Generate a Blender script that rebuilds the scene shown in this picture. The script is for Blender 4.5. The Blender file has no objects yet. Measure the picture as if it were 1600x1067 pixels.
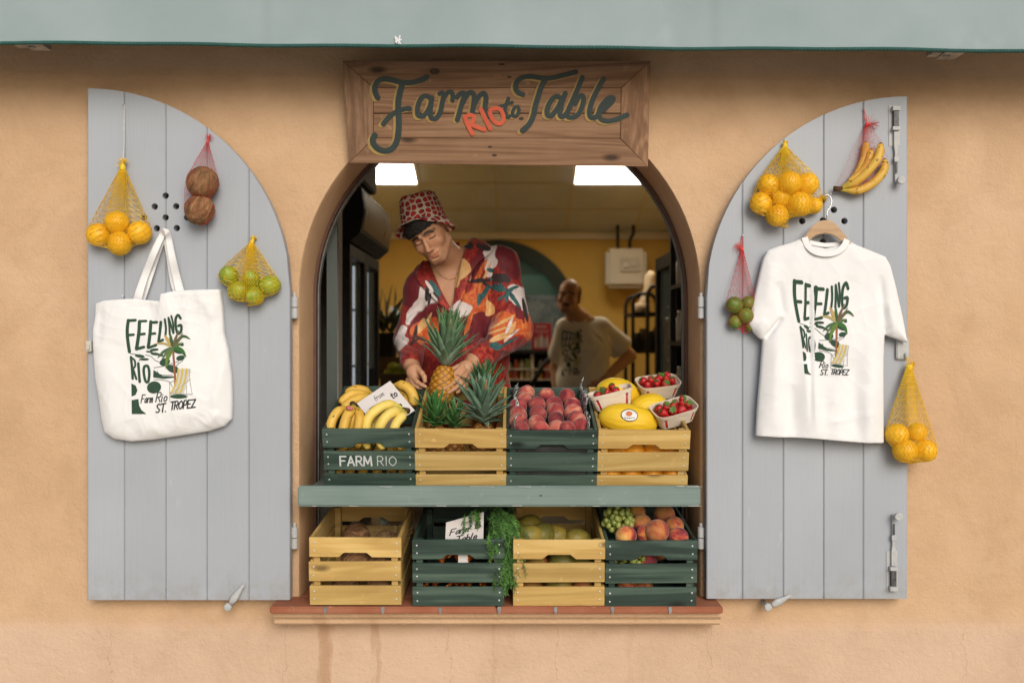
import bpy, bmesh, math, random
import numpy as np
from mathutils import Vector, Matrix, Euler
random.seed(7); RNG = np.random.default_rng(7)
R = math.radians
S = bpy.context.scene
COL = S.collection

# ------------------------------------------------------------------ camera
FPX, CAM_D, CAM_Z = 1556.0, 3.5, 1.6
cam = bpy.data.cameras.new("camera"); cam_o = bpy.data.objects.new("camera", cam); COL.objects.link(cam_o)
cam_o.location = (0, -CAM_D, CAM_Z); cam_o.rotation_euler = (R(90), 0, 0)
cam.sensor_width = 36; cam.lens = 36 * FPX / 1600; cam.clip_start = 0.05; cam.clip_end = 500
cam.dof.use_dof = True; cam.dof.focus_distance = 3.42; cam.dof.aperture_fstop = 1.8
S.camera = cam_o

# ------------------------------------------------------------------ sky and sun (open shade, soft light from the street)
SUN_EL, SUN_AZ = R(27), R(16)
w = bpy.data.worlds.new("World"); S.world = w; w.use_nodes = True
sky = w.node_tree.nodes.new("ShaderNodeTexSky"); sky.sky_type = 'NISHITA'; sky.sun_disc = False
sky.sun_elevation = SUN_EL; sky.sun_rotation = math.pi - SUN_AZ; sky.dust_density = 2.5; sky.air_density = 1.0; sky.ozone_density = 0.6
bg = w.node_tree.nodes["Background"]; bg.inputs[1].default_value = 0.085
w.node_tree.links.new(sky.outputs[0], bg.inputs[0])
sl = bpy.data.lights.new("sun", 'SUN'); sl.energy = 1.75; sl.angle = R(34); sl.color = (1.0, 0.98, 0.94)
so = bpy.data.objects.new("sun", sl); COL.objects.link(so)
sdir = Vector((math.sin(SUN_AZ) * math.cos(SUN_EL), -math.cos(SUN_AZ) * math.cos(SUN_EL), math.sin(SUN_EL)))
so.rotation_euler = (-sdir).to_track_quat('-Z', 'Y').to_euler(); so.location = sdir * 20

S.view_settings.view_transform = 'Standard'; S.view_settings.look = 'None'
S.view_settings.exposure = 0.16; S.view_settings.gamma = 1.0; S.view_settings.use_curve_mapping = False
S.render.engine = 'CYCLES'
S.cycles.use_denoising = True
S.cycles.max_bounces = 8; S.cycles.transparent_max_bounces = 16; S.cycles.sample_clamp_indirect = 4.0

# ------------------------------------------------------------------ helpers: measuring, objects
def P(px, py, y):
    """World point seen at photo pixel (px, py) when it stands at depth y (wall plane is y = 0)."""
    d = CAM_D + y
    return Vector(((px - 800) * d / FPX, y, CAM_Z - (py - 533.5) * d / FPX))

def tag(o, label=None, cat=None, group=None, kind=None):
    if label: o["label"] = label
    if cat: o["category"] = cat
    if group: o["group"] = group
    if kind: o["kind"] = kind
    return o

def empty(name, loc, label=None, cat=None, group=None, rot=(0, 0, 0)):
    o = bpy.data.objects.new(name, None); COL.objects.link(o)
    o.location = loc; o.rotation_euler = rot; o.empty_display_size = 0.05
    return tag(o, label, cat, group)

class MB:
    def __init__(s): s.v = []; s.f = []; s.c = []; s.cc = (1, 1, 1)
    def add(s, vs, fs, col=None):
        n = len(s.v); s.v.extend([tuple(p) for p in vs]); s.f.extend([tuple(i + n for i in f) for f in fs])
        if col is not None and len(col) == len(vs) and not isinstance(col[0], (int, float)): s.c.extend([tuple(c) for c in col])
        else: s.c.extend([tuple(col or s.cc)] * len(vs))
    def box(s, lo, hi, M=None, col=None):
        (x0, y0, z0), (x1, y1, z1) = lo, hi
        vs = [Vector(p) for p in ((x0,y0,z0),(x1,y0,z0),(x1,y1,z0),(x0,y1,z0),(x0,y0,z1),(x1,y0,z1),(x1,y1,z1),(x0,y1,z1))]
        if M: vs = [M @ p for p in vs]
        s.add(vs, [(0,3,2,1),(4,5,6,7),(0,1,5,4),(1,2,6,5),(2,3,7,6),(3,0,4,7)], col)
    def sweep(s, path, radii, n=8, col=None, squash=1.0, caps=True, ref=None, prof=None):
        path = [Vector(p) for p in path]; m = len(path)
        if isinstance(radii, (int, float)): radii = [radii] * m
        t0 = (path[1] - path[0]).normalized()
        up = Vector(ref) if ref else (Vector((0, 0, 1)) if abs(t0.z) < .9 else Vector((1, 0, 0)))
        a = t0.cross(up).normalized(); vs = []; cs = []
        for i, p in enumerate(path):
            t = (path[min(i + 1, m - 1)] - path[max(i - 1, 0)]).normalized()
            a = (a - t * a.dot(t)).normalized(); b = t.cross(a)
            for k in range(n):
                an = 2 * math.pi * k / n; q = prof[k] if prof else 1.0
                vs.append(p + a * (math.cos(an) * radii[i] * q) + b * (math.sin(an) * radii[i] * squash * q))
                if col is not None and not isinstance(col[0], (int, float)): cs.append(col[i])
        fs = [(i*n+k, i*n+(k+1)%n, (i+1)*n+(k+1)%n, (i+1)*n+k) for i in range(m-1) for k in range(n)]
        if caps: fs += [tuple(range(n))[::-1], tuple((m-1)*n+k for k in range(n))]
        s.add(vs, fs, cs if cs else col)
    def lathe(s, prof, n=24, M=None, col=None, wob=None):
        """prof: (r, z) list, spun about Z."""
        vs = []; fs = []; cs = []; m = len(prof)
        for i, (r, z) in enumerate(prof):
            for k in range(n):
                an = 2 * math.pi * k / n; q = wob(an, i) if wob else 1
                p = Vector((r * q * math.cos(an), r * q * math.sin(an), z)); vs.append(M @ p if M else p)
                if col is not None and not isinstance(col[0], (int, float)): cs.append(col[i])
        fs = [(i*n+k, i*n+(k+1)%n, (i+1)*n+(k+1)%n, (i+1)*n+k) for i in range(m-1) for k in range(n)]
        if prof[0][0] > 1e-6: fs.append(tuple(range(n))[::-1])
        if prof[-1][0] > 1e-6: fs.append(tuple((m-1)*n+k for k in range(n)))
        s.add(vs, fs, cs if cs else col)
    def mesh(s, name, mat=None, smooth=False, bevel=0, seg=2, weld=0):
        me = bpy.data.meshes.new(name); me.from_pydata(s.v, [], s.f)
        ca = me.color_attributes.new("Col", 'FLOAT_COLOR', 'POINT')
        arr = np.ones((len(s.v), 4), np.float32)
        if s.v: arr[:, :3] = np.array(s.c, np.float32)
        ca.data.foreach_set("color", arr.ravel())
        bm = bmesh.new(); bm.from_mesh(me)
        if weld: bmesh.ops.remove_doubles(bm, verts=bm.verts, dist=weld)
        if bevel: bmesh.ops.recalc_face_normals(bm, faces=bm.faces); bmesh.ops.bevel(bm, geom=[e for e in bm.edges if len(e.link_faces) != 2 or e.calc_face_angle(0) > .3], offset=bevel, segments=seg, affect='EDGES', clamp_overlap=True)
        bmesh.ops.recalc_face_normals(bm, faces=bm.faces)
        for f in bm.faces: f.smooth = smooth
        bm.to_mesh(me); bm.free()
        if mat: me.materials.append(mat)
        return me
    def build(s, name, mat=None, parent=None, smooth=False, bevel=0, seg=2, loc=None, weld=0):
        return link(name, s.mesh(name, mat, smooth, bevel, seg, weld), parent, loc)

def link(name, me, parent=None, loc=None, rot=None):
    o = bpy.data.objects.new(name, me); COL.objects.link(o)
    if loc is not None: o.location = loc
    if rot is not None: o.rotation_euler = rot
    if parent is not None:
        o.parent = parent
        if loc is None and rot is None: o.matrix_parent_inverse = invw(parent)
    return o

def invw(o):
    m = Matrix.LocRotScale(o.location, o.rotation_euler, o.scale)
    if o.parent: m = Matrix.LocRotScale(o.parent.location, o.parent.rotation_euler, o.parent.scale) @ o.matrix_parent_inverse @ m
    return m.inverted()

KIDS = {}
def dup(root, loc=None, rot=None, label=None, group=None):
    def cp(o, par):
        c = o.copy(); COL.objects.link(c)
        if par is not None: c.parent = par
        for ch in [x for x in o.children]: cp(ch, c)
        return c
    r = cp(root, None)
    if loc is not None: r.location = loc
    if rot is not None: r.rotation_euler = rot
    return tag(r, label, None, group)

# ------------------------------------------------------------------ helpers: materials
def newmat(name):
    m = bpy.data.materials.new(name); m.use_nodes = True
    return m, m.node_tree, m.node_tree.nodes["Principled BSDF"]
def nd(nt, t, ins=None, **kw):
    n = nt.nodes.new("ShaderNode" + t)
    for k, v in kw.items(): setattr(n, k, v)
    for k, v in (ins or {}).items():
        if isinstance(v, bpy.types.NodeSocket): nt.links.new(v, n.inputs[k])
        else: n.inputs[k].default_value = v
    return n
def c4(c): return (c[0], c[1], c[2], 1.0)
def ramp(nt, fac, stops, interp='LINEAR'):
    n = nt.nodes.new("ShaderNodeValToRGB"); n.color_ramp.interpolation = interp
    e = n.color_ramp.elements
    while len(e) < len(stops): e.new(0.5)
    for el, (p, c) in zip(e, stops): el.position = p; el.color = c4(c)
    nt.links.new(fac, n.inputs[0]); return n.outputs[0]
def mixc(nt, fac, a, b, mode='MIX'):
    n = nt.nodes.new("ShaderNodeMix"); n.data_type = 'RGBA'; n.blend_type = mode
    for i, v in ((0, fac), (6, a), (7, b)):
        if isinstance(v, bpy.types.NodeSocket): nt.links.new(v, n.inputs[i])
        else: n.inputs[i].default_value = v if i == 0 else c4(v)
    return n.outputs[2]
def mth(nt, op, a, b=None, c=None, clamp=False):
    n = nt.nodes.new("ShaderNodeMath"); n.operation = op; n.use_clamp = clamp
    for i, v in enumerate((a, b, c)):
        if v is None: continue
        if isinstance(v, bpy.types.NodeSocket): nt.links.new(v, n.inputs[i])
        else: n.inputs[i].default_value = v
    return n.outputs[0]
def coords(nt, stretch=(1, 1, 1), rnd=True, kind="Object"):
    tc = nd(nt, "TexCoord"); mp = nd(nt, "Mapping", {"Vector": tc.outputs[kind], "Scale": stretch})
    if rnd:
        oi = nd(nt, "ObjectInfo"); mu = nd(nt, "VectorMath", {0: (37.0, 19.0, 53.0)}, operation='SCALE')
        nt.links.new(oi.outputs["Random"], mu.inputs["Scale"]); nt.links.new(mu.outputs[0], mp.inputs["Location"])
    return mp.outputs[0]
def noise(nt, vec, scale, detail=5, rough=.55, dist=0.0):
    return nd(nt, "TexNoise", {"Vector": vec, "Scale": scale, "Detail": detail, "Roughness": rough, "Distortion": dist}).outputs[0]
def bump(nt, b, h, strength=.3, dist=.002, prev=None):
    n = nd(nt, "Bump", {"Height": h, "Strength": strength, "Distance": dist})
    if prev: nt.links.new(prev, n.inputs["Normal"])
    nt.links.new(n.outputs[0], b.inputs["Normal"]); return n.outputs[0]

def basic(name, c1, c2=None, scale=8, stretch=(1, 1, 1), rough=.6, bmp=.15, bscale=None, metal=0, lo=.35, hi=.65, spec=.5, sss=0, attr=False, detail=5, dist=.002, sheen=0, spots=None, sscol=.01, emit=None, coat=0, rvar=.12):
    """Two-tone noise material with fine bump; spots = (colour, scale, threshold)."""
    m, nt, b = newmat(name); v = coords(nt, stretch)
    c2 = c2 or tuple(x * .8 for x in c1)
    n = noise(nt, v, scale, detail)
    colr = ramp(nt, n, [(lo, c1), (hi, c2)])
    if attr:
        at = nd(nt, "Attribute", attribute_name="Col"); colr = mixc(nt, 1.0, colr, at.outputs[0], 'MULTIPLY')
    if spots:
        s = noise(nt, v, spots[1], 4, .6)
        f = ramp(nt, s, [(spots[2], (0, 0, 0)), (spots[2] + .06, (1, 1, 1))]); colr = mixc(nt, f, colr, spots[0])
    nt.links.new(colr, b.inputs["Base Color"])
    rr = nd(nt, "MapRange", {"Value": n, 3: max(rough - rvar, .03), 4: min(rough + rvar, 1)})
    nt.links.new(rr.outputs[0], b.inputs["Roughness"])
    b.inputs["Metallic"].default_value = metal; b.inputs["Specular IOR Level"].default_value = spec
    b.inputs["Sheen Weight"].default_value = sheen; b.inputs["Coat Weight"].default_value = coat
    if sss: b.inputs["Subsurface Weight"].default_value = sss; b.inputs["Subsurface Radius"].default_value = (1, .4, .2); b.inputs["Subsurface Scale"].default_value = sscol
    if emit: nt.links.new(colr, b.inputs["Emission Color"]); b.inputs["Emission Strength"].default_value = emit
    if bmp: bump(nt, b, noise(nt, v, bscale or scale * 8, 4), bmp, dist)
    return m

def wood(name, cols, grain=26, rough=.6, knots=True, along='X', ring=.35, gloss=.35, lohi=(.25, .75)):
    """Stained softwood, grain along the local axis `along`; cols dark, mid, light."""
    m, nt, b = newmat(name)
    st = {'X': (1.0, 14, 14), 'Z': (14, 14, 1.0), 'Y': (14, 1.0, 14)}[along]
    v0 = coords(nt, (1, 1, 1)); v = coords(nt, st)
    big = noise(nt, v, .55, 3, .5, 1.6)
    saw = mth(nt, 'SINE', mth(nt, 'MULTIPLY', big, grain * 2.0)); saw = mth(nt, 'MULTIPLY_ADD', saw, .5, .5)
    fine = noise(nt, coords(nt, tuple(x * (6 if x > 1 else 2.0) for x in st)), 1.2, 4, .7)
    f = mth(nt, 'ADD', mth(nt, 'MULTIPLY', saw, ring), mth(nt, 'MULTIPLY', fine, 1 - ring))
    f = mth(nt, 'ADD', mth(nt, 'MULTIPLY', f, .75), mth(nt, 'MULTIPLY', noise(nt, v0, 5, 3), .25))
    colr = ramp(nt, f, [(lohi[0], cols[0]), (.5, cols[1]), (lohi[1], cols[2])])
    if knots:
        kv = coords(nt, tuple(3.2 if x == 1.0 else 8.0 for x in st))
        k = nd(nt, "TexVoronoi", {"Vector": kv, "Scale": 1.0}).outputs["Distance"]
        kf = ramp(nt, k, [(.05, (1, 1, 1)), (.13, (0, 0, 0))])
        colr = mixc(nt, kf, colr, tuple(x * .45 for x in cols[0]))
    rn = nd(nt, "ObjectInfo").outputs["Random"]; colr = mixc(nt, 1.0, colr, ramp(nt, rn, [(0, (.84, .85, .87)), (1, (1.12, 1.10, 1.08))]), 'MULTIPLY')
    wr = ramp(nt, noise(nt, v0, 22, 5, .7), [(.62, (0, 0, 0)), (.72, (1, 1, 1))]); colr = mixc(nt, mth(nt, 'MULTIPLY', wr, .35), colr, tuple(min(x * 1.45 + .01, 1) for x in cols[2]))
    nt.links.new(colr, b.inputs["Base Color"]); b.inputs["Roughness"].default_value = rough; b.inputs["Specular IOR Level"].default_value = gloss
    bump(nt, b, fine, .45, .0015)
    return m

def emis(name, c, s):
    m, nt, b = newmat(name); b.inputs["Base Color"].default_value = c4(c); b.inputs["Emission Color"].default_value = c4(c); b.inputs["Emission Strength"].default_value = s
    return m
def glass(name, tint=(.8, .9, .88), alpha=.25, rough=.03):
    m, nt, b = newmat(name); b.inputs["Base Color"].default_value = c4(tint); b.inputs["Roughness"].default_value = rough
    b.inputs["Alpha"].default_value = alpha; b.inputs["Specular IOR Level"].default_value = .8
    n = noise(nt, coords(nt), 3, 3); bump(nt, b, n, .03, .01)
    return m

# ------------------------------------------------------------------ helpers: brush strokes (lettering and prints)
def catmull(pts, n=7, closed=False):
    p = [np.array(q, float) for q in pts]; out = []; m = len(p)
    if m == 2 and not closed: return [p[0] + (p[1] - p[0]) * t for t in np.linspace(0, 1, n)]
    for i in range(m if closed else m - 1):
        if closed: a, b, c, d = p[(i-1) % m], p[i], p[(i+1) % m], p[(i+2) % m]
        else: a, b, c, d = p[max(i-1, 0)], p[i], p[i+1], p[min(i+2, m-1)]
        for t in np.linspace(0, 1, n, endpoint=False):
            out.append(.5 * ((2*b) + (c-a)*t + (2*a-5*b+4*c-d)*t*t + (3*b-a-3*c+d)*t**3))
    out.append(p[0].copy() if closed else p[-1]); return out

LIFT = [0.0]
def stroke(mb, pts, wd, mapf, closed=False, n=7, dome=.0004, w2=None, col=None, smooth=True, taper=False, lift=0.0):
    """Flat domed ribbon with round ends, in (u, v) units; mapf(u, v, lift) gives the 3D point."""
    q = catmull(pts, n, closed) if smooth else [np.array(p, float) for p in pts]
    q = [q[0]] + [q[i] for i in range(1, len(q)) if np.hypot(*(q[i] - q[i-1])) > 1e-6]
    m = len(q); w2 = wd if w2 is None else w2
    LIFT[0] = (LIFT[0] + .00003) % .0005
    base = lift + LIFT[0]; vs = []; fs = []
    for i, c in enumerate(q):
        t = q[min(i+1, m-1)] - q[max(i-1, 0)]; t = t / (np.hypot(*t) + 1e-9); nn = np.array([-t[1], t[0]])
        s = i / (m - 1); ww = (wd + (w2 - wd) * s) / 2
        if taper: ww = wd / 2 * (math.sin(math.pi * (.08 + .92 * s) ** .7) ** .8 if s < 1 else .02) + .02 * wd
        l = base + .0002 * s
        a, b_ = c + nn * ww, c - nn * ww
        vs += [mapf(a[0], a[1], l), mapf(c[0], c[1], l + dome), mapf(b_[0], b_[1], l)]
        if i: k = 3 * i; fs += [(k-3, k-2, k+1, k), (k-2, k-1, k+2, k+1)]
    if not closed and not taper:
        for i, sg in ((0, -1), (m - 1, 1)):
            t = q[min(i+1, m-1)] - q[max(i-1, 0)]; t = t / (np.hypot(*t) + 1e-9) * sg; nn = np.array([-t[1], t[0]])
            ww = (wd if i == 0 else w2) / 2; l = base + (.0002 if i else 0); k0 = len(vs)
            for an in np.linspace(-90, 90, 7): 
                r = t * math.cos(R(an)) * ww + nn * math.sin(R(an)) * ww; vs.append(mapf(q[i][0] + r[0], q[i][1] + r[1], l))
            fs += [(3 * i + 1, k0 + j, k0 + j + 1) for j in range(6)]
    mb.add(vs, fs, col)

def blob(mb, pts, mapf, lift=0.0, col=None, smooth=True, sub=5, rings=4):
    """Filled shape (star-shaped about its centre)."""
    q = catmull(pts, sub, True)[:-1] if smooth else densify(pts)
    c = np.mean(q, 0); m = len(q); LIFT[0] = (LIFT[0] + .00003) % .0005; l = lift + LIFT[0]
    vs = [mapf(c[0], c[1], l)]; fs = []
    for r in range(1, rings + 1):
        for p in q: e = c + (p - c) * r / rings; vs.append(mapf(e[0], e[1], l))
    for k in range(m):
        fs.append((0, 1 + k, 1 + (k + 1) % m))
        for r in range(rings - 1):
            a = 1 + r * m; b_ = a + m; fs.append((a + k, b_ + k, b_ + (k+1) % m, a + (k+1) % m))
    mb.add(vs, fs, col)
def densify(pts, n=5):
    out = []
    for i in range(len(pts)):
        a, b_ = np.array(pts[i], float), np.array(pts[(i+1) % len(pts)], float)
        out += [a + (b_ - a) * t for t in np.linspace(0, 1, n, endpoint=False)]
    return out

GLYPH = {  # hand-drawn letters in a unit box, y down
 'F': [[(0,1),(0,0)],[(0,0),(.75,0)],[(0,.48),(.6,.48)]], 'E': [[(.7,0),(0,0)],[(0,0),(0,1)],[(0,.5),(.6,.5)],[(0,1),(.72,1)]],
 'L': [[(0,0),(0,1)],[(0,1),(.7,1)]], 'I': [[(.1,0),(.1,1)]], 'N': [[(0,1),(0,0)],[(0,0),(.75,1)],[(.75,1),(.75,0)]],
 'A': [[(0,1),(.42,0)],[(.42,0),(.84,1)],[(.16,.66),(.68,.66)]], 'M': [[(0,1),(.08,0)],[(.08,0),(.5,.8)],[(.5,.8),(.92,0)],[(.92,0),(1,1)]],
 'R': [[(0,1),(0,0)],[(0,0),(.5,.0),(.7,.25),(.5,.5),(0,.5)],[(.3,.5),(.75,1)]], 'O': [[(.45,0),(.05,.3),(.05,.72),(.45,1),(.85,.72),(.85,.3),(.45,0)]],
 'S': [[(.75,.1),(.4,0),(.1,.2),(.35,.48),(.7,.7),(.5,.98),(.05,.9)]], 'T': [[(-.05,.02),(.85,0)],[(.4,.02),(.4,1)]], 'P': [[(0,1),(0,0)],[(0,0),(.5,.02),(.7,.28),(.5,.55),(0,.55)]],
 'Z': [[(0,0),(.75,0)],[(.75,0),(0,1)],[(0,1),(.9,.97)]], '.': [[(.05,.97),(.07,1)]], 'G': [[(.75,.15),(.4,0),(.05,.3),(.05,.72),(.42,1),(.75,.8),(.75,.52)],[(.75,.52),(.45,.54)]],
 'a': [[(.6,.5),(.3,.42),(.05,.7),(.15,.98),(.4,.9),(.6,.5)],[(.6,.5),(.55,.85),(.72,1)]], 'r': [[(.05,.45),(.05,1)],[(.05,.65),(.3,.43),(.5,.5)]],
 'm': [[(.05,.45),(.05,1)],[(.05,.62),(.28,.44),(.38,.6),(.38,1)],[(.38,.62),(.62,.44),(.72,.6),(.72,.95),(.82,1)]], 'i': [[(.05,.48),(.05,.95),(.15,1)],[(.05,.25),(.06,.27)]],
 'o': [[(.3,.44),(.05,.6),(.08,.9),(.3,1),(.52,.85),(.5,.58),(.3,.44)]], 't': [[(.2,.15),(.18,.9),(.38,1)],[(0,.42),(.42,.4)]],
 'b': [[(.05,0),(.05,.95)],[(.05,.6),(.35,.45),(.55,.7),(.35,1),(.05,.92)]], 'l': [[(.1,0),(.05,.9),(.22,1)]], 'e': [[(.05,.72),(.52,.68),(.42,.46),(.15,.5),(.06,.8),(.28,1),(.55,.9)]],
 'f': [[(.45,.05),(.22,.1),(.15,.5),(.12,1.15)],[(0,.48),(.4,.46)]], 'u': [[(.05,.45),(.08,.9),(.3,.98),(.5,.8)],[(.5,.45),(.52,1)]], ' ': [],
 'c': [[(.5,.55),(.3,.44),(.06,.68),(.15,.95),(.5,.92)]], 's': [[(.45,.5),(.2,.45),(.15,.65),(.42,.8),(.3,1),(.03,.94)]], 'h': [[(.05,0),(.05,1)],[(.05,.65),(.3,.45),(.48,.6),(.5,1)]],
}
WID = {'I': .28, 'M': 1.15, '.': .25, 'l': .3, 'i': .3, 't': .46, 'r': .5, 'm': .95, 'f': .42, ' ': .4, 'N': .95, 'O': 1.0, 'A': .95, 'G': .95}
def text(mb, s, org, size, wd, mapf, xs=1.0, slant=0.0, rise=0.0, col=None, gap=.12, lift=0.0):
    """Write s with its top-left at org (u right, v down); rise turns the baseline."""
    x = 0.0; ca, sa = math.cos(rise), math.sin(rise)
    for ch in s:
        for st in GLYPH.get(ch, []):
            pts = []
            for (a, b_) in st:
                u = (x + a * xs + slant * (1 - b_)) * size; v = b_ * size
                pts.append((org[0] + u * ca + v * sa, org[1] - u * sa + v * ca))
            stroke(mb, pts, wd, mapf, n=5, col=col, lift=lift, dome=.0001)
        x += (WID.get(ch, .62 if ch.islower() else .82)) * xs + gap * xs

def homog(src, dst):
    A = []
    for (x, y), (u, v) in zip(src, dst): A += [[x, y, 1, 0, 0, 0, -u*x, -u*y], [0, 0, 0, x, y, 1, -v*x, -v*y]]
    h = np.linalg.solve(np.array(A, float), np.array(dst, float).ravel()); H = np.append(h, 1).reshape(3, 3)
    def f(x, y):
        q = H @ np.array([x, y, 1.0]); return q[0] / q[2], q[1] / q[2]
    return f

# ------------------------------------------------------------------ helpers: sculpting with distance fields
class Field:
    def __init__(s, lo, hi, h):
        s.lo = np.array(lo, float); s.h = h; s.n = np.ceil((np.array(hi) - s.lo) / h).astype(int) + 1
        s.f = np.full(s.n, 1.0, np.float32)
    def reg(s, lo, hi):
        a = np.clip(np.floor((np.array(lo) - s.lo) / s.h).astype(int), 0, s.n - 1); b = np.clip(np.ceil((np.array(hi) - s.lo) / s.h).astype(int) + 1, 1, s.n)
        sl = tuple(slice(i, max(j, i + 1)) for i, j in zip(a, b))
        g = [s.lo[i] + s.h * np.arange(sl[i].start, sl[i].stop) for i in range(3)]
        return sl, np.meshgrid(*g, indexing='ij', sparse=True)
    def put(s, d, lo, hi, k=.01, op='u'):
        m = k + 3 * s.h
        sl, (X, Y, Z) = s.reg(np.array(lo) - m, np.array(hi) + m); D = d(X, Y, Z).astype(np.float32); F = s.f[sl]
        if op == 's': D = -D; F2 = -F; a, b = F2, -D
        else: a, b = F, D
        if k > 0:
            h = np.clip(.5 + .5 * (b - a) / k, 0, 1); r = b + (a - b) * h - k * h * (1 - h)
        else: r = np.minimum(a, b)
        s.f[sl] = -r if op == 's' else r
    def cap(s, a, b, ra, rb, k=.01, op='u', flat=None):
        a, b = np.array(a, float), np.array(b, float); ab = b - a; L = ab @ ab + 1e-12; rm = max(ra, rb)
        def d(X, Y, Z):
            t = np.clip(((X-a[0])*ab[0] + (Y-a[1])*ab[1] + (Z-a[2])*ab[2]) / L, 0, 1)
            return np.sqrt((X-a[0]-t*ab[0])**2 + (Y-a[1]-t*ab[1])**2 + (Z-a[2]-t*ab[2])**2) - (ra + (rb-ra)*t)
        s.put(d, np.minimum(a, b) - rm, np.maximum(a, b) + rm, k, op)
    def ell(s, c, r, M=None, k=.01, op='u'):
        """Ellipsoid with radii r; M = 3x3 (columns are its axes)."""
        c = np.array(c, float); r = np.array(r, float); M = np.eye(3) if M is None else np.array(M); rm = r.max()
        def d(X, Y, Z):
            x, y, z = X-c[0], Y-c[1], Z-c[2]
            p = [(M[0, i]*x + M[1, i]*y + M[2, i]*z) for i in range(3)]
            k0 = np.sqrt(sum((p[i]/r[i])**2 for i in range(3))); k1 = np.sqrt(sum((p[i]/r[i]**2)**2 for i in range(3))) + 1e-9
            return k0 * (k0 - 1) / k1
        ext = np.sqrt(((M * r)**2).sum(1))
        s.put(d, c - ext, c + ext, k, op)
    def box(s, c, r, M=None, k=.01, op='u', rad=.004):
        c = np.array(c, float); r = np.array(r, float); M = np.eye(3) if M is None else np.array(M)
        def d(X, Y, Z):
            x, y, z = X-c[0], Y-c[1], Z-c[2]
            q = [np.abs(M[0, i]*x + M[1, i]*y + M[2, i]*z) - r[i] + rad for i in range(3)]
            return np.sqrt(sum(np.maximum(t, 0)**2 for t in q)) + np.minimum(np.maximum(np.maximum(q[0], q[1]), q[2]), 0) - rad
        ext = (np.abs(M) * r).sum(1); s.put(d, c - ext, c + ext, k, op)
    def disp(s, fn, band=.05):
        idx = np.argwhere(np.abs(s.f) < band); p = s.lo + idx * s.h
        s.f[tuple(idx.T)] += fn(p[:, 0], p[:, 1], p[:, 2]).astype(np.float32)
    def front(s):
        """Height map: first y where the field turns negative, looking along +y."""
        neg = s.f < 0; any_ = neg.any(1); j = np.maximum(neg.argmax(1), 1); I, K = np.meshgrid(range(s.n[0]), range(s.n[2]), indexing='ij')
        f1 = s.f[I, j, K]; f0 = s.f[I, j-1, K]; y = s.lo[1] + s.h * (j - f1 / (f1 - f0 + 1e-9)); y[~any_] = np.nan
        fill = np.nanmean(y)
        for _ in range(12):
            bad = np.isnan(y)
            if not bad.any(): break
            q = y.copy()
            for ax in (0, 1):
                for sh in (1, -1): r = np.roll(y, sh, ax); q = np.where(np.isnan(q), r, q)
            y = q
        y = np.where(np.isnan(y), fill, y)
        def at(x, z):
            a = np.clip((x - s.lo[0]) / s.h, 0, s.n[0] - 1.001); c = np.clip((z - s.lo[2]) / s.h, 0, s.n[2] - 1.001)
            i, k = int(a), int(c); fx, fz = a - i, c - k
            return float(y[i,k]*(1-fx)*(1-fz) + y[i+1,k]*fx*(1-fz) + y[i,k+1]*(1-fx)*fz + y[i+1,k+1]*fx*fz)
        return at
    def mesh(s, name, mat, colf=None, smooth_it=0):
        f = s.f; n = s.n; neg = f < 0; A = [slice(0, -1), slice(1, None)]
        cnt = np.zeros(n - 1, np.int8)
        for i in (0, 1):
            for j in (0, 1):
                for k in (0, 1): cnt += neg[A[i], A[j], A[k]]
        C = np.argwhere((cnt > 0) & (cnt < 8)); idx = np.full(n - 1, -1, np.int64); idx[tuple(C.T)] = np.arange(len(C))
        pos = np.zeros((len(C), 3)); num = np.zeros(len(C))
        co = [(i, j, k) for i in (0, 1) for j in (0, 1) for k in (0, 1)]
        val = {c: f[C[:, 0]+c[0], C[:, 1]+c[1], C[:, 2]+c[2]] for c in co}
        for a in co:
            for ax in range(3):
                if a[ax] == 0:
                    b = tuple(1 if q == ax else a[q] for q in range(3)); fa, fb = val[a], val[b]; m = (fa < 0) != (fb < 0)
                    t = fa[m] / (fa[m] - fb[m]); p = np.tile(np.array(a, float), (m.sum(), 1)); p[:, ax] += t; pos[m] += p; num[m] += 1
        V = s.lo + s.h * (C + pos / num[:, None]); quads = []
        for ax in range(3):
            o = [q for q in range(3) if q != ax]; sl0 = [slice(1, -1)] * 3; sl1 = [slice(1, -1)] * 3; sl0[ax] = slice(0, -1); sl1[ax] = slice(1, None)
            n0 = neg[tuple(sl0)]; n1 = neg[tuple(sl1)]; E = np.argwhere(n0 != n1)
            if not len(E): continue
            fl = n0[tuple(E.T)]; E = E + 1; E[:, ax] -= 1
            def cell(d1, d2): e = E.copy(); e[:, o[0]] -= d1; e[:, o[1]] -= d2; return idx[tuple(e.T)]
            q = np.stack([cell(1, 1), cell(0, 1), cell(0, 0), cell(1, 0)], 1)
            if ax == 1: fl = ~fl
            q[~fl] = q[~fl][:, ::-1]; quads.append(q)
        Q = np.concatenate(quads); Q = Q[(Q >= 0).all(1)]
        for _ in range(smooth_it):
            acc = np.zeros_like(V); ct = np.zeros(len(V))
            for a, b in ((0, 1), (1, 2), (2, 3), (3, 0)):
                np.add.at(acc, Q[:, a], V[Q[:, b]]); np.add.at(ct, Q[:, a], 1); np.add.at(acc, Q[:, b], V[Q[:, a]]); np.add.at(ct, Q[:, b], 1)
            V = V * .5 + .5 * acc / np.maximum(ct, 1)[:, None]
        me = bpy.data.meshes.new(name); me.vertices.add(len(V)); me.vertices.foreach_set("co", V.astype(np.float32).ravel())
        me.loops.add(Q.size); me.loops.foreach_set("vertex_index", Q.astype(np.int32).ravel())
        me.polygons.add(len(Q)); me.polygons.foreach_set("loop_start", np.arange(0, Q.size, 4, dtype=np.int32)); me.polygons.foreach_set("loop_total", np.full(len(Q), 4, np.int32))
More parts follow.
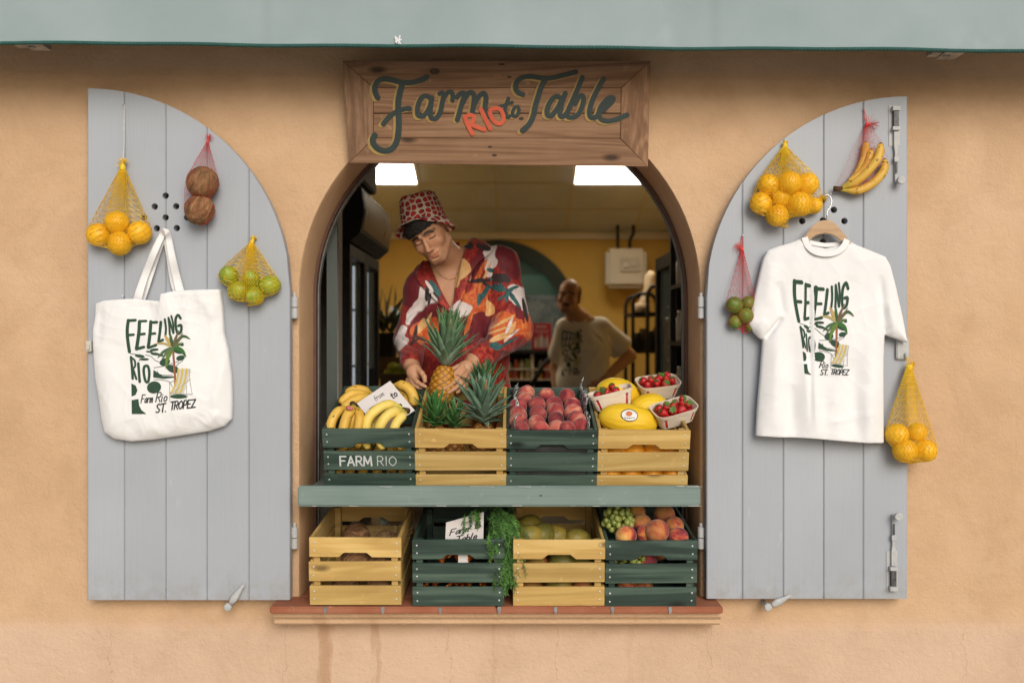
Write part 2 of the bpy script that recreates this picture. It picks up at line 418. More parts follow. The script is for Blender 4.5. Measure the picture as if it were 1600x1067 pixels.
        me.polygons.foreach_set("use_smooth", np.ones(len(Q), bool)); me.update(calc_edges=True); me.validate()
        ca = me.color_attributes.new("Col", 'FLOAT_COLOR', 'POINT'); c = np.ones((len(V), 4), np.float32)
        if colf: c[:, :3] = colf(V)
        ca.data.foreach_set("color", c.ravel()); me.materials.append(mat)
        return me

def poly_sd(X, Z, pts):
    """Signed distance to a closed polygon, negative inside."""
    d = np.full(np.broadcast(X, Z).shape, 1e9); ins = np.zeros(d.shape, bool); n = len(pts)
    for i in range(n):
        (ax, az), (bx, bz) = pts[i], pts[(i+1) % n]; ex, ez = bx-ax, bz-az
        t = np.clip(((X-ax)*ex + (Z-az)*ez) / (ex*ex + ez*ez + 1e-12), 0, 1)
        d = np.minimum(d, (X-ax-t*ex)**2 + (Z-az-t*ez)**2)
        if abs(ez) > 1e-12: ins ^= ((az > Z) != (bz > Z)) & (X < ax + ex * (Z - az) / ez)
    d = np.sqrt(d); return np.where(ins, -d, d)
def crumple(X, Z, seed, amp, sc=1.0):
    """Fine irregular creasing: warped, sharp-crested waves in several directions."""
    g = random.Random(seed); out = 0
    for i in range(7):
        a = g.uniform(0, 3.14); f = g.uniform(45, 150) * sc; ph = g.uniform(0, 6.3); w_ = g.uniform(.6, 1.6); U, V = X * math.cos(a) + Z * math.sin(a), -X * math.sin(a) + Z * math.cos(a)
        m_ = np.clip(np.sin(V * g.uniform(9, 22) + U * g.uniform(4, 10) + g.uniform(0, 6)), 0, 1)
        out = out + m_ * (1 - np.abs(np.sin(U * f * .5 + w_ * np.sin(V * g.uniform(14, 34)) + ph)))**2.2 * (60 / (f + 20))
    return amp * out
def ridge(X, Z, a, b, wd, amp):
    """A soft fold along the segment a-b."""
    ex, ez = b[0]-a[0], b[1]-a[1]; t = np.clip(((X-a[0])*ex + (Z-a[1])*ez) / (ex*ex + ez*ez + 1e-12), 0, 1); amp = amp * np.clip(1.05 - np.abs(2*t - 1)**3, 0, 1)
    q = np.sqrt((X-a[0]-t*ex)**2 + (Z-a[1]-t*ez)**2); return amp * np.exp(-(q/wd)**2)

# ================================================================== THE SETTING
m, nt, b = newmat("plaster_wall"); v = coords(nt, rnd=False)
pos = nd(nt, "SeparateXYZ", {0: v}); X_, Z_ = pos.outputs[0], pos.outputs[2]
big = noise(nt, v, 1.3, 5, .6); mid = noise(nt, v, 9, 6, .65); fine = noise(nt, v, 150, 3, .6); grit = noise(nt, v, 55, 5, .7)
base = ramp(nt, big, [(.28, (.50, .315, .172)), (.5, (.57, .368, .212)), (.72, (.625, .43, .268))])
base = mixc(nt, mth(nt, 'MULTIPLY', mid, .45), base, (.68, .47, .31))
pale = nd(nt, "MapRange", {"Value": mth(nt, 'ADD', Z_, mth(nt, 'MULTIPLY', mid, .10)), 1: .62, 2: .69, 3: 1.0, 4: 0.0}).outputs[0]
base = mixc(nt, mth(nt, 'MULTIPLY', pale, .8), base, (.61, .435, .315))
pt = ramp(nt, noise(nt, v, 3.1, 6, .68, .6), [(.40, (.90, .885, .87)), (.50, (1, 1, 1)), (.62, (1.07, 1.08, 1.10))]); base = mixc(nt, .55, base, pt, 'MULTIPLY')
spk = ramp(nt, grit, [(.66, (0, 0, 0)), (.74, (1, 1, 1))]); base = mixc(nt, mth(nt, 'MULTIPLY', spk, .25), base, (.34, .19, .09))
dn = noise(nt, coords(nt, (1, 1, .25), False), 28, 4, .6)   # water stains run down from the sill
for x0, wd, am in ((-.655, .035, .55), (-.475, .02, .35), (-.06, .012, .16), (.42, .015, .14)):
    q = mth(nt, 'DIVIDE', mth(nt, 'ABSOLUTE', mth(nt, 'SUBTRACT', mth(nt, 'ADD', X_, mth(nt, 'MULTIPLY_ADD', dn, .1, -.05)), x0)), wd)
    st = mth(nt, 'SUBTRACT', 1.0, mth(nt, 'POWER', q, 2.0), clamp=True)
    zf = nd(nt, "MapRange", {"Value": Z_, 1: .60, 2: .72, 3: 1.0, 4: 0.0}).outputs[0]
    base = mixc(nt, mth(nt, 'MULTIPLY', mth(nt, 'MULTIPLY', st, zf), am), base, (.36, .19, .085))
cn = noise(nt, v, 7, 5, .7)
for x0 in (-1.41, -.80, -.215, .16, .695, 1.59):
    q = mth(nt, 'ABSOLUTE', mth(nt, 'SUBTRACT', mth(nt, 'ADD', X_, mth(nt, 'MULTIPLY_ADD', cn, .12, -.06)), x0))
    ck = mth(nt, 'LESS_THAN', q, .0013); zf = mth(nt, 'LESS_THAN', Z_, .60)
    base = mixc(nt, mth(nt, 'MULTIPLY', mth(nt, 'MULTIPLY', ck, zf), .3), base, (.25, .16, .10))
nt.links.new(base, b.inputs["Base Color"]); b.inputs["Roughness"].default_value = .92; b.inputs["Specular IOR Level"].default_value = .2
n1 = bump(nt, b, fine, .5, .003); n2 = bump(nt, b, grit, .6, .006, n1); bump(nt, b, mid, .6, .014, n2)
PLASTER = m
M_REV = basic("reveal_plaster", (.50, .31, .17), (.56, .36, .21), 6, rough=.9, bmp=.3, bscale=90, spec=.2, spots=((.62, .45, .30), 14, .68))
M_GROUND = basic("paving", (.40, .38, .35), (.48, .46, .42), 5, rough=.9, bmp=.3, bscale=60)

ACX, AR, SPR, SILL = -0.0427, 0.706, 1.7676, 0.66
def arch_wall(mb, xlo, xhi, zlo, zhi, y0, y1, cx, r, spr, sill, n=48):
    """Solid wall between depths y0 and y1 with a round-headed opening."""
    an = [math.pi - math.pi * k / n for k in range(n + 1)]
    rim = [(cx - r, sill)] + [(cx + r * math.cos(t), spr + r * math.sin(t)) for t in an] + [(cx + r, sill)]
    out = []
    for (x, z) in rim:
        if z <= spr + 1e-6: out.append((xlo if x < cx else xhi, z))
        else: out.append((min(max(cx + (x - cx) / r * 1.0 * (xhi - cx if x > cx else cx - xlo), xlo), xhi), zhi) if abs(x - cx) < r * .98 else (xlo if x < cx else xhi, spr + (z - spr) * (zhi - spr) / r))
    N = len(rim)
    for y, flip in ((y0, 0), (y1, 1)):
        vs = [(x, y, z) for x, z in rim] + [(x, y, z) for x, z in out]
        mb.add(vs, [(i, i+1, N+i+1, N+i) for i in range(N-1)])
        mb.add([(xlo, y, zlo), (xhi, y, zlo), (xhi, y, sill), (cx + r, y, sill), (cx - r, y, sill), (xlo, y, sill)], [(0,1,2,3,4,5)])
    return rim

def ring(mb, cx, ro, ri, spr, sill, y0, y1, n=48):
    """Arched frame: a band between two concentric arches, with legs down to the sill."""
    def rim(r): return [(cx - r, sill)] + [(cx + r * math.cos(math.pi - math.pi*k/n), spr + r * math.sin(math.pi*k/n)) for k in range(n+1)] + [(cx + r, sill)]
    a, b_ = rim(ro), rim(ri); N = len(a)
    vs = [(x, y0, z) for x, z in a] + [(x, y0, z) for x, z in b_] + [(x, y1, z) for x, z in b_] + [(x, y1, z) for x, z in a]
    mb.add(vs, [(j*N+i, j*N+i+1, ((j+1)%4)*N+i+1, ((j+1)%4)*N+i) for j in range(4) for i in range(N-1)] + [(0, N, 2*N, 3*N), (N-1, 4*N-1, 3*N-1, 2*N-1)])

house = empty("house_facade", (0, 0, 0), "ochre plaster house front with round-arched shop window opening", "house")
mb = MB(); rim = arch_wall(mb, -6, 6, 0, 5.0, 0.0, .36, ACX, AR, SPR, SILL); mb.build("wall", PLASTER, house)
mb = MB(); N = len(rim); ys = (0.0, .23, .36)
# plaster reveal, a rounded arris then straight back
prof = ((0.0, 0.0), (.004, .0015), (.009, .004), (.23, .004), (.36, .004))
vs = []
for y, ins in prof:
    for i, (x, z) in enumerate(rim):
        dx = x - ACX; k = (AR - ins + .0) / AR
        vs.append((ACX + dx * k, y + .0002, z if z <= SPR else SPR + (z - SPR) * k))
mb.add(vs, [(j*N+i, j*N+i+1, (j+1)*N+i+1, (j+1)*N+i) for j in range(len(prof)-1) for i in range(N-1)])
mb.build("reveal", M_REV, house, smooth=True)
mb = MB(); mb.add([(-6, -.0035, 0), (6, -.0035, 0), (6, -.0035, .585), (-6, -.0035, .585), (6, -.0003, .612), (-6, -.0003, .612)], [(0,1,2,3), (3,2,4,5)]); mb.build("plinth", PLASTER, house)
# moulded plaster band under the sill
zt = P(0, 954, -.13).z
mb = MB(); xa, xb = P(428, 0, -.1).x, P(1126, 0, -.1).x
pr = [(-.0, zt), (-.108, zt), (-.112, zt-.006), (-.112, zt-.024), (-.106, zt-.031), (-.098, zt-.034), (-.094, zt-.040), (-.094, zt-.052), (-.085, zt-.059), (-.01, zt-.064)]
k = len(pr); vs = [(xa, y, z) for y, z in pr] + [(xb, y, z) for y, z in pr]
mb.add(vs, [(i, i+1, k+i+1, k+i) for i in range(k-1)] + [tuple(range(k))[::-1], tuple(range(k, 2*k))]); mb.build("sill_moulding", PLASTER, house)
M_TILE = basic("terracotta", (.30, .095, .045), (.36, .14, .075), 7, rough=.75, bmp=.25, bscale=60, spots=((.46, .26, .16), 22, .66), spec=.3)
mb = MB(); xa, xb = P(421, 0, -.14).x, P(1130, 0, -.14).x; zs = P(0, 947.5, -.14).z; SILLZ = zs
nT = 2
for i in range(nT):
    x0 = xa + (xb - xa) * i / nT; x1 = xa + (xb - xa) * (i+1) / nT; cl = 1 + random.uniform(-.12, .12)
    mb.box((x0 + .0006, -.142, zs - .0235), (x1 - .0006, -.001, zs), col=(cl, cl, cl))
    x0 = max(x0, ACX - AR + .005); x1 = min(x1, ACX + AR - .005)
    mb.box((x0 + .0006, -.0005, zs - .0235), (x1 - .0006, .36, zs), col=(cl, cl, cl))
mb.build("sill_tiles", M_TILE, house, bevel=.004)
M_STEEL = basic("galvanised_clip", (.24, .24, .24), (.36, .36, .36), 30, rough=.45, metal=.7)
for px in (508, 598, 688, 780, 868, 957, 1047):
    p = P(px, 948, -.145); mb = MB(); mb.box((p.x-.006, -.1462, zs-.014), (p.x+.006, -.1422, zs+.001)); mb.box((p.x-.004, -.149, zs-.0215), (p.x+.004, -.1463, zs-.012)); mb.build("sill_clip", M_STEEL, house, bevel=.001)

mb = MB(); mb.add([(-40, -40, 0), (40, -40, 0), (40, 0, 0), (-40, 0, 0)], [(0, 1, 2, 3)]); tag(mb.build("pavement", M_GROUND), kind="structure")

M_BROWN = basic("brown_frame_paint", (.085, .035, .022), (.12, .05, .03), 20, rough=.6, bmp=.2, spots=((.3, .2, .14), 40, .72))
M_GREYF = basic("grey_frame_paint", (.12, .135, .13), (.18, .19, .18), 20, rough=.55, bmp=.15, spots=((.5, .5, .47), 45, .7))
wf = empty("window_frame", (ACX, .28, SILL), "arched brown window frame with a thin grey inner rail", "window frame")
mb = MB(); ring(mb, ACX, AR - .005, AR - .014, SPR, SILL + .04, .232, .268); mb.build("outer_frame", M_BROWN, wf)
mb = MB(); ring(mb, ACX, AR - .0052, AR - .0175, SPR, SILL + .04, .2685, .300); mb.build("inner_rail", M_GREYF, wf)

# ------------------------------------------------------------------ shutters
def shutter_paint(name, spots_dark=True):
    m, nt, b = newmat(name); v = coords(nt, rnd=False); br = noise(nt, coords(nt, (30, 30, 1.2), False), 3, 4, .6); bg_ = noise(nt, v, 2.5, 4)
    col = ramp(nt, bg_, [(.3, (.34, .367, .408)), (.7, (.39, .416, .452))]); col = mixc(nt, mth(nt, 'MULTIPLY', br, .25), col, (.44, .455, .475))
    at = nd(nt, "Attribute", attribute_name="Col"); col = mixc(nt, 1.0, col, at.outputs[0], 'MULTIPLY')
    sp = ramp(nt, noise(nt, v, 60, 2, .5), [(.76, (0, 0, 0)), (.79, (1, 1, 1))]); col = mixc(nt, mth(nt, 'MULTIPLY', sp, .6), col, (.16, .17, .17))
    sc = ramp(nt, noise(nt, coords(nt, (12, 12, 3), False), 2.2, 5, .7), [(.66, (0, 0, 0)), (.72, (1, 1, 1))]); col = mixc(nt, mth(nt, 'MULTIPLY', sc, .4), col, (.52, .53, .52))
    zz_ = nd(nt, "SeparateXYZ", {0: v}).outputs[2]; df = nd(nt, "MapRange", {"Value": mth(nt, 'ADD', zz_, mth(nt, 'MULTIPLY', br, .12)), 1: .76, 2: .90, 3: .55, 4: 0.0}).outputs[0]; col = mixc(nt, mth(nt, 'MULTIPLY', df, ramp(nt, noise(nt, v, 18, 5, .7), [(.4, (0, 0, 0)), (.65, (1, 1, 1))])), col, (.27, .25, .21))
    nt.links.new(col, b.inputs["Base Color"]); b.inputs["Roughness"].default_value = .5; b.inputs["Specular IOR Level"].default_value = .4
    bump(nt, b, br, .3, .003); return m
M_SHUT = shutter_paint("grey_shutter_paint")
M_METAL = basic("painted_ironwork", (.40, .41, .41), (.48, .48, .47), 40, rough=.55, bmp=.3, bscale=90, spots=((.12, .11, .10), 60, .68))
M_DKMETAL = basic("bare_iron", (.05, .05, .055), (.12, .12, .12), 60, rough=.5, metal=.6, bmp=.2)

def make_shutter(label, px0, px1, pybot, pycen, joints, holes, straight):
    """Planked leaf with a quarter-round top; `straight` is the px of its tall edge."""
    yf, yb = -.066, -.026
    xl, xr = P(px0, 0, yf).x, P(px1, 0, yf).x; zb, zc = P(0, pybot, yf).z, P(0, pycen, yf).z; rad = xr - xl
    xs = [xl] + [P(j, 0, yf).x for j in joints] + [xr]; cx = xl if straight == px0 else xr
    root = empty("window_shutter", (cx, yf, zb), label, "shutter"); mb = MB()
    for a, b_ in zip(xs[:-1], xs[1:]):
        g = .0004; a2, b2 = a + (g if a > xl else 0), b_ - (g if b_ < xr else 0)
        top = [(x, zc + math.sqrt(max(rad**2 - (x - cx)**2, 0))) for x in np.linspace(a2, b2, 14)]
        poly = [(a2, zb)] + [(b2, zb)] + top[::-1]; n = len(poly); cl = 1 + random.uniform(-.055, .045)
        e = .0034; cxm = (a2 + b2) / 2
        inn = [(x + (e if x < cxm else -e) * (1 if abs(x - cxm) > (b2 - a2) / 2 - 1e-4 else 0), z) for x, z in poly]
        vs = [(x, yf, z) for x, z in inn] + [(x, yf + e, z) for x, z in poly] + [(x, yb, z) for x, z in poly]
        fs = [tuple(range(n)), tuple(range(2*n, 3*n))[::-1]]
        fs += [(j*n+i, j*n+(i+1) % n, (j+1)*n+(i+1) % n, (j+1)*n+i) for j in (0, 1) for i in range(n)]
        mb.add(vs, fs, (cl, cl, cl))
    board = mb.build("board", M_SHUT, root)
    cb = MB()
    for (px, py) in holes:
        c = P(px, py, yf); cb.lathe([(.0112, -.06), (.0112, .06)], 18, Matrix.Translation((c.x, -.046, c.z)) @ Matrix.Rotation(R(90), 4, 'X'))
    cut = cb.build("cutter", M_SHUT)
    md = board.modifiers.new("holes", 'BOOLEAN'); md.operation = 'DIFFERENCE'; md.object = cut; md.solver = 'EXACT'
    bpy.context.view_layer.update(); dg = bpy.context.evaluated_depsgraph_get()
    me = bpy.data.meshes.new_from_object(board.evaluated_get(dg)); board.modifiers.clear(); board.data = me; bpy.data.objects.remove(cut)
    for pz in (430, 880):                       # ledges across the back
        z = P(0, pz, yb).z; bt = MB(); bt.box((xl + .02, yb + .0005, z - .05), (xr - .02, yb + .0215, z + .05)); bt.build("ledge", M_SHUT, root, bevel=.002)
    return root

def add_hinge(root, px, py, side):
    c = P(px, py, -.03); mb = MB(); T = Matrix.Translation((c.x, -.032, 0))
    for z0, z1, r in ((c.z - .040, c.z - .003, .0118), (c.z - .001, c.z + .036, .0118)):
        mb.lathe([(r*.8, z0), (r, z0+.002), (r, z1-.002), (r*.8, z1)], 16, T)
    mb.lathe([(.006, c.z+.036), (.006, c.z+.046), (.004, c.z+.050), (0, c.z+.051)], 12, T)
    mb.box((min(c.x, c.x + side*.05), -.030, c.z + .005), (max(c.x, c.x + side*.05), -.0255, c.z + .032))
    mb.box((c.x - .005, -.028, c.z - .036), (c.x + .005, .004, c.z - .008))
    mb.build("hinge", M_METAL, root, smooth=False)

shL = make_shutter("grey planked shutter on the left of the window, tote bag hanging on it", 136.5, 453, 937, 455, (194, 258.8, 323, 388.5),
    [(258.8,306),(241.7,323),(275.2,322.6),(258.8,340),(292.3,340),(225,340),(276.3,356.5),(245,357),(258.8,373)], 136.5)
shR = make_shutter("grey planked shutter on the right of the window, white t-shirt hanging on it", 1104, 1418, 935, 465, (1160, 1224, 1287, 1349),
    [(1286,312),(1303,328),(1269,328),(1319.5,345.5),(1253.5,345.5),(1286,344.5),(1269,362),(1303,362),(1286,378)], 1418)
for py in (480, 839): add_hinge(shL, 460.5, py, -1); add_hinge(shR, 1095, py, 1)
# small catch on the far edge of the left leaf
c = P(140, 541, -.07); mb = MB(); mb.box((c.x-.006, -.085, c.z-.018), (c.x+.012, -.0662, c.z+.018)); mb.box((c.x-.003, -.092, c.z-.012), (c.x+.008, -.0852, c.z+.004)); mb.build("catch", basic("cream_catch", (.6,.58,.52), None, 30, rough=.5), shL, bevel=.001)
c = P(1405, 545, -.07); mb = MB(); mb.box((c.x-.013, -.082, c.z-.035), (c.x+.030, -.0662, c.z+.04)); mb.box((c.x+.012, -.094, c.z-.03), (c.x+.022, -.0822, c.z-.014)); mb.build("catch", M_METAL, shR, bevel=.003)
def bolt(px, py0, py1, up):
    """Sliding bolt: guide block, flat bar thinning to a rod, and a knob; up = +1 guide at the top."""
    a, e = P(px, py0, -.07), P(px + (4 if up > 0 else 2), py1, -.07); s = 1 if a.z > e.z else -1; L = abs(a.z - e.z); x = a.x; mb = MB(); dk = MB()
    z = lambda t: a.z - s * L * t
    def bx(m_, x0, x1, y0, y1, t0, t1): m_.box((x + x0, y0, min(z(t0), z(t1))), (x + x1, y1, max(z(t0), z(t1))))
    bx(mb, -.026, .012, -.0685, -.0662, .0, .5)                       # back plate
    bx(mb, -.019, .007, -.088, -.0687, .02, .075); bx(mb, -.019, .007, -.088, -.0687, .27, .315)
    bx(dk, -.014, .003, -.084, -.0687, .078, .267)
    mb.add([(x-.012, -.079, z(.32)), (x+.004, -.079, z(.32)), (x+.004, -.079, z(.5)), (x-.001, -.079, z(.58)), (x-.001, -.079, z(.95)), (x-.009, -.079, z(.95)), (x-.009, -.079, z(.58)), (x-.012, -.079, z(.5)),
            (x-.012, -.069, z(.32)), (x+.004, -.069, z(.32)), (x+.004, -.069, z(.5)), (x-.001, -.069, z(.58)), (x-.001, -.069, z(.95)), (x-.009, -.069, z(.95)), (x-.009, -.069, z(.58)), (x-.012, -.069, z(.5))],
           [tuple(range(8)), tuple(range(8, 16))[::-1]] + [(i, (i+1) % 8, 8+(i+1) % 8, 8+i) for i in range(8)])
    bx(mb, -.013, .003, -.0845, -.0795, .64, .70); bx(dk, -.0075, -.0025, -.0845, -.0797, .71, .84)
    T = Matrix.Translation((x + .003, -.08, z(.94))) @ Matrix.Rotation(R(90), 4, 'X')
    mb.lathe([(.004, -.012), (.0045, .012), (.0135, .014), (.0145, .020), (.0135, .027), (.009, .0285), (.006, .0275), (0, .0275)], 20, T)
    bb = mb.build("bolt", M_METAL, shR, bevel=.0008, seg=1); dk.build("slide", M_DKMETAL, bb)
bolt(1401, 165, 292, 1); bolt(1397, 924, 797, -1)

def shutter_dog(px, py, qx, qy, label):
    """Pivoting wall catch: pin with a hexagonal head and a tapered tongue."""
    a, e = P(px, py, -.075), P(qx, qy, -.08); r = empty("shutter_stay", (a.x, -.02, a.z), label, "shutter stay"); mb = MB()
    mb.lathe([(.008, -.0), (.008, .062), (.014, .064), (.0145, .074), (.012, .078), (.004, .079), (0, .079)], 7, Matrix.Translation((a.x, -.002, a.z)) @ Matrix.Rotation(R(90), 4, 'X')); mb.build("pin", M_METAL, r)
    d = (e - a); mb = MB(); path = [Vector((a.x, -.078, a.z)) + Vector((d.x, 0, d.z)) * t for t in np.linspace(.16, 1.0, 12)]
    mb.sweep(path, [.007, .010, .0125, .0135, .013, .012, .0105, .009, .0075, .0065, .0065, .004], 8, squash=.5, ref=(0, 1, 0)); mb.build("tongue", M_METAL, r, smooth=True)
shutter_dog(356, 948, 381, 913, "small grey iron shutter stay under the left shutter")
shutter_dog(1200, 948, 1236, 930, "small grey iron shutter stay under the right shutter")

# ------------------------------------------------------------------ awning
M_AWN = basic("awning_canvas", (.275, .34, .345), (.315, .38, .385), 3, rough=.8, bmp=.2, bscale=240, spec=.2, attr=True, spots=((.325, .39, .395), 2.2, .60))
M_TRIM = basic("awning_trim", (.015, .07, .06), (.025, .10, .085), 60, rough=.8, bmp=.3)
AY = -.29
aL, aR = P(-260, 65.0, AY), P(1860, 81.5, AY)
aw = empty("shop_awning", ((aL.x + aR.x)/2, AY, aL.z), "pale teal canvas awning with dark green stitched edge across the top", "awning")
mb = MB(); nx = 160; rows = [(.0, .0), (.03, .002), (.10, .004), (.19, .002), (.26, .0)]; vs = []
def awx(t): return aL.lerp(aR, t)
for i in range(nx + 1):
    t = i / nx; p = awx(t); sw = .006 * math.sin(t * 23) + .004 * math.sin(t * 61 + 1)
    cl = 1 - .05 * (abs(((t * 2120 - 260 - 416) % 620) - 0) < 8)
    for dz, dy in rows: vs.append((p.x, AY + dy + sw * (1 - dz / .3), p.z + dz))
    vs.append((p.x, -.02, p.z + .62))
m_ = len(rows) + 1
cols = []
for i in range(nx + 1):
    pxx = -260 + 2120 * i / nx; s = .93 if min(abs(pxx - 416), abs(pxx - 1120), abs(pxx + 250)) < 7 else 1.0
    cols += [(s, s, s)] * m_
mb.add(vs, [(i*m_+j, (i+1)*m_+j, (i+1)*m_+j+1, i*m_+j+1) for i in range(nx) for j in range(m_-1)], cols)
mb.build("canvas", M_AWN, aw, smooth=True)
mb = MB(); mb.sweep([awx(t) + Vector((0, -.001 + .006*math.sin(t*23) + .004*math.sin(t*61+1), -.001)) for t in np.linspace(0, 1, 120)], .0062, 8, squash=1.0); mb.build("edge_binding", M_TRIM, aw, smooth=True)
mb = MB(); n = 760
zz = [awx(i / n) + Vector((0, -.0085 + .006*math.sin(i/n*23) + .004*math.sin(i/n*61+1), .0035 if i % 2 else -.0045)) for i in range(n + 1)]
mb.sweep(zz, .0009, 4); mb.build("zigzag_stitching", basic("stitch_thread", (.10, .30, .26), None, 40), aw)
M_BRK = basic("bracket_metal", (.22, .22, .22), (.42, .42, .40), 25, rough=.4, metal=.5)
for px, py in ((50, 72), (1478, 86)):
    c = P(px, py, -.23); mb = MB()
    mb.box((c.x - .018, -.27, c.z - .004), (c.x + .045, -.19, c.z + .012)); mb.box((c.x - .055, -.255, c.z - .001), (c.x - .02, -.205, c.z + .016))
    mb.lathe([(.012, -.008), (.012, .02)], 14, Matrix.Translation((c.x, -.23, c.z)))
    mb.sweep([(c.x, -.22, c.z + .02), (c.x + (.25 if px < 800 else -.25), -.13, c.z + .14), (c.x, -.01, c.z + .32)], .014, 8); mb.build("folding_arm", M_BRK, aw, bevel=0)
# white scuff mark on the canvas, printed flake
mb = MB(); c0 = P(622, 60, AY)
def awmap(u, v, l): q = P(u, v, AY - .004); return Vector((q.x, AY - .0075 + .006*math.sin((u+260)/2120*23) - l, q.z))
for pts in ([(618,58),(620,68)],[(620,60),(626,69)],[(625,57),(623,69)],[(618,66),(627,63)]): stroke(mb, pts, 2.2, awmap)
mb.build("white_mark", basic("white_paint_mark", (.8, .8, .8)), aw)

# ------------------------------------------------------------------ sign
WD = ((.115, .058, .028), (.225, .120, .062), (.36, .215, .125))
M_SX = wood("sign_wood_lengthwise", WD, 20, .68, True, 'X', .28, lohi=(.22, .80)); M_SZ = wood("sign_wood_upright", WD, 20, .68, True, 'Z', .28, lohi=(.22, .80))
q4 = [(535, 95), (1016.5, 95.5), (1012.7, 261), (545, 255.5)]
Q3 = [P(*q4[0], -.098), P(*q4[1], -.098), P(*q4[2], -.036), P(*q4[3], -.036)]
hs = homog(q4, [(0, 0), (1, 0), (1, 1), (0, 1)]); sn = (Q3[1] - Q3[0]).cross(Q3[3] - Q3[0]).normalized()
if sn.y > 0: sn = -sn
def smap(px, py, l):
    u, v = hs(px, py); a = Q3[0].lerp(Q3[1], u); b_ = Q3[3].lerp(Q3[2], u); return a.lerp(b_, v) + sn * l
sign = empty("wooden_shop_sign", (Q3[2] + Q3[3]) / 2, "brown wooden plank sign with painted Farm to Table lettering", "sign")
inn = [(582.2, 138), (969.5, 138), (967.9, 217), (582.2, 216.4)]
def slab(name, pts, mat, top, th=.022, gap=.25):
    c = np.mean(pts, 0); pts = [(p[0] + (gap if p[0] < c[0] else -gap), p[1] + (gap if p[1] < c[1] else -gap)) for p in pts]; n = len(pts)
    mb = MB(); vs = [smap(x, y, top) for x, y in pts] + [smap(x, y, top - th) for x, y in pts]
    mb.add(vs, [tuple(range(n)), tuple(range(n, 2*n))[::-1]] + [(i, (i+1) % n, n+(i+1) % n, n+i) for i in range(n)]); return mb.build(name, mat, sign, bevel=.0012, seg=1)
slab("frame_board", [q4[0], q4[1], inn[1], inn[0]], M_SX, 0); slab("frame_board", [inn[3], inn[2], q4[2], q4[3]], M_SX, 0)
slab("frame_board", [q4[0], inn[0], inn[3], q4[3]], M_SZ, 0); slab("frame_board", [inn[1], q4[1], q4[2], inn[2]], M_SZ, 0)
slab("plank", [inn[0], inn[1], (968.7, 177.6), (582.2, 177.6)], M_SX, -.0015); slab("plank", [(582.2, 178.4), (968.7, 178.4), inn[2], inn[3]], M_SX, -.0015)
slab("light_stop_board", [(540, 100), (1011, 100), (1008, 257), (549, 252)], M_SX, -.0245, .008)  # added unseen board, stops lamp light showing between the planks
M_KNOT = basic("dark_knot", (.03, .016, .01), (.06, .03, .015), 60, rough=.7)
for (x, y, rx, ry) in ((792, 121, 3.5, 1.6), (762, 230, 3.5, 1.8), (769, 243, 4, 2), (811, 186, 4, 2.2), (728, 178, 2, 1.5), (780, 101, 5, 1.5), (676, 112, 8, 5), (945, 167, 3, 2)):
    mb = MB(); blob(mb, [(x + rx*math.cos(t), y + ry*math.sin(t)) for t in np.linspace(0, 6.28, 9)[:-1]], smap, lift=.0004, rings=1); mb.build("knot", M_KNOT, sign)
def ZA(pts): return [(560 + x / 6.67, 95 + y / 6.67) for x, y in pts]
def ZB(pts): return [(770 + x / 6.67, 95 + y / 6.67) for x, y in pts]
GREEN = [(ZA([(192,390),(168,335),(165,275),(195,218),(255,195),(340,205),(440,232),(540,232),(620,212),(692,175)]), 8.6),
 (ZA([(445,240),(418,340),(402,440),(403,540),(408,640),(405,740),(385,850),(335,920),(265,943),(195,920),(152,870),(145,820),(162,782)]), 9.3),
 (ZA([(250,662),(290,610),(340,565),(410,525),(480,506),(515,502)]), 8.0),
 (ZA([(735,400),(690,372),(640,392),(605,470),(600,560),(632,585),(680,560),(722,490),(748,400)]), 7.6),
 (ZA([(745,390),(735,480),(728,560),(748,608),(792,600),(832,540),(852,450),(868,370)]), 7.6),
 (ZA([(825,350),(855,338),(868,370)]), 7.0), (ZA([(862,410),(900,345),(945,330),(962,372),(957,418)]), 7.0),
 (ZA([(1005,385),(1048,345),(1085,352),(1062,430),(1032,540),(1008,620)]), 7.8), (ZA([(1068,440),(1108,362),(1152,335),(1182,372),(1177,460),(1160,560)]), 7.8),
 (ZA([(1185,460),(1228,382),(1280,345),(1306,392),(1296,480),(1303,560),(1322,590)]), 7.8),
 (ZB([(48,485),(110,462),(178,440)]), 5.2), (ZB([(138,398),(112,470),(102,540),(118,592),(152,582)]), 6.0), (ZB([(208,488),(182,540),(192,582),(230,570),(248,520),(236,482)]), 5.6),
 (ZB([(288,358),(238,335),(212,282),(228,222),(290,178),(380,168),(480,185),(580,185),(700,160),(845,122)]), 8.0), (ZB([(525,200),(485,270),(452,370),(422,470),(398,580),(352,670),(285,732)]), 8.6),
 (ZB([(690,395),(640,378),(582,425),(545,510),(548,570),(590,575),(650,505),(705,400)]), 8.0), (ZB([(735,345),(702,440),(678,540),(692,588),(740,565),(790,480)]), 8.0),
 (ZB([(915,180),(870,290),(812,420),(760,540),(765,590),(820,592),(885,545),(928,430),(918,372),(882,380),(835,455)]), 7.8),
 (ZB([(1140,195),(1080,300),(1022,420),(992,530),(1002,590),(1040,600),(1080,575)]), 8.2),
 (ZB([(1085,555),(1150,505),(1232,430),(1240,392),(1190,400),(1122,470),(1092,550),(1112,612),(1180,635),(1270,620),(1340,592),(1392,570)]), 8.0)]
mb = MB()
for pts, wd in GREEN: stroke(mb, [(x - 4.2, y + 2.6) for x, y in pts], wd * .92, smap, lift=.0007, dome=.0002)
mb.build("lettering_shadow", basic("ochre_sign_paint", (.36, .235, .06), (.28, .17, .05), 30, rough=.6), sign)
mb = MB(); LIFT[0] = 0
for pts, wd in GREEN: stroke(mb, pts, wd, smap, lift=.0017, dome=.0002)
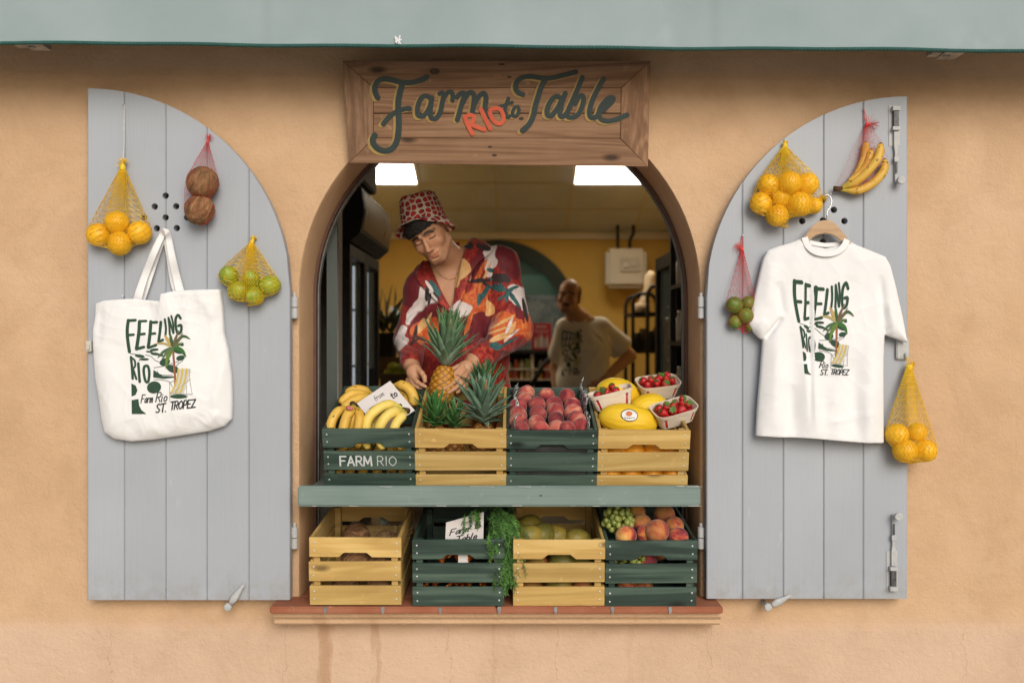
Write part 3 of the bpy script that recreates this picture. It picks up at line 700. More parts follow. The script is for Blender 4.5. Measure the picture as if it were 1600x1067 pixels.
mb.build("lettering", basic("dark_green_sign_paint", (.009, .022, .020), (.015, .032, .028), 20, rough=.55), sign)
mb = MB()
for pts, cl in (([(1085,590),(1120,680),(1165,765)],0),([(1085,590),(1140,572),(1180,590),(1165,640),(1112,662)],0),([(1118,655),(1200,690),(1288,722)],0),([(1252,510),(1300,610),(1350,712)],0),([(1345,530),(1400,502),(1455,515),(1488,590),(1470,650),(1420,655),(1372,610)],1)):
    stroke(mb, ZA(pts), 6.6, smap, closed=bool(cl), lift=.0030, dome=.0002)
mb.build("red_lettering", basic("orange_red_paint", (.52, .075, .028), (.58, .095, .035), 20, rough=.55), sign)

# ================================================================== SHELF AND CRATES
M_SHELF = wood("shelf_paint", ((.145, .205, .18), (.185, .25, .222), (.235, .305, .275)), 8, .5, False, 'X', .25)
M_SHELFD = basic("shelf_edge_wear", (.55, .58, .54), None, 40)
shelf = empty("window_shelf", (ACX, 0, 1.08), "grey-green painted shelf board across the window holding four crates", "shelf")
lipT, lipB = P(0, 759.5, -.148).z, P(0, 791.5, -.148).z; lx, rx = P(464.5, 0, -.148).x, P(1095, 0, -.148).x; SHZ = lipT - .028
mb = MB(); mb.box((lx, -.148, lipB), (rx, -.118, lipT)); mb.build("front_board", M_SHELF, shelf, bevel=.006, seg=3)
mb = MB(); mb.box((lx + .004, -.1175, SHZ - .028), (rx - .004, .60, SHZ)); mb.build("shelf_board", M_SHELF, shelf, bevel=.003)
mb = MB(); mb.box((ACX - AR + .04, .30, SHZ), (ACX + AR - .04, .345, SHZ + .096)); mb.build("rear_batten", M_SHELF, shelf, bevel=.003)
for x in (-.5, .0, .45): 
    mb = MB(); mb.box((x - .015, .37, SHZ - .2), (x + .015, .58, SHZ - .0285)); mb.build("shelf_bracket", M_SHELF, shelf, bevel=.003)
mb = MB(); 
for i in range(26):
    x = random.uniform(lx + .02, rx - .02); z = random.choice((lipT - .001, lipB + .003)); L = random.uniform(.006, .05)
    if random.random() < .35: x = rx - .03 + random.uniform(-.02, .02); L = .02
    stroke(mb, [(x, z), (x + L, z + random.uniform(-.001, .001))], random.uniform(.0012, .0026), lambda u, v, l: Vector((u, -.1482 - l, v)), smooth=False)
mb.build("worn_edge_paint", M_SHELFD, shelf)
mb = MB(); c = P(845, 774, -.148); blob(mb, [(c.x + .005*math.cos(t), c.z + .0026*math.sin(t)) for t in np.linspace(0, 6, 8)], lambda u, v, l: Vector((u, -.1483 - l, v)), rings=1); mb.build("knot", M_DKMETAL, shelf)

M_CG = wood("green_stained_wood", ((.017, .034, .026), (.036, .066, .049), (.075, .118, .090)), 12, .55, True, 'X', .5, .4)
M_CY = wood("yellow_stained_wood", ((.42, .26, .075), (.54, .355, .112), (.64, .45, .17)), 10, .55, True, 'X', .45, .4)
M_NAIL = basic("nail_head", (.62, .62, .60), None, 40, rough=.35, metal=.5)
CW, CD, CH, TH = .31, .46, .231, .011
ZS = [(0, .0665), (.082, .1485), (.164, CH)]
def make_crate(mat):
    root = empty("fruit_crate", (0, 0, 0)); slats = []
    for i, (z0, z1) in enumerate(ZS):                                   # front, then back
        for back in (0, 1):
            mb = MB(); y0, y1 = (0, TH) if not back else (CD - TH, CD); w2 = CW / 2
            if i == 2:                                                  # hand hole
                pts = [(-w2, z0), (-.056, z0), (-.038, z0 + .015), (.038, z0 + .015), (.056, z0), (w2, z0), (w2, z1), (-w2, z1)]
                n = 8; vs = [(x, y0, z) for x, z in pts] + [(x, y1, z) for x, z in pts]
                mb.add(vs, [(0, 1, 2, 7), (2, 3, 6, 7), (3, 4, 5, 6), (15, 10, 9, 8), (15, 14, 11, 10), (14, 13, 12, 11)] + [(k, (k+1) % n, n+(k+1) % n, n+k) for k in range(n)])
            else: mb.box((-w2, y0, z0), (w2, y1, z1))
            o = mb.build("slat", mat, root, bevel=.0016, seg=1)
            if not back:
                slats.append(o)
                for sx in (-1, 1):
                    for dz in (.3, .72):
                        nb = MB(); nb.lathe([(.0032, -.0002), (.0030, .0010), (.0018, .0015), (0, .0016)], 10, Matrix.Translation((sx * (w2 - .0165 + random.uniform(-.001, .001)), 0, z0 + (z1 - z0) * dz + random.uniform(-.002, .002))) @ Matrix.Rotation(R(90), 4, 'X'))
                        nb.build("nail", M_NAIL, o)
    for sx in (-1, 1):
        for (z0, z1) in ZS:
            mb = MB(); L = CD - 2 * TH - .001; mb.box((-L/2, -TH/2, -(z1 - z0)/2), (L/2, TH/2, (z1 - z0)/2))
            link("slat", mb.mesh("side_slat", mat, bevel=.0016, seg=1), root, (sx * (CW/2 - TH/2 - .001), CD/2, (z0 + z1)/2), (0, 0, R(90)))
        for y in (TH + .0005, CD - TH - .0265):
            mb = MB(); xa = sx * (CW/2 - TH - .0015); xb = sx * (CW/2 - TH - .0235); mb.box((min(xa, xb), y, .004), (max(xa, xb), y + .026, CH - .006)); mb.build("post", mat, root, bevel=.001, seg=1)
    for k in range(5):
        mb = MB(); y = .018 + k * .086; mb.box((-CW/2 + TH + .002, y, .004), (CW/2 - TH - .002, y + .074, .012)); mb.build("base_slat", mat, root, bevel=.001, seg=1)
    return root, slats
protoG, slG = make_crate(M_CG); protoY, slY = make_crate(M_CY)
CR = {}
used = set()
def place_crate(key, kind, xL, xR, pytop, yt, tilt, label):
    pr = protoG if kind == 'g' else protoY
    top = P((xL + xR) / 2, pytop, yt); org = top - Matrix.Rotation(R(tilt), 3, 'X') @ Vector((0, 0, CH))
    o = pr if kind not in used else dup(pr); used.add(kind)
    o.location = org; o.rotation_euler = (R(tilt), 0, 0); tag(o, label, "crate", "wooden fruit crates in the window")
    for ch in o.children:
        if ch.name.startswith('slat'): ch.rotation_euler.y += random.uniform(-.005, .005); ch.location += Vector((random.uniform(-.0008, .0008), 0, random.uniform(-.0014, .0014)))
    CR[key] = (o, Matrix.LocRotScale(org, Euler((R(tilt), 0, 0)), None))
place_crate('u1', 'g', 501.8, 647.8, 670, -.158, 15.5, "dark green crate of bananas on the shelf with white lettering")
place_crate('u2', 'y', 648.0, 790.5, 671, -.158, 15.5, "yellow crate of pineapples on the shelf, in front of the man in the patterned shirt")
place_crate('u3', 'g', 791.0, 933.8, 672, -.158, 15.5, "dark green crate of red peaches on the shelf, between two yellow crates")
place_crate('u4', 'y', 935.0, 1078.5, 672, -.158, 15.5, "yellow crate of yellow melons and strawberry punnets, rightmost on the shelf")
place_crate('l1', 'y', 482.0, 626.6, 840.5, -.156, 5, "yellow crate of coconuts on the sill, leftmost under the shelf")
place_crate('l2', 'g', 643.8, 787.8, 842.5, -.156, 5, "dark green crate of carrots on the sill, with leafy tops hanging over its side")
place_crate('l3', 'y', 801.5, 946.2, 843.5, -.156, 6.5, "yellow crate of mangoes on the sill, beside the carrot tops")
place_crate('l4', 'g', 946.8, 1090, 844.5, -.156, 6, "dark green crate of grapes and peaches on the sill, rightmost under the shelf")
# white stencilled letters on the first crate's middle slat
o1 = [c for c in CR['u1'][0].children if c.name.startswith("slat")]
mid = [c for c in o1 if abs(sum(v.co.z for v in c.data.vertices) / len(c.data.vertices) - .115) < .02 and min(v.co.y for v in c.data.vertices) < .001 and c.location.length < .01][0]
mb = MB(); f = lambda u, v, l: Vector((u, -.0004 - l, v))
def cmap(px, py, l): return Vector(((px - 573.5) / 146 * CW, -.0005 - l, .1155 - (py - 722) / 146 * CW))
text(mb, "FARM", (527, 714.5), 15.5, 2.7, cmap, xs=.78, gap=.18); 
text(mb, "RIO", (586.5, 714.5), 15.5, 1.3, cmap, xs=.80, gap=.2)
lo = mb.build("lettering", basic("white_stencil_paint", (.62, .64, .62), None, 60, spots=((.06, .09, .08), 700, .60)), None); lo.parent = mid

def incrate(key, px, py, h):
    """Point on the crate's local plane z = h seen at the pixel."""
    M = CR[key][1]; o = M @ Vector((0, 0, h)); n = M.to_3x3() @ Vector((0, 0, 1)); c = Vector((0, -CAM_D, CAM_Z)); d = P(px, py, 0) - c
    return c + d * ((o - c).dot(n) / d.dot(n))
def loc(key, x, y, z): return CR[key][1] @ Vector((x, y, z))

# ================================================================== FRUIT
def fruit_mat(name, stops, scale, rough=.5, bmp=.15, bscale=60, sheen=0, spots=None, stretch=(1, 1, 1), sss=.0, spec=.4, dist=.001, dtl=4, distort=.5, rnd_=0):
    m, nt, b = newmat(name); v = coords(nt, stretch); n = noise(nt, v, scale, dtl, .55, distort); col = ramp(nt, n, stops)
    at = nd(nt, "Attribute", attribute_name="Col"); col = mixc(nt, 1.0, col, at.outputs[0], 'MULTIPLY')
    if rnd_: col = mixc(nt, 1.0, col, ramp(nt, nd(nt, "ObjectInfo").outputs["Random"], [(0, (rnd_, rnd_ * .9, rnd_)), (1, (1.15, 1.2, 1.1))]), 'MULTIPLY')
    if spots: f = ramp(nt, noise(nt, v, spots[1], 3, .6), [(spots[2], (0, 0, 0)), (spots[2] + .05, (1, 1, 1))]); col = mixc(nt, f, col, spots[0])
    nt.links.new(col, b.inputs["Base Color"]); b.inputs["Roughness"].default_value = rough; b.inputs["Sheen Weight"].default_value = sheen; b.inputs["Specular IOR Level"].default_value = spec
    if sss: b.inputs["Subsurface Weight"].default_value = sss; b.inputs["Subsurface Radius"].default_value = (1, .5, .2); b.inputs["Subsurface Scale"].default_value = .004
    if bmp: bump(nt, b, noise(nt, v, bscale, 3), bmp, dist)
    return m
F_PEACH = fruit_mat("peach_skin", [(.32, (.10, .012, .022)), (.44, (.27, .025, .032)), (.55, (.44, .075, .06)), (.68, (.62, .27, .17))], 15, .75, .08, 300, .25, distort=.8, rnd_=.62)
F_PEACH2 = fruit_mat("blush_peach_skin", [(.34, (.16, .015, .025)), (.45, (.42, .055, .04)), (.55, (.66, .22, .06)), (.7, (.75, .42, .12))], 15, .75, .08, 300, .25, distort=.8, rnd_=.6)
F_ORANGE = fruit_mat("orange_skin", [(.3, (.80, .30, .012)), (.7, (.86, .38, .02))], 10, .42, .35, 260, dist=.0012)
F_ORANGEY = fruit_mat("golden_orange_skin", [(.3, (.83, .40, .012)), (.7, (.88, .50, .02))], 10, .42, .35, 260, dist=.0012)
F_LIME = fruit_mat("lime_skin", [(.3, (.16, .24, .022)), (.55, (.30, .36, .03)), (.72, (.50, .46, .05))], 14, .4, .3, 240)
F_LIMEG = fruit_mat("green_lime_skin", [(.3, (.085, .15, .018)), (.6, (.15, .22, .03)), (.75, (.24, .26, .05))], 14, .42, .3, 240)
F_COCO = fruit_mat("coconut_husk", [(.3, (.10, .048, .02)), (.5, (.21, .105, .045)), (.72, (.38, .21, .10))], 30, .9, .9, 60, stretch=(1, 1, .25), dist=.004, dtl=7, distort=2.5)
F_MELON = fruit_mat("melon_rind", [(.3, (.72, .43, .012)), (.7, (.82, .56, .03))], 8, .45, .25, 40, stretch=(.35, 1, 1), dist=.002)
F_MANGO = fruit_mat("mango_skin", [(.3, (.10, .10, .022)), (.5, (.22, .18, .03)), (.68, (.34, .24, .04))], 12, .5, .1, 60, spots=((.10, .05, .02), 40, .68))
F_MANGOR = fruit_mat("red_mango_skin", [(.3, (.33, .05, .03)), (.55, (.36, .16, .04)), (.7, (.25, .22, .04))], 12, .5, .1, 60)
F_BAN = fruit_mat("banana_peel", [(.3, (.60, .35, .045)), (.7, (.74, .47, .085))], 14, .5, .1, 60, spots=((.16, .075, .02), 50, .62), stretch=(1, 1, 1))
F_BANG = fruit_mat("pale_banana_peel", [(.3, (.74, .54, .10)), (.7, (.80, .62, .16))], 14, .5, .1, 60, spots=((.40, .26, .07), 50, .70))
F_GRAPE = fruit_mat("green_grape", [(.3, (.20, .25, .05)), (.7, (.33, .36, .09))], 20, .35, .03, 60, sss=.3, spec=.5)
F_STRAW = fruit_mat("strawberry_red", [(.3, (.36, .008, .012)), (.7, (.54, .022, .02))], 30, .42, .6, 160, spec=.5, dist=.002)
F_LEAFG = fruit_mat("calyx_green", [(.3, (.05, .14, .02)), (.7, (.10, .22, .04))], 40, .6, .1)
F_STEM = fruit_mat("dry_stem", [(.3, (.10, .06, .025)), (.7, (.18, .12, .05))], 60, .8, .3)
F_CARROT = fruit_mat("carrot_skin", [(.3, (.58, .13, .015)), (.7, (.72, .22, .03))], 30, .55, .4, 90, stretch=(1, 1, 1))

def ball(r, sx=1, sz=1, cleft=0, dent=.08, nz=.02, n=28, m_=18, seed=0, point=0):
    mb = MB(); g = random.Random(seed); ph = [g.uniform(0, 6.3) for _ in range(6)]; prof = []
    for i in range(m_ + 1):
        t = math.pi * i / m_; rr = math.sin(t); z = -math.cos(t)
        if z > 0: z = z - dent * math.exp(-(rr / .28)**2) + point * math.exp(-(rr / .22)**2)
        else: z = z + .5 * dent * math.exp(-(rr / .25)**2) - .6 * point * math.exp(-(rr / .2)**2)
        prof.append((max(rr, 0) * r * sx, z * r * sz))
    prof[0] = (0, prof[0][1]); prof[-1] = (0, prof[-1][1])
    vs = []; nn = n
    def wob(an, i):
        t = i / m_; q = 1 + nz * (math.sin(2*an + ph[0]) * .6 + math.sin(3*an + ph[1] + 4*t) * .4)
        if cleft: q -= cleft * math.exp(-((math.atan2(math.sin(an), math.cos(an))) / .16)**2) * math.sin(math.pi * t)**.5
        return q
    mb.lathe(prof, nn, None, None, wob); return mb
def place(name, me, p, label, cat, group, rot=None, scale=1):
    o = link(name, me, None, p, rot if rot is not None else [random.uniform(0, 6.28) for _ in range(3)]); o.scale = (scale,) * 3 if not hasattr(scale, '__len__') else scale
    return tag(o, label, cat, group)
ORD = ["first", "second", "third", "fourth", "fifth", "sixth", "seventh"]

ME_PEACH = [ball(.0325, 1, .95, .05, .12, .02, seed=s).mesh("peach", F_PEACH, True, weld=1e-6) for s in range(3)]
ME_PEACH2 = [ball(.0375, 1, .95, .05, .12, .02, seed=s).mesh("peach", F_PEACH2, True, weld=1e-6) for s in range(3)]
ME_ORANGE = [ball(.040, 1, .95, 0, .04, .012, seed=s).mesh("orange", F_ORANGE, True, weld=1e-6) for s in range(2)]
ME_ORANGEY = [ball(.040, 1, .97, 0, .03, .015, seed=s).mesh("orange", F_ORANGEY, True, weld=1e-6) for s in range(2)]
ME_LIME = [ball(.033, 1, 1.12, 0, 0, .012, seed=s, point=.12).mesh("lime", F_LIME, True, weld=1e-6) for s in range(2)]
ME_LIMEG = [ball(.030, 1, 1.05, 0, 0, .012, seed=s, point=.08).mesh("lime", F_LIMEG, True, weld=1e-6) for s in range(2)]
ME_MANGO = [ball(.042, 1, 1.25, 0, .03, .03, seed=s).mesh("mango", F_MANGO, True, weld=1e-6) for s in range(2)]
ME_MANGOR = [ball(.042, 1, 1.2, 0, .03, .03, seed=s).mesh("mango", F_MANGOR, True, weld=1e-6) for s in range(2)]

def coconut(r, seed):
    mb = ball(r, 1, 1.04, 0, .0, .025, 40, 26, seed); g = random.Random(seed)
    for i, p in enumerate(mb.v):
        q = Vector(p); mb.v[i] = tuple(q * (1 + g.uniform(-.012, .012)))
    for _ in range(220):                                              # husk fibres lying along the shell
        u = Vector((g.gauss(0, 1), g.gauss(0, 1), g.gauss(0, 1))).normalized(); t = (u.cross(Vector((g.gauss(0, .5), g.gauss(0, .5), 1)))).cross(u).normalized()
        pts = []; q = u * r * 1.005
        for k in range(5): pts.append(q * (1 + .012 * k * g.random())); q = (q + t * r * .12 + Vector((g.gauss(0, 1), g.gauss(0, 1), g.gauss(0, 1))) * r * .03).normalized() * r * 1.012
        mb.sweep(pts, .00035, 3, caps=False, col=(g.uniform(.7, 1.8),) * 3)
    return mb.mesh("coconut", F_COCO, True)
ME_COCO = [coconut(.054, s) for s in range(2)]

# ---- peaches in the upper green crate
rows = [("back row", [(822.7,614),(853.8,618),(885.7,620)], .243), ("fourth row", [(818,626),(809,636),(839,633),(866,632.5),(894.7,634)], .236),
        ("third row", [(809.7,648.5),(840.7,647.3),(867.7,643.5),(895.8,646)], .228), ("second row", [(810,660),(839,662),(869,656.5),(901,656)], .222), ("front row", [(813,671),(845,671.5),(869.5,670),(885.5,672),(908,667)], .210)]
for rn, pts, h in rows:
    for i, (px, py) in enumerate(sorted(pts)):
        place("peach", random.choice(ME_PEACH), incrate('u3', px, py, h), f"red peach in the upper green crate, {ORD[i]} from left, {rn}", "peach", "peaches in the upper green crate", scale=random.uniform(.95, 1.06))
m, nt, b = newmat("checked_paper"); v = coords(nt, rnd=False)
ck = nd(nt, "TexChecker", {"Vector": v, "Color1": (.03, .05, .045, 1), "Color2": (.6, .6, .56, 1), "Scale": 62.0}); nt.links.new(ck.outputs[0], b.inputs["Base Color"]); b.inputs["Roughness"].default_value = .6
M_CHECK = m
for sx, nm, lab in ((.122, 45, "green and white checked paper liner along the right side of the peach crate"), (-.128, 30, "green and white checked paper liner along the left side of the peach crate")):
    mb = MB(); n = 26; vs = []
    for i in range(n):
        t = i / (n - 1); y = .03 + .40 * t; hgt = .262 + .022 * math.sin(t * 9 + sx * 30) + .02 * t
        for j, z in enumerate((.06, .15, hgt - .02, hgt)): vs.append(loc('u3', sx + .006 * math.sin(t * 30 + j) * (j / 3) + (.008 if j == 3 else 0) * (1 if sx > 0 else 1.6), y, z))
    mb.add(vs, [(i*4+j, i*4+4+j, i*4+5+j, i*4+1+j) for i in range(n-1) for j in range(3)]); o = mb.build("paper_liner", M_CHECK, None, True)
    tag(o, lab, "paper liner", "checked paper liners in the peach crate"); so_ = o.modifiers.new("thickness", 'SOLIDIFY'); so_.thickness = .0008
mb = MB(); mb.box((-.12, .012, .05), (.12, .40, .17), CR['u3'][1]); tag(mb.build("cardboard_tray", basic("black_tray_card", (.02, .022, .02), (.035, .035, .03), 20, rough=.5), None, bevel=.004), "black card tray under the peaches in the green crate", "tray")

# ---- bananas
def banana(pts, r, mat_col_tip=(.25, .18, .10), stem=True, nseg=18, tipcol=(.22, .15, .06), flat=(1.0,)):
    """Curved pentagonal fruit along pts (first = blossom end, last = stem end)."""
    q = catmull([tuple(p) for p in pts], 8); m_ = len(q); L = [0]
    for i in range(1, m_): L.append(L[-1] + np.linalg.norm(q[i] - q[i-1]))
    rad = []; cols = []
    for s in L:
        t = s / L[-1]; a = r * min(1, (max(t, .0) / .16)**.55 + .18) if t < .16 else r
        if t > .78: a = r * (1 - .66 * min(1, (t - .78) / .16)**.8)
        rad.append(a); k = 1.0
        cols.append(tipcol if t < .025 else ((.72, .86, .62) if t > .86 else (1, 1, 1)))
    mb = MB(); mb.sweep([Vector(p) for p in q], rad, 10, cols, prof=[1.0, .95, 1.03, .95, 1.0, .95, 1.03, .95, 1.0, .96]); return mb
def hand(key, label, fruits, stem_pts, mat, stem_col=(.6, .55, .45), sticker=None, group="banana hands in the green crate"):
    c = Vector(stem_pts[-1]); root = empty("banana_hand", c, label, "bananas", group)
    for pts, r in fruits: banana(pts, r).build("banana", mat, root, True)
    mb = MB(); mb.sweep(stem_pts, [.009] * (len(stem_pts) - 1) + [.0105], 10, (.55, .42, .30)); mb.build("stem", F_STEM, root, True)
    if sticker:
        mb = MB(); p, rx, ry = sticker
        blob(mb, [(rx * math.cos(t), ry * math.sin(t)) for t in np.linspace(0, 6.283, 17)[:-1]], lambda u, v, l: p + Vector((u, -.0006 - l + (u*u + v*v) * 12, v - u * .1)), smooth=False); st = mb.build("sticker", basic("red_sticker", (.45, .02, .06), None, 50, rough=.4), root)
        mb = MB()
        for dx in (-.5, -.2, .15, .45): stroke(mb, [(rx*dx, -ry*.3), (rx*(dx+.12), ry*.3)], .0012, lambda u, v, l: p + Vector((u, -.0014 - l + (u*u + v*v) * 12, v - u * .1)))
        mb.build("sticker_print", basic("sticker_white", (.8, .8, .78), None, 50), st)
    return root
I = lambda px, py, h: incrate('u1', px, py, h)
def IY(px, py, y): return P(px, py, y)
hand('u1', "pale yellow hand of bananas with brown stem end, in front of the card",
  [([IY(575,703,-.105), IY(571,680,-.11), IY(575,655,-.105), IY(592,638,-.085), IY(612,632,-.06), IY(633,640,-.045)], .0185),
   ([IY(600,704,-.118), IY(592,676,-.122), IY(600,655,-.118), IY(614,644,-.10), IY(634,641,-.055)], .0185),
   ([IY(628,702,-.115), IY(616,677,-.120), IY(619,662,-.115), IY(628,651,-.095), IY(635,642,-.06)], .017),
   ([IY(560,700,-.06), IY(585,664,-.03), IY(605,640,-.02), IY(633,640,-.035)], .0175)], [IY(630,640,-.05), IY(638,642,-.066)], F_BANG)
hand('u1', "spotted hand of bananas with a small red sticker, left front of the green crate",
  [([IY(519,702,-.10), IY(516,680,-.115), IY(518,660,-.11), IY(528,643,-.09), IY(546,635,-.06)], .0172),
   ([IY(542,702,-.115), IY(536,678,-.128), IY(540,656,-.122), IY(548,640,-.10), IY(552,634,-.07)], .0180),
   ([IY(560,700,-.11), IY(559,676,-.123), IY(562,655,-.115), IY(560,642,-.09), IY(553,635,-.07)], .0165),
   ([IY(548,690,-.07), IY(550,665,-.085), IY(552,648,-.085), IY(551,636,-.06)], .017)], [IY(551,635,-.055), IY(551,630,-.04)], F_BAN, sticker=(IY(546,637.5,-.133), .0125, .0062))
hand('u1', "browning bananas lying across the back left of the green crate",
  [([IY(540,617,.10), IY(550,610,.11), IY(562,608,.12), IY(582,615,.13)], .0165), ([IY(531,632,.04), IY(540,622,.055), IY(553,615,.07), IY(580,618,.115)], .0165), ([IY(534,640,.01), IY(548,628,.03), IY(565,622,.05), IY(583,622,.10)], .0165)], [IY(579,617,.115), IY(588,620,.12)], F_BAN)
hand('u1', "single plump banana behind the right edge of the card in the green crate",
  [([IY(646,636,.075), IY(646,622,.09), IY(640,609,.10), IY(628,602,.11), IY(612,602,.115)], .0195), ([IY(640,645,.085), IY(638,627,.11), IY(630,612,.13), IY(612,606,.135)], .018)], [IY(614,603,.12), IY(606,604,.12)], F_BAN)
hand('u1', "brown-tipped bananas low in the green crate, seen between its lower slats",
  [([loc('u1', x, .05, .03), loc('u1', x - .01, .10, .055), loc('u1', x - .015, .16, .075), loc('u1', x * .6, .25, .08)], .018) for x in (-.115, -.075, -.03, .02, .07, .11)], [loc('u1', 0, .24, .08), loc('u1', 0, .27, .08)], F_BAN)

# ---- price cards
M_CARD = basic("white_card", (.62, .57, .55), (.68, .63, .61), 6, rough=.7, bmp=.05)
M_INK = basic("black_ink", (.012, .014, .014), None, 30, rough=.6)
def card(label, c4p, th=.0016):
    """Flat card with corners TL, TR, BR, BL; text space is 0..1."""
    root = empty("price_card", c4p[3], label, "card"); TL, TR, BR, BL = [Vector(p) for p in c4p]; n = (TR - TL).cross(BL - TL).normalized(); n = -n if n.y > 0 else n
    mb = MB(); vs = [TL, TR, BR, BL] + [p - n * th for p in (TL, TR, BR, BL)]; mb.add(vs, [(0,1,2,3),(7,6,5,4),(0,1,5,4),(1,2,6,5),(2,3,7,6),(3,0,4,7)]); mb.build("board", M_CARD, root)
    def mp(u, v, l): return TL.lerp(TR, u).lerp(BL.lerp(BR, u), v) + n * (l + .0003)
    mb = MB(); text(mb, "from", (.40, .10), .13, .013, mp, .75, slant=.15)
    text(mb, "Farm", (.10, .32), .20, .034, mp, .78, slant=.3, rise=.06); text(mb, "to", (.75, .27), .17, .030, mp, .80, slant=.2, rise=.06)
    text(mb, "Table", (.26, .60), .20, .034, mp, .80, slant=.3, rise=.06); mb.build("lettering", M_INK, root)
TL, TR = P(557.5, 630, .02), P(609.5, 595, .06); dn = (P(648, 641, .0) - TR)
card("white price card standing among the bananas, tilted clockwise away from the pale bunch", [TL, TR, TR + dn, TL + dn])
yb_ = -.05
card("white Farm to Table card standing in the crate of carrots beside the leafy tops", [P(697, 816, yb_), P(756, 799.5, yb_), P(755, 853, yb_ - .01), P(695, 857, yb_ - .01)])

# ---- pineapples
m, nt, b = newmat("pineapple_rind"); v = coords(nt); at = nd(nt, "Attribute", attribute_name="Col")
col = mixc(nt, 1.0, ramp(nt, noise(nt, v, 60, 4), [(.3, (.80, .80, .80)), (.7, (1.1, 1.05, 1.0))]), at.outputs[0], 'MULTIPLY'); nt.links.new(col, b.inputs["Base Color"]); b.inputs["Roughness"].default_value = .55; bump(nt, b, noise(nt, v, 200, 3), .3, .001)
F_PINE = m
m, nt, b = newmat("pineapple_leaf"); v = coords(nt); at = nd(nt, "Attribute", attribute_name="Col")
col = mixc(nt, 1.0, ramp(nt, noise(nt, v, 45, 4), [(.3, (.75, .75, .75)), (.7, (1.2, 1.2, 1.2))]), at.outputs[0], 'MULTIPLY'); nt.links.new(col, b.inputs["Base Color"]); b.inputs["Roughness"].default_value = .55
F_PLEAF = m
def pineapple(label, base, axis, L, rad, crown_h, nleaf, leafcol, tipcol, body=(.62, .27, .02), spread=1.0, seed=0, wide=1.0, el0=40):
    """Standing on `base`; diamond-eyed body of length L along axis, then a rosette crown."""
    g = random.Random(seed); root = empty("pineapple", base, label, "pineapple", "pineapples in and above the yellow crate"); ax = Vector(axis).normalized(); Mx = ax.to_track_quat('Z', 'Y').to_matrix().to_4x4(); Mx.translation = base
    mb = MB(); n, mm = 72, 54; vs = []; cs = []
    for i in range(mm + 1):
        t = i / mm; prof = rad * max(math.sin(math.pi * (.06 + .88 * t)), 0)**.42 * (1.03 - .12 * t)
        if i in (0, mm): prof = rad * .25
        for k in range(n):
            an = 2 * math.pi * k / n; a1 = (an * 8 / (2*math.pi) + t * 6.0) % 1; a2 = (an * 8 / (2*math.pi) - t * 6.0) % 1
            e = min(min(a1, 1 - a1), min(a2, 1 - a2)) * 2; h = min(e * 1.7, 1)
            cd = math.hypot(a1 - .5, a2 - .5); eye = math.exp(-(cd / .14)**2)
            r = prof * (1 + .055 * h**.7 + .03 * eye); vs.append(Mx @ Vector((r * math.cos(an), r * math.sin(an), t * L)))
            q = .35 + .65 * h; c = [body[0] * q, body[1] * q * (.9 + .2 * h), body[2] * q]; c = [a * (1 - .75 * eye) + d * .75 * eye for a, d in zip(c, (.30, .13, .05))]; cs.append(c)
    mb.add(vs, [(i*n+k, i*n+(k+1) % n, (i+1)*n+(k+1) % n, (i+1)*n+k) for i in range(mm) for k in range(n)] + [tuple(range(n))[::-1], tuple(mm*n+k for k in range(n))], cs); mb.build("fruit_body", F_PINE, root, True)
    mb = MB()
    for i in range(nleaf):
        t = i / nleaf; an = i * 2.39996 + g.uniform(-.2, .2); el = R(el0 + (88 - el0) * t**.8) + g.uniform(-.1, .1); ll = crown_h * (.30 + .70 * math.sin(math.pi * min(.16 + .62 * t, 1))) * g.uniform(.85, 1.12); h0 = L * .985 + crown_h * .34 * t
        wd = crown_h * .088 * g.uniform(.8, 1.15) * wide; out = Vector((math.cos(an), math.sin(an), 0)); side = Vector((-math.sin(an), math.cos(an), 0)); q = out * rad * .18 * (1 - t) + Vector((0, 0, h0)); e2 = el; pts = []; K = 9
        curl = g.uniform(-.9, .25) * (1 - t * .6) * spread
        for k in range(K + 1):
            s = k / K; pts.append((q.copy(), s, e2)); q = q + (out * math.cos(e2) + Vector((0, 0, math.sin(e2)))) * ll / K; e2 += curl / K + .10 * (1 - s) / K
        vv = []; cc = []; gl = g.uniform(.75, 1.25); lcol = [a * (1 - max(t - .35, 0) / .65) + b__ * max(t - .35, 0) / .65 for a, b__ in zip(leafcol, (.055, .15, .04))]; br = g.random() < .12
        for (p, s, e_) in pts:
            ww = wd * (min(1, .55 + s * 2) * (1 - s)**.72 + .01); nrm = out * -math.sin(e_) + Vector((0, 0, math.cos(e_)))
            for d, li in ((-1, .45), (-.4, .08), (0, 0), (.4, .08), (1, .45)): vv.append(Mx @ (p + side * ww * d + nrm * ww * li)); c = [a * gl * (1 - s) + b__ * gl * s for a, b__ in zip(lcol, tipcol)]; cc.append((.30, .20, .09) if br and s > .7 else ([x * (1.35 if abs(d) == 1 else 1) for x in c]))
        mb.add(vv, [(k*5+j, k*5+5+j, k*5+6+j, k*5+1+j) for k in range(K) for j in range(4)], cc)
    o = mb.build("crown", F_PLEAF, root, True); sd = o.modifiers.new("thickness", 'SOLIDIFY'); sd.thickness = .0012
    return root
GRY, GRN = (.185, .235, .185), (.05, .13, .04)
pineapple("golden pineapple held upright by the man in the patterned shirt", P(689, 634, .215), P(703, 500, .235) - P(689, 634, .215), .150, .050, .180, 74, GRY, (.07, .16, .06), seed=3, spread=.45, wide=1.3)
def stand(px, py, h, ln): q = incrate('u2', px, py, h); return q
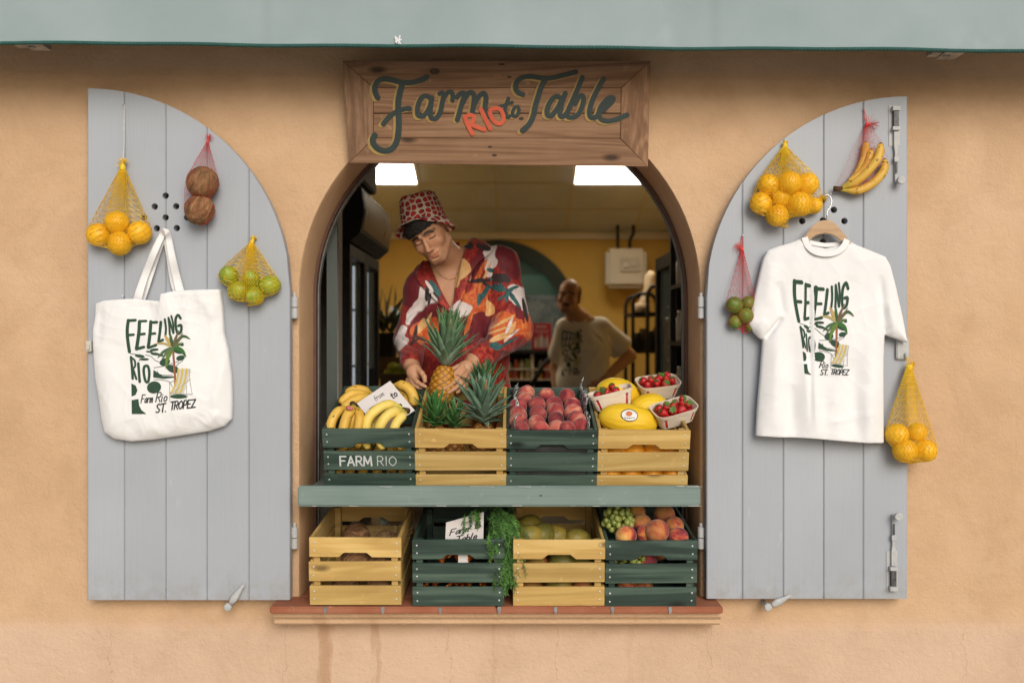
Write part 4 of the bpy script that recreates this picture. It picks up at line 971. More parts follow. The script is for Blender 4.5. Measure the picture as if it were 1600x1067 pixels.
def inner_pine(label, px, py, lx, ly, h, crown, nleaf, lc, tc, seed, lean=(0, 0), rad=.05, L=.145, spread=1.0, wide=1.0):
    top = incrate('u2', px, py, h); ax = (CR['u2'][1].to_3x3() @ Vector((lean[0], lean[1], 1))).normalized(); pineapple(label, top - ax * L, ax, L, rad, crown, nleaf, lc, tc, (.36, .15, .025), spread, seed, wide, 16)
inner_pine("pineapple with a short bright green crown, at the left front of the yellow crate", 681, 664, 0, 0, .176, .108, 40, GRN, (.045, .16, .035), 11, (-.05, .05), .045, spread=.5, wide=1.5)
inner_pine("pineapple with a small green crown, between two others at the front of the yellow crate", 709, 667, 0, 0, .170, .092, 36, GRN, (.05, .15, .04), 12, (.04, .08), .042, spread=.6, wide=1.5)
inner_pine("pineapple with a wide grey-green crown, at the right front of the yellow crate", 755, 660, 0, 0, .182, .150, 58, (.19, .24, .19), (.10, .19, .12), 13, (.0, .12), .05, wide=1.45)
inner_pine("pineapple with a dark leafy crown, at the right rear of the yellow crate", 757, 618, 0, 0, .215, .120, 48, (.10, .15, .09), (.045, .13, .05), 14, (.0, -.02), .05, wide=1.5)

# ---- melons, punnets and strawberries
def melon(label, c, r, L, axis, seed, roll=0):
    mb = MB(); g = random.Random(seed); n, mm = 64, 40; vs = []; ax = Vector(axis).normalized(); Mx = Matrix.Translation(c) @ ax.to_track_quat('X', 'Z').to_matrix().to_4x4()
    ph = [g.uniform(0, 6.3) for _ in range(5)]
    for i in range(mm + 1):
        t = -1 + 2 * i / mm; rr = r * max(1 - abs(t)**2.25, 0)**.58
        for k in range(n):
            an = 2 * math.pi * k / n; a = an + .16 * math.sin(3 * t + ph[0]); w_ = .014 * math.sin(17 * a + 1.5 * math.sin(5 * t + ph[1])) + .007 * math.sin(41 * a + ph[2] + 4 * t) + .012 * math.sin(3 * an + ph[3])
            vs.append((t * L, rr * (1 + w_) * math.cos(an), rr * (1 + w_) * math.sin(an)))
    mb.add(vs, [(i*n+k, i*n+(k+1) % n, (i+1)*n+(k+1) % n, (i+1)*n+k) for i in range(mm) for k in range(n)])
    o = mb.build("melon", F_MELON, None, True, weld=1e-6); o.matrix_world = Mx; o.location = c; o.rotation_euler = Mx.to_euler(); return tag(o, label, "melon", "yellow melons in the yellow crate"), Mx
I4 = lambda px, py, h: incrate('u4', px, py, h)
mC = P(981, 657, -.045)
mF, MxF = melon("yellow melon with an oval fruit sticker, at the front of the yellow crate", mC, .058, .105, (1, .02, -.17), 1)
mB2, _ = melon("yellow melon at the back of the yellow crate, behind the leaning punnet", P(965, 618, .13), .064, .088, (1, .3, -.25), 2)
mM, _ = melon("yellow melon with dark scratches, between the two upright punnets", P(1013, 638, .055), .052, .075, (1, .2, .2), 3)
def onmelon(px, py): return P(px, py, 0)
mb = MB(); sc0 = P(983.5, 649, 0); cc_ = Vector((0, -CAM_D, CAM_Z)); dd = (sc0 - cc_).normalized()
def melhit(px, py, l):
    d = (P(px, py, 0) - cc_).normalized(); Mi = MxF.inverted(); o = Mi @ cc_; e = (Mi.to_3x3() @ d); best = None
    for t in np.arange(3.2, 3.7, .001):
        q = o + e * t; rr = .058 * max(1 - abs(q.x / .105)**2.25, 0)**.58
        if math.hypot(q.y, q.z) < rr * 1.02: best = t; break
    if best is None: best = 3.46
    return cc_ + d * (best - .0016 - l)
def ov(rx, ry): return [(983.5 + rx * math.cos(t), 648.5 + ry * math.sin(t) + .07 * rx * math.cos(t)) for t in np.linspace(0, 6.283, 21)[:-1]]
st = MB(); blob(st, ov(13.5, 9.8), melhit, 0, smooth=False, rings=3); s1 = st.build("sticker", basic("sticker_rim_ink", (.02, .03, .035), None, 30, rough=.4), mF, True)
st = MB(); blob(st, ov(12.2, 8.5), melhit, .0008, smooth=False, rings=3); st.build("sticker_face", basic("sticker_paper", (.78, .76, .72), None, 30, rough=.4), s1, True)
st = MB(); blob(st, [(983 + 5 * math.cos(t), 646.3 + 3.9 * math.sin(t)) for t in np.linspace(0, 6.2, 12)], melhit, .0018, rings=2); st.build("sticker_fruit", basic("sticker_red", (.52, .05, .03), (.6, .2, .05), 60), s1, True)
st = MB()
for x in (976, 979.5, 983, 986.5, 990): stroke(st, [(x, 653.2 - abs(x - 983) * .12), (x + 2, 653.3 - abs(x - 981) * .12)], 1.0, melhit, lift=.0018, n=3)
st.build("sticker_print", M_INK, s1)

M_PUN = basic("poplar_veneer", (.68, .59, .47), (.76, .67, .55), 14, stretch=(1, 1, 6), rough=.7, bmp=.15, bscale=50)
def punnet(label, M4, berries, seed, vis=None):
    """Veneer basket: 0.15 x 0.095 x 0.06, rounded ends, slits in the sides; M4 places its base centre."""
    g = random.Random(seed); root = empty("strawberry_punnet", M4.translation, label, "punnet", "strawberry punnets in the yellow crate")
    def outline(a, b_, n=48):
        out = []
        for k in range(n):
            t = 2 * math.pi * k / n; c, s_ = math.cos(t), math.sin(t); e = .42
            out.append((a * math.copysign(abs(c)**e, c), b_ * math.copysign(abs(s_)**e, s_)))
        return out
    A0, B0, A1, B1, H = .062, .036, .078, .049, .058; lo, hi = outline(A0, B0), outline(A1, B1); n = len(lo)
    def pt(k, t, off=0): x = lo[k % n][0] + (hi[k % n][0] - lo[k % n][0]) * t; y = lo[k % n][1] + (hi[k % n][1] - lo[k % n][1]) * t; return Vector((x * (1 + off), y * (1 + off), H * t))
    mb = MB(); slit = {7, 8, 15, 16, 31, 32, 39, 40}
    for k in range(n):
        if k in slit: continue
        for o_ in (0,): 
            a = [M4 @ pt(k, 0), M4 @ pt(k+1, 0), M4 @ pt(k+1, .8), M4 @ pt(k, .8)]; i_ = [M4 @ pt(k, 0, -.03), M4 @ pt(k+1, 0, -.03), M4 @ pt(k+1, .8, -.03), M4 @ pt(k, .8, -.03)]
            mb.add(a + i_, [(0,1,2,3), (7,6,5,4), (0,3,7,4), (1,2,6,5), (2,3,7,6)])
    mb.build("basket_wall", M_PUN, root)
    mb = MB(); vs = []
    for t, off in ((.76, .028), (1.0, .028), (1.0, -.02), (.76, -.02)): vs += [M4 @ pt(k, t, off) for k in range(n)]
    mb.add(vs, [(j*n+k, j*n+(k+1) % n, ((j+1) % 4)*n+(k+1) % n, ((j+1) % 4)*n+k) for j in range(4) for k in range(n)]); mb.build("rim_band", M_PUN, root)
    mb = MB(); mb.add([M4 @ Vector((x, y, .001)) for x, y in lo], [tuple(range(n))]); mb.build("basket_base", M_PUN, root)
    mb = MB(); mb.add([M4 @ (pt(k, .12, -.05)) for k in range(n)] + [M4 @ pt(k, .66, -.05) for k in range(n)] + [M4 @ Vector((0, 0, H * .70))], [(k, (k+1) % n, n+(k+1) % n, n+k) for k in range(n)] + [(n+k, n+(k+1) % n, 2*n) for k in range(n)])
    o = mb.build("berry_mass", F_STRAW, None, True); tag(o, "mass of strawberries packed low in the " + vis, "strawberries", None, "stuff")
    for i, (x, y, z, nm) in enumerate(berries): strawberry(M4 @ Vector((x, y, z)), nm, seed * 10 + i)
def make_straw(seed):
    g = random.Random(seed); mb = MB(); prof = [(0, -.019), (.006, -.0165), (.011, -.010), (.0145, -.001), (.0155, .006), (.0135, .012), (.007, .0145), (0, .014)]
    mb.lathe(prof, 18, None, None, lambda an, i: 1 + .04 * math.sin(3 * an + seed)); body = mb.mesh("strawberry", F_STRAW, True, weld=1e-6)
    mb = MB()
    for k in range(7):
        an = k * .9 + g.uniform(-.1, .1); o = Vector((math.cos(an), math.sin(an), 0)); s_ = Vector((-o.y, o.x, 0))
        mb.add([Vector((0, 0, .0150)) + s_ * .003, Vector((0, 0, .0150)) - s_ * .003, o * .009 - s_ * .0032 + Vector((0, 0, .0165)), o * .009 + s_ * .0032 + Vector((0, 0, .0165)), o * .016 + Vector((0, 0, .017 + g.uniform(-.003, .004)))], [(0, 1, 2, 3), (3, 2, 4)])
    mb.sweep([(0, 0, .014), (.002, 0, .021)], .0012, 6); return body, mb.mesh("calyx", F_LEAFG, False)
STR = [make_straw(s) for s in range(2)]
def strawberry(p, label, seed):
    g = random.Random(seed); b_, c_ = STR[seed % 2]; o = link("strawberry", b_, None, p, (g.uniform(-1.2, 1.2), g.uniform(-1.2, 1.2), g.uniform(0, 6))); tag(o, label, "strawberry", "strawberries in the punnets"); o.scale = (g.uniform(.72, 1.0),) * 3
    k = bpy.data.objects.new("calyx", c_); COL.objects.link(k); k.parent = o
def berries(spec, where): return [(x, y, .052 + dz, f"{d} strawberry in the {where}") for x, y, dz, d in spec]
SP = [(-.045, -.012, 0, "leftmost"), (-.02, .018, .006, "rear left"), (-.012, -.018, .004, "front left"), (.012, .012, .012, "topmost middle"), (.018, -.022, .0, "front middle"), (.042, .016, .016, "large rear right"), (.05, -.010, .004, "rightmost"), (-.030, -.002, .012, "upper left"), (.030, -.004, .014, "upper right"), (.0, .004, .004, "central"), (-.048, .016, .002, "far left rear")]
def placeM(c, rx, ry, rz): return Matrix.Translation(c) @ Euler((R(rx), R(ry), R(rz))).to_matrix().to_4x4()
punnet("open punnet of strawberries at the back right corner of the yellow crate", placeM(P(1027, 617, .15), 24, -6, 12), berries(SP, "punnet at the back right of the melon crate"), 1, "back right punnet")
punnet("open punnet of strawberries leaning out over the front right of the yellow crate", placeM(P(1053, 657, -.02), 26, -14, 16), berries(SP, "punnet at the front right of the melon crate"), 2, "front right punnet")
punnet("punnet of strawberries on its side with two red slits facing out, left of the melons", placeM(P(958, 634, .035), 8, -14, 0), berries(SP[:5], "punnet leaning at the left of the melons"), 3, "left punnet")
for i, x in enumerate((-.105, -.035, .04, .108)):
    place("orange", ME_ORANGE[i % 2], loc('u4', x, .055, .052), f"orange low in the yellow melon crate behind the slats, {ORD[i]} from the left", "orange", "oranges under the melons")
    place("orange", ME_ORANGE[i % 2], loc('u4', x * .95 + .01, .075, .118), f"orange just under the melons behind the upper slats, {ORD[i]} from the left", "orange", "oranges under the melons")

# ---- coconuts
for nm, px, py, y in (("large coconut showing in the hand hole of the lower yellow crate", 556, 876, -.065), ("coconut at the front right behind the slats of the lower yellow crate", 597, 881, -.06), ("coconut at the back of the lower yellow crate", 557, 838, .15), ("coconut low at the left of the lower yellow crate", 540, 915, -.05), ("coconut low at the right of the lower yellow crate", 592, 915, -.045), ("coconut at the back right under loose husk fibres", 604, 850, .13)):
    place("coconut", random.choice(ME_COCO), P(px, py, y), nm, "coconut", "coconuts in the lower yellow crate", scale=.92)
mb = MB(); g = random.Random(5)
for i in range(46):
    p = P(590 + g.uniform(-16, 34), 842 + g.uniform(-4, 4), .02 + g.uniform(-.06, .08)); d = Vector((g.gauss(0, 1), g.gauss(0, .6), abs(g.gauss(.5, .6)))).normalized() * .014; pts = []
    for k in range(6): pts.append(p.copy()); p = p + d; d = (d + Vector((g.gauss(0, .004), g.gauss(0, .004), g.gauss(-.001, .003))))
    mb.sweep(pts, .00045, 3)
tag(mb.build("husk_fibres", basic("pale_fibre", (.30, .19, .09), (.42, .28, .14), 40, rough=.9)), "loose coconut husk fibres on top of the coconuts", "fibres", None, "stuff")

# ---- carrots and their leaves
def carrot(seed):
    g = random.Random(seed); L = .17; mb = MB(); n = 20; path = [Vector((.004 * math.sin(i * .5 + seed), -L * i / n, .003 * math.sin(i * .35))) for i in range(n + 1)]
    rad = [.0135 * (1 - (i / n)**1.6 * .86) * (1 + .03 * math.sin(i * 2.3 + seed)) * (.75 if i == 0 else 1) for i in range(n + 1)]; mb.sweep(path, rad, 12); return mb.mesh("carrot", F_CARROT, True)
ME_CAR = [carrot(s) for s in range(3)]
k = 0
for row, z in (("lower gap", .030), ("lower gap", .055), ("upper gap", .125), ("upper gap", .150)):
    for i in range(7):
        x = -.118 + i * .039 + random.uniform(-.006, .006) + (.015 if z in (.055, .150) else 0)
        if x > .128: continue
        o = place("carrot", ME_CAR[k % 3], loc('l2', x, .20 + random.uniform(-.01, .01), z + random.uniform(-.004, .004)), f"carrot in the {row} of the carrot crate, {ORD[i]} from left, {'upper' if z in (.055, .15) else 'lower'} layer", "carrot", "carrots in the green crate", (R(5) + random.uniform(-.06, .06), random.uniform(0, 6.28), random.uniform(-.18, .18))); k += 1
mb = MB(); a = P(716, 863, -.125); b2 = P(731, 883, -.125); mb.add([(a.x, -.1255, b2.z), (b2.x, -.1255, b2.z), (b2.x, -.1255, a.z), (a.x, -.1255, a.z), (a.x, -.10, b2.z), (b2.x, -.10, b2.z), (b2.x, -.10, a.z), (a.x, -.10, a.z)], [(0,1,2,3),(0,1,5,4),(2,3,7,6),(1,2,6,5),(0,3,7,4)])
tag(mb.build("bunch_band", M_CARD), "white paper band round the carrots seen through the hand hole", "paper band")
m, nt, b = newmat("carrot_leaf"); v = coords(nt, rnd=False); at = nd(nt, "Attribute", attribute_name="Col"); col = mixc(nt, 1.0, ramp(nt, noise(nt, v, 40, 3), [(.3, (.04, .115, .022)), (.7, (.12, .27, .055))]), at.outputs[0], 'MULTIPLY'); nt.links.new(col, b.inputs["Base Color"]); b.inputs["Roughness"].default_value = .6
F_CLEAF = m
def fronds(label, starts, seed, nfr):
    g = random.Random(seed); mb = MB(); mb2 = MB()
    for f_ in range(nfr):
        (p0, d0, ln) = g.choice(starts); p = p0 + Vector((g.gauss(0, .012), g.gauss(0, .012), g.gauss(0, .008))); d = (d0 + Vector((g.gauss(0, .25), g.gauss(0, .25), g.gauss(0, .2)))).normalized(); L = ln * g.uniform(.6, 1.1); K = 14; pts = []; sh = g.uniform(.55, 1.7)
        for k_ in range(K):
            pts.append(p.copy()); p = p + d * L / K; d = (d + Vector((g.gauss(0, .06), g.gauss(0, .06), -.16 + g.gauss(0, .05)))).normalized()
        mb2.sweep(pts, .0007, 3, (sh, sh, sh), caps=False)
        for k_ in range(2, K):
            for s_ in range(5):
                q = pts[k_] + (pts[k_] - pts[k_-1]) * g.random(); u = Vector((g.gauss(0, 1), g.gauss(0, 1), g.gauss(-.3, .7))).normalized(); ll = g.uniform(.006, .017); t = (pts[k_] - pts[k_-1]).normalized(); u = (u + t * .8).normalized(); side = u.cross(Vector((g.gauss(0, 1), g.gauss(0, 1), g.gauss(0, 1)))).normalized(); c_ = sh * g.uniform(.75, 1.3)
                for j in range(3):
                    a_ = q + u * ll * j / 3; e = a_ + (u + side * (1 if j % 2 else -1) * .7).normalized() * ll * .5; wv = u.cross(side).normalized() * .0011 + side * .0009; mb.add([a_ - wv, e, a_ + wv], [(0, 1, 2)], (c_, c_, c_))
    root = empty("leafy_greens", starts[0][0], label, "carrot leaves"); mb.build("foliage", F_CLEAF, root); mb2.build("stalks", F_CLEAF, root)
fronds("feathery green carrot tops hanging over the right side of the carrot crate",
  [(P(776, 808, -.02), Vector((.3, -.6, .3)), .10), (P(783, 814, -.05), Vector((.5, -.6, .1)), .12), (P(790, 822, -.09), Vector((.4, -.35, -.6)), .16), (P(793, 850, -.12), Vector((.1, -.1, -1)), .16), (P(789, 868, -.13), Vector((-.06, -.1, -1)), .11), (P(782, 815, -.04), Vector((.2, -.7, -.1)), .10), (P(780, 835, -.09), Vector((.05, -.6, -.4)), .07), (P(780, 802, .02), Vector((0, -.5, .3)), .07)], 3, 210)
fronds("thin spray of carrot leaves drooping in front of the white card", [(P(741, 800, -.056), Vector((-.1, -.15, -.8)), .075), (P(746, 799, -.056), Vector((.0, -.2, -.5)), .05)], 4, 9)
fronds("thin spray of carrot leaves draped over the front of the carrot crate", [(P(768, 838, -.155), Vector((.0, -.25, -.8)), .05), (P(770, 845, -.165), Vector((-.1, -.02, -1)), .045)], 6, 9)

# ---- mangoes, peaches and grapes below
for i, (px, py, y, red, lab) in enumerate(((827, 838, -.01, 0, "plump green mango at the left front of the lower yellow crate"), (846, 836, .02, 0, "yellow-green mango, second from the left in the lower yellow crate"), (866, 838, .06, 1, "dull olive mango in the middle of the lower yellow crate"), (903, 843, .05, 1, "dark mango at the right of the lower yellow crate"), (828, 822, .12, 0, "shaded mango at the back left of the lower yellow crate"),
      (880, 880, -.07, 0, "yellow mango in the hand hole of the lower yellow crate"), (838, 884, -.065, 2, "reddish mango at the left behind the upper gap of the lower yellow crate"), (915, 884, -.05, 1, "dark mango at the right behind the upper gap of the lower yellow crate"), (829, 919, -.06, 2, "red mango low at the left of the lower yellow crate"), (872, 917, -.06, 0, "green mango low in the middle of the lower yellow crate"), (912, 918, -.06, 2, "mottled mango low at the right of the lower yellow crate"))):
    place("mango", (ME_MANGOR if red == 2 else ME_MANGO)[i % 2], P(px, py, y), lab, "mango", "mangoes in the lower yellow crate", (R(80) + random.uniform(-.3, .3), random.uniform(-.4, .4), random.uniform(0, 6)))
for i, (px, py, y, s_, lab) in enumerate(((978, 838, -.075, 1.0, "pink peach at the left front beside the grapes in the lower green crate"), (1003, 819, .0, .98, "dark red peach behind the grapes in the lower green crate"), (1027, 830, -.085, 1.12, "large yellow-flushed peach at the front middle of the lower green crate"), (1009, 834, -.05, .9, "peach half hidden between two others in the lower green crate"),
      (1060, 839, -.075, .92, "orange-pink peach at the right front of the lower green crate"), (1053, 822, -.01, .95, "dark peach at the right of the lower green crate"), (1038, 804, .06, 1.05, "dark red peach at the back of the lower green crate"), (995, 800, .10, .9, "orange peach at the far back of the lower green crate"), (1010, 876, -.075, 1.0, "yellow peach in the hand hole of the lower green crate"), (979, 918, -.06, .95, "pink peach low at the left of the lower green crate"), (1006, 920, -.06, .95, "pink peach low in the middle of the lower green crate"), (1030, 858, -.02, 1, "peach buried at the middle of the lower green crate"))):
    place("peach", random.choice(ME_PEACH2), P(px, py, y), lab, "peach", "peaches in the lower green crate", scale=s_)
def grapes(label, c, spread, n, seed):
    g = random.Random(seed); root = empty("grape_bunch", c, label, "grapes", "grapes in the lower green crate"); me = ball(.0105, 1, 1.18, 0, 0, .01, 16, 12, 0).mesh("grape", F_GRAPE, True, weld=1e-6); pts = []
    for _ in range(6000):
        p = Vector((g.uniform(-1, 1) * spread[0], g.uniform(-1, 1) * spread[1], g.uniform(-1, 1) * spread[2]))
        if (p.x/spread[0])**2 + (p.y/spread[1])**2 + (p.z/spread[2])**2 < 1 and all((p - q).length > .0185 for q in pts): pts.append(p)
        if len(pts) >= n: break
    for p in pts: o = link("grape", me, root); o.matrix_parent_inverse = Matrix(); o.location = p; o.rotation_euler = (g.uniform(-.6, .6), g.uniform(-.6, .6), 0); o.scale = (g.uniform(.88, 1.1),) * 3
    mb = MB(); mb.sweep([c + Vector((0, 0, spread[2])), c, c - Vector((0, 0, spread[2] * .8))], .0018, 6); mb.build("stalk", F_STEM, root)
grapes("bunch of green grapes at the left of the lower green crate", P(966, 813, -.02), (.052, .05, .05), 72, 2)
grapes("small bunch of green grapes low behind the slats of the lower green crate", P(985, 873, -.085), (.06, .035, .028), 34, 3)

# ================================================================== THINGS HUNG ON THE SHUTTERS
YS = -.0665                                                            # shutter face
M_YNET = basic("yellow_net", (.74, .46, .01), (.82, .56, .03), 60, rough=.5, bmp=0)
M_RNET = basic("red_net", (.62, .035, .03), (.72, .07, .05), 60, rough=.5, bmp=0)
M_CORD = basic("white_cord", (.55, .56, .56), (.68, .68, .68), 90, rough=.6)

def net_bag(label, balls, knot, mat, n=30, rows=34, rad=.00072, group="net bags of fruit on the shutters", tail=None, flare=.018, tuft=(0, 0, 1), loop=None, neck=.0045):
    """Stretched net: convex hull round the balls at each height, drawn tight up to the knot, cut into diamonds."""
    root = empty("net_bag", knot, label, "net bag", group); B = [(Vector(c), r + .0012) for c, r in balls]
    zt = knot.z; zb = min(c.z - r for c, r in B) - .001; cx = sum(c.x for c, r in B) / len(B); cy = sum(c.y for c, r in B) / len(B); ztop = max(c.z for c, r in B)
    th = np.linspace(0, 2 * np.pi, n * 2, endpoint=False); ph = np.linspace(0, 2 * np.pi, 96, endpoint=False); ZZ = np.linspace(zb, zt, rows * 2)
    def axis(z): t = min(max((z - zb) / (zt - zb), 0), 1); t = t * t * (3 - 2 * t) if z < ztop else 1 - (1 - t) * 1.0; t = min(max((z - (ztop - .02)) / (zt - ztop + .02), 0), 1); return cx + (knot.x - cx) * t, cy + (knot.y - cy) * t
    prof = np.zeros((len(ZZ), len(th)))
    for i, z in enumerate(ZZ):
        ax, ay = axis(z); h = np.zeros(len(ph))
        for c, r in B:
            dz = abs(z - c.z)
            if dz < r: h = np.maximum(h, (c.x - ax) * np.cos(ph) + (c.y - ay) * np.sin(ph) + math.sqrt(r*r - dz*dz))
        if h.max() > 0:
            dc = np.cos(th[:, None] - ph[None]); q = np.where(dc > .05, np.maximum(h, 0)[None] / np.maximum(dc, .05), 9); hull = q.min(1); dirr = np.zeros(len(th))
            for c, r in B:
                dz = abs(z - c.z)
                if dz < r:
                    rho2 = r*r - dz*dz; qx, qy = c.x - ax, c.y - ay; pr_ = qx * np.cos(th) + qy * np.sin(th); di = rho2 - (qx*qx + qy*qy - pr_**2); dirr = np.maximum(dirr, np.where(di > 0, pr_ + np.sqrt(np.maximum(di, 0)), 0))
            prof[i] = np.maximum(dirr, hull * .55 + .45 * np.minimum(hull, np.maximum(dirr, hull * .55)))
    prof[-1] = neck; prof[0] = np.maximum(prof[0], .004)
    for k in range(len(th)):                                            # upper concave envelope over height
        i0 = int(prof[:, k].argmax()); st = list(range(i0 + 1))
        for i in range(i0 + 1, len(ZZ)):
            while len(st) > i0 + 1 and (prof[st[-1], k] - prof[st[-2], k]) * (ZZ[i] - ZZ[st[-2]]) <= (prof[i, k] - prof[st[-2], k]) * (ZZ[st[-1]] - ZZ[st[-2]]): st.pop()
            st.append(i)
        prof[:, k] = np.interp(ZZ, ZZ[st], prof[st, k])
    gap_ = random.Random(len(label)); pts = []
    L = np.cumsum(np.r_[0, np.hypot(np.diff(ZZ), np.diff(prof.mean(1)))]); tt = np.interp(np.linspace(0, L[-1], rows + 1), L, np.arange(len(ZZ)))
    for j, t in enumerate(tt):
        i = min(int(t), len(ZZ) - 2); f = t - i; z = ZZ[i] * (1 - f) + ZZ[i+1] * f; ax, ay = axis(z); row = []
        for k in range(n):
            kk = (2 * k + j) % (2 * n); r = prof[i, kk] * (1 - f) + prof[i+1, kk] * f; a = th[kk] + gap_.uniform(-.02, .02); p = Vector((ax + r * math.cos(a), min(ay + r * math.sin(a), YS - .001), z + gap_.uniform(-.0008, .0008))); row.append(p)
        pts.append(row)
    mb = MB()
    for j in range(rows):
        for k in range(n):
            a = pts[j][k]; k2 = (k if j % 2 == 0 else k + 1) % n
            for b_ in (pts[j+1][k], pts[j+1][(k - 1) % n if j % 2 == 0 else (k + 1) % n]):
                if (a - b_).length < 1e-5: continue
                d = (b_ - a).normalized(); u = d.orthogonal().normalized() * rad; w_ = d.cross(u)
                mb.add([a + u, a - u * .5 + w_ * .87, a - u * .5 - w_ * .87, b_ + u, b_ - u * .5 + w_ * .87, b_ - u * .5 - w_ * .87], [(0,1,4,3), (1,2,5,4), (2,0,3,5)])
    mb.build("netting", mat, root)
    mb = MB(); tf = Vector(tuft); mb.sweep([knot - Vector((0, 0, .010)), knot, knot + tf * .008, knot + tf * .014], [neck * 1.1, neck * 1.35, neck * 1.2, neck * .9], 10)
    g = gap_
    for i in range(46):                                                 # frayed net end above the knot
        d = (tf + Vector((g.gauss(0, .55), g.gauss(0, .45), g.gauss(0, .55)))).normalized(); p = knot + tf * .010; q = []; 
        for k in range(5): q.append(p.copy()); p = p + d * flare / 4; d = (d + Vector((g.gauss(0, .25), g.gauss(0, .2), g.gauss(-.06, .25)))).normalized(); p.y = min(p.y, YS - .001)
        mb.sweep(q, rad * 1.1, 3, caps=False)
    if tail:
        for i in range(22):
            p = Vector(tail[0]); e = Vector(tail[1]); mb.sweep([p.lerp(e, t) + Vector((g.gauss(0, .002), g.gauss(0, .002), g.gauss(0, .003 + .006 * t))) for t in np.linspace(0, 1, 6)], rad, 3, caps=False)
    mb.build("knot", mat, root)
    if loop:
        mb = MB()
        for s_ in (-1, 1): mb.sweep([knot + Vector((s_ * .001, 0, .0)), knot.lerp(loop, .5) + Vector((s_ * .0035, 0, 0)), loop + Vector((s_ * .001, 0, 0))], .0011, 6)
        mb.build("hanging_loop", mat, root)
    return root
def peg(p, label=None):
    mb = MB(); mb.lathe([(.0012, 0), (.0012, .014), (.003, .0145), (.003, .0155), (0, .016)], 10, Matrix.Translation((p.x, YS, p.z)) @ Matrix.Rotation(R(90), 4, 'X')); return mb
def hang(label, fruitspec, meshes, kn, mat, what, group, base_r, y_off=None, **kw):
    """fruitspec: (px, py, r_px, label, y or None)."""
    balls = []
    for i, (px, py, rp, lab, back) in enumerate(fruitspec):
        r = rp * 3.38 / FPX; y = YS - r - .001 - back; p = P(px, py, y); balls.append((p, r)); me = meshes[i % len(meshes)]
        place(what, me, p, lab, what, group, scale=r / base_r)
    return net_bag(label, balls, kn, mat, **kw)

# left leaf: oranges on a cord
kn = P(191.5, 263, YS - .022)
hang("yellow net of four oranges hanging by a white cord on the left shutter",
 [(154, 367, 18.5, "leftmost orange in the net hung by a white cord", 0), (183, 347.5, 18.5, "topmost orange in the net hung by a white cord", .006), (218, 363.5, 18.5, "rightmost orange in the net hung by a white cord", 0), (187, 380, 18.5, "lowest orange in the net hung by a white cord", .012)],
 ME_ORANGEY, kn, M_YNET, "orange", "oranges in nets", .040, flare=.026, neck=.008)
mb = MB(); a = P(194.5, 164, YS - .004); b2 = P(193, 249, YS - .02)
for s_ in (-1, 1): mb.sweep([a + Vector((s_ * .0012, 0, 0)), a.lerp(b2, .5) + Vector((s_ * .0022, 0, 0)), b2 + Vector((s_ * .0015, 0, 0))], .0011, 6)
co = mb.build("hanging_cord", M_CORD); tag(co, "long white cord holding up the net of oranges on the left shutter", "cord"); pm = peg(P(194.5, 163, YS)).build("nail", M_METAL, co)
# coconuts
kn = P(324, 222, YS - .012)
cb_ = []
for (px, py, rp, lab, sd) in ((316.5, 285.5, 24.5, "upper coconut of the two in the red net", 0), (312, 328, 23.0, "lower coconut of the two in the red net, with cracked dark eye", 1)):
    r = rp * 3.38 / FPX; p = P(px, py, YS - r - .002); cb_.append((p, r)); place("coconut", ME_COCO[sd], p, lab, "coconut", "coconuts in the red net", (.3, .4, .5 + sd), r / .054)
net_bag("red net of two coconuts hanging on the left shutter", cb_, kn, M_RNET, n=18, rows=24, rad=.00032, flare=.02, tuft=(.35, 0, .9), neck=.003)
# limes in yellow net
kn = P(393, 379, YS - .012)
hang("yellow net of five limes hanging near the right edge of the left shutter",
 [(357.5, 431, 15.5, "leftmost lime in the yellow net", 0), (393, 437.5, 14.5, "upper middle lime in the yellow net", .004), (422, 445.5, 16, "rightmost lime in the yellow net", 0), (372, 454.5, 16, "lower left lime in the yellow net", .008), (398, 462, 15, "lowest lime in the yellow net", .012)],
 ME_LIME, kn, M_YNET, "lime", "limes in nets", .034, flare=.016, tuft=(.4, 0, .9), neck=.006)
# right leaf: big orange net
kn = P(1226, 229, YS - .014)
hang("large yellow net of oranges at the upper left of the right shutter",
 [(1201, 289, 17.5, "upper left orange in the large net", 0), (1234, 286, 19.5, "upper middle orange in the large net", .012), (1261, 288, 18, "upper right orange in the large net", 0), (1189, 318, 17.5, "leftmost orange in the large net", .002), (1221, 311, 15.5, "small middle orange in the large net", .004), (1250, 319, 19.5, "front right orange in the large net", .016), (1272, 321, 13, "small rightmost orange in the large net", 0), (1215, 337, 17.5, "lowest orange in the large net", .014)],
 ME_ORANGEY, kn, M_YNET, "orange", "oranges in nets", .040, n=38, flare=.012, tuft=(.2, 0, .9), neck=.006, tail=(P(1275, 312, YS - .02), P(1291, 309, YS - .012)))
# limes in red net
kn = P(1159.5, 389, YS - .010)
hang("red net of green limes beside the t-shirt sleeve on the right shutter",
 [(1147.5, 477, 14, "front left lime in the red net", .004), (1169, 473.5, 11.5, "upper right lime in the red net", 0), (1165, 493.5, 13, "front lower lime in the red net", .010), (1149, 503, 11.5, "lowest lime in the red net", 0), (1173, 510, 9.5, "yellowing lime at the bottom right of the red net", .002)],
 ME_LIMEG, kn, M_RNET, "lime", "limes in nets", .031, n=22, rows=26, rad=.00032, flare=.026, tuft=(-.5, 0, .3), loop=P(1159.5, 370, YS - .004), neck=.004)
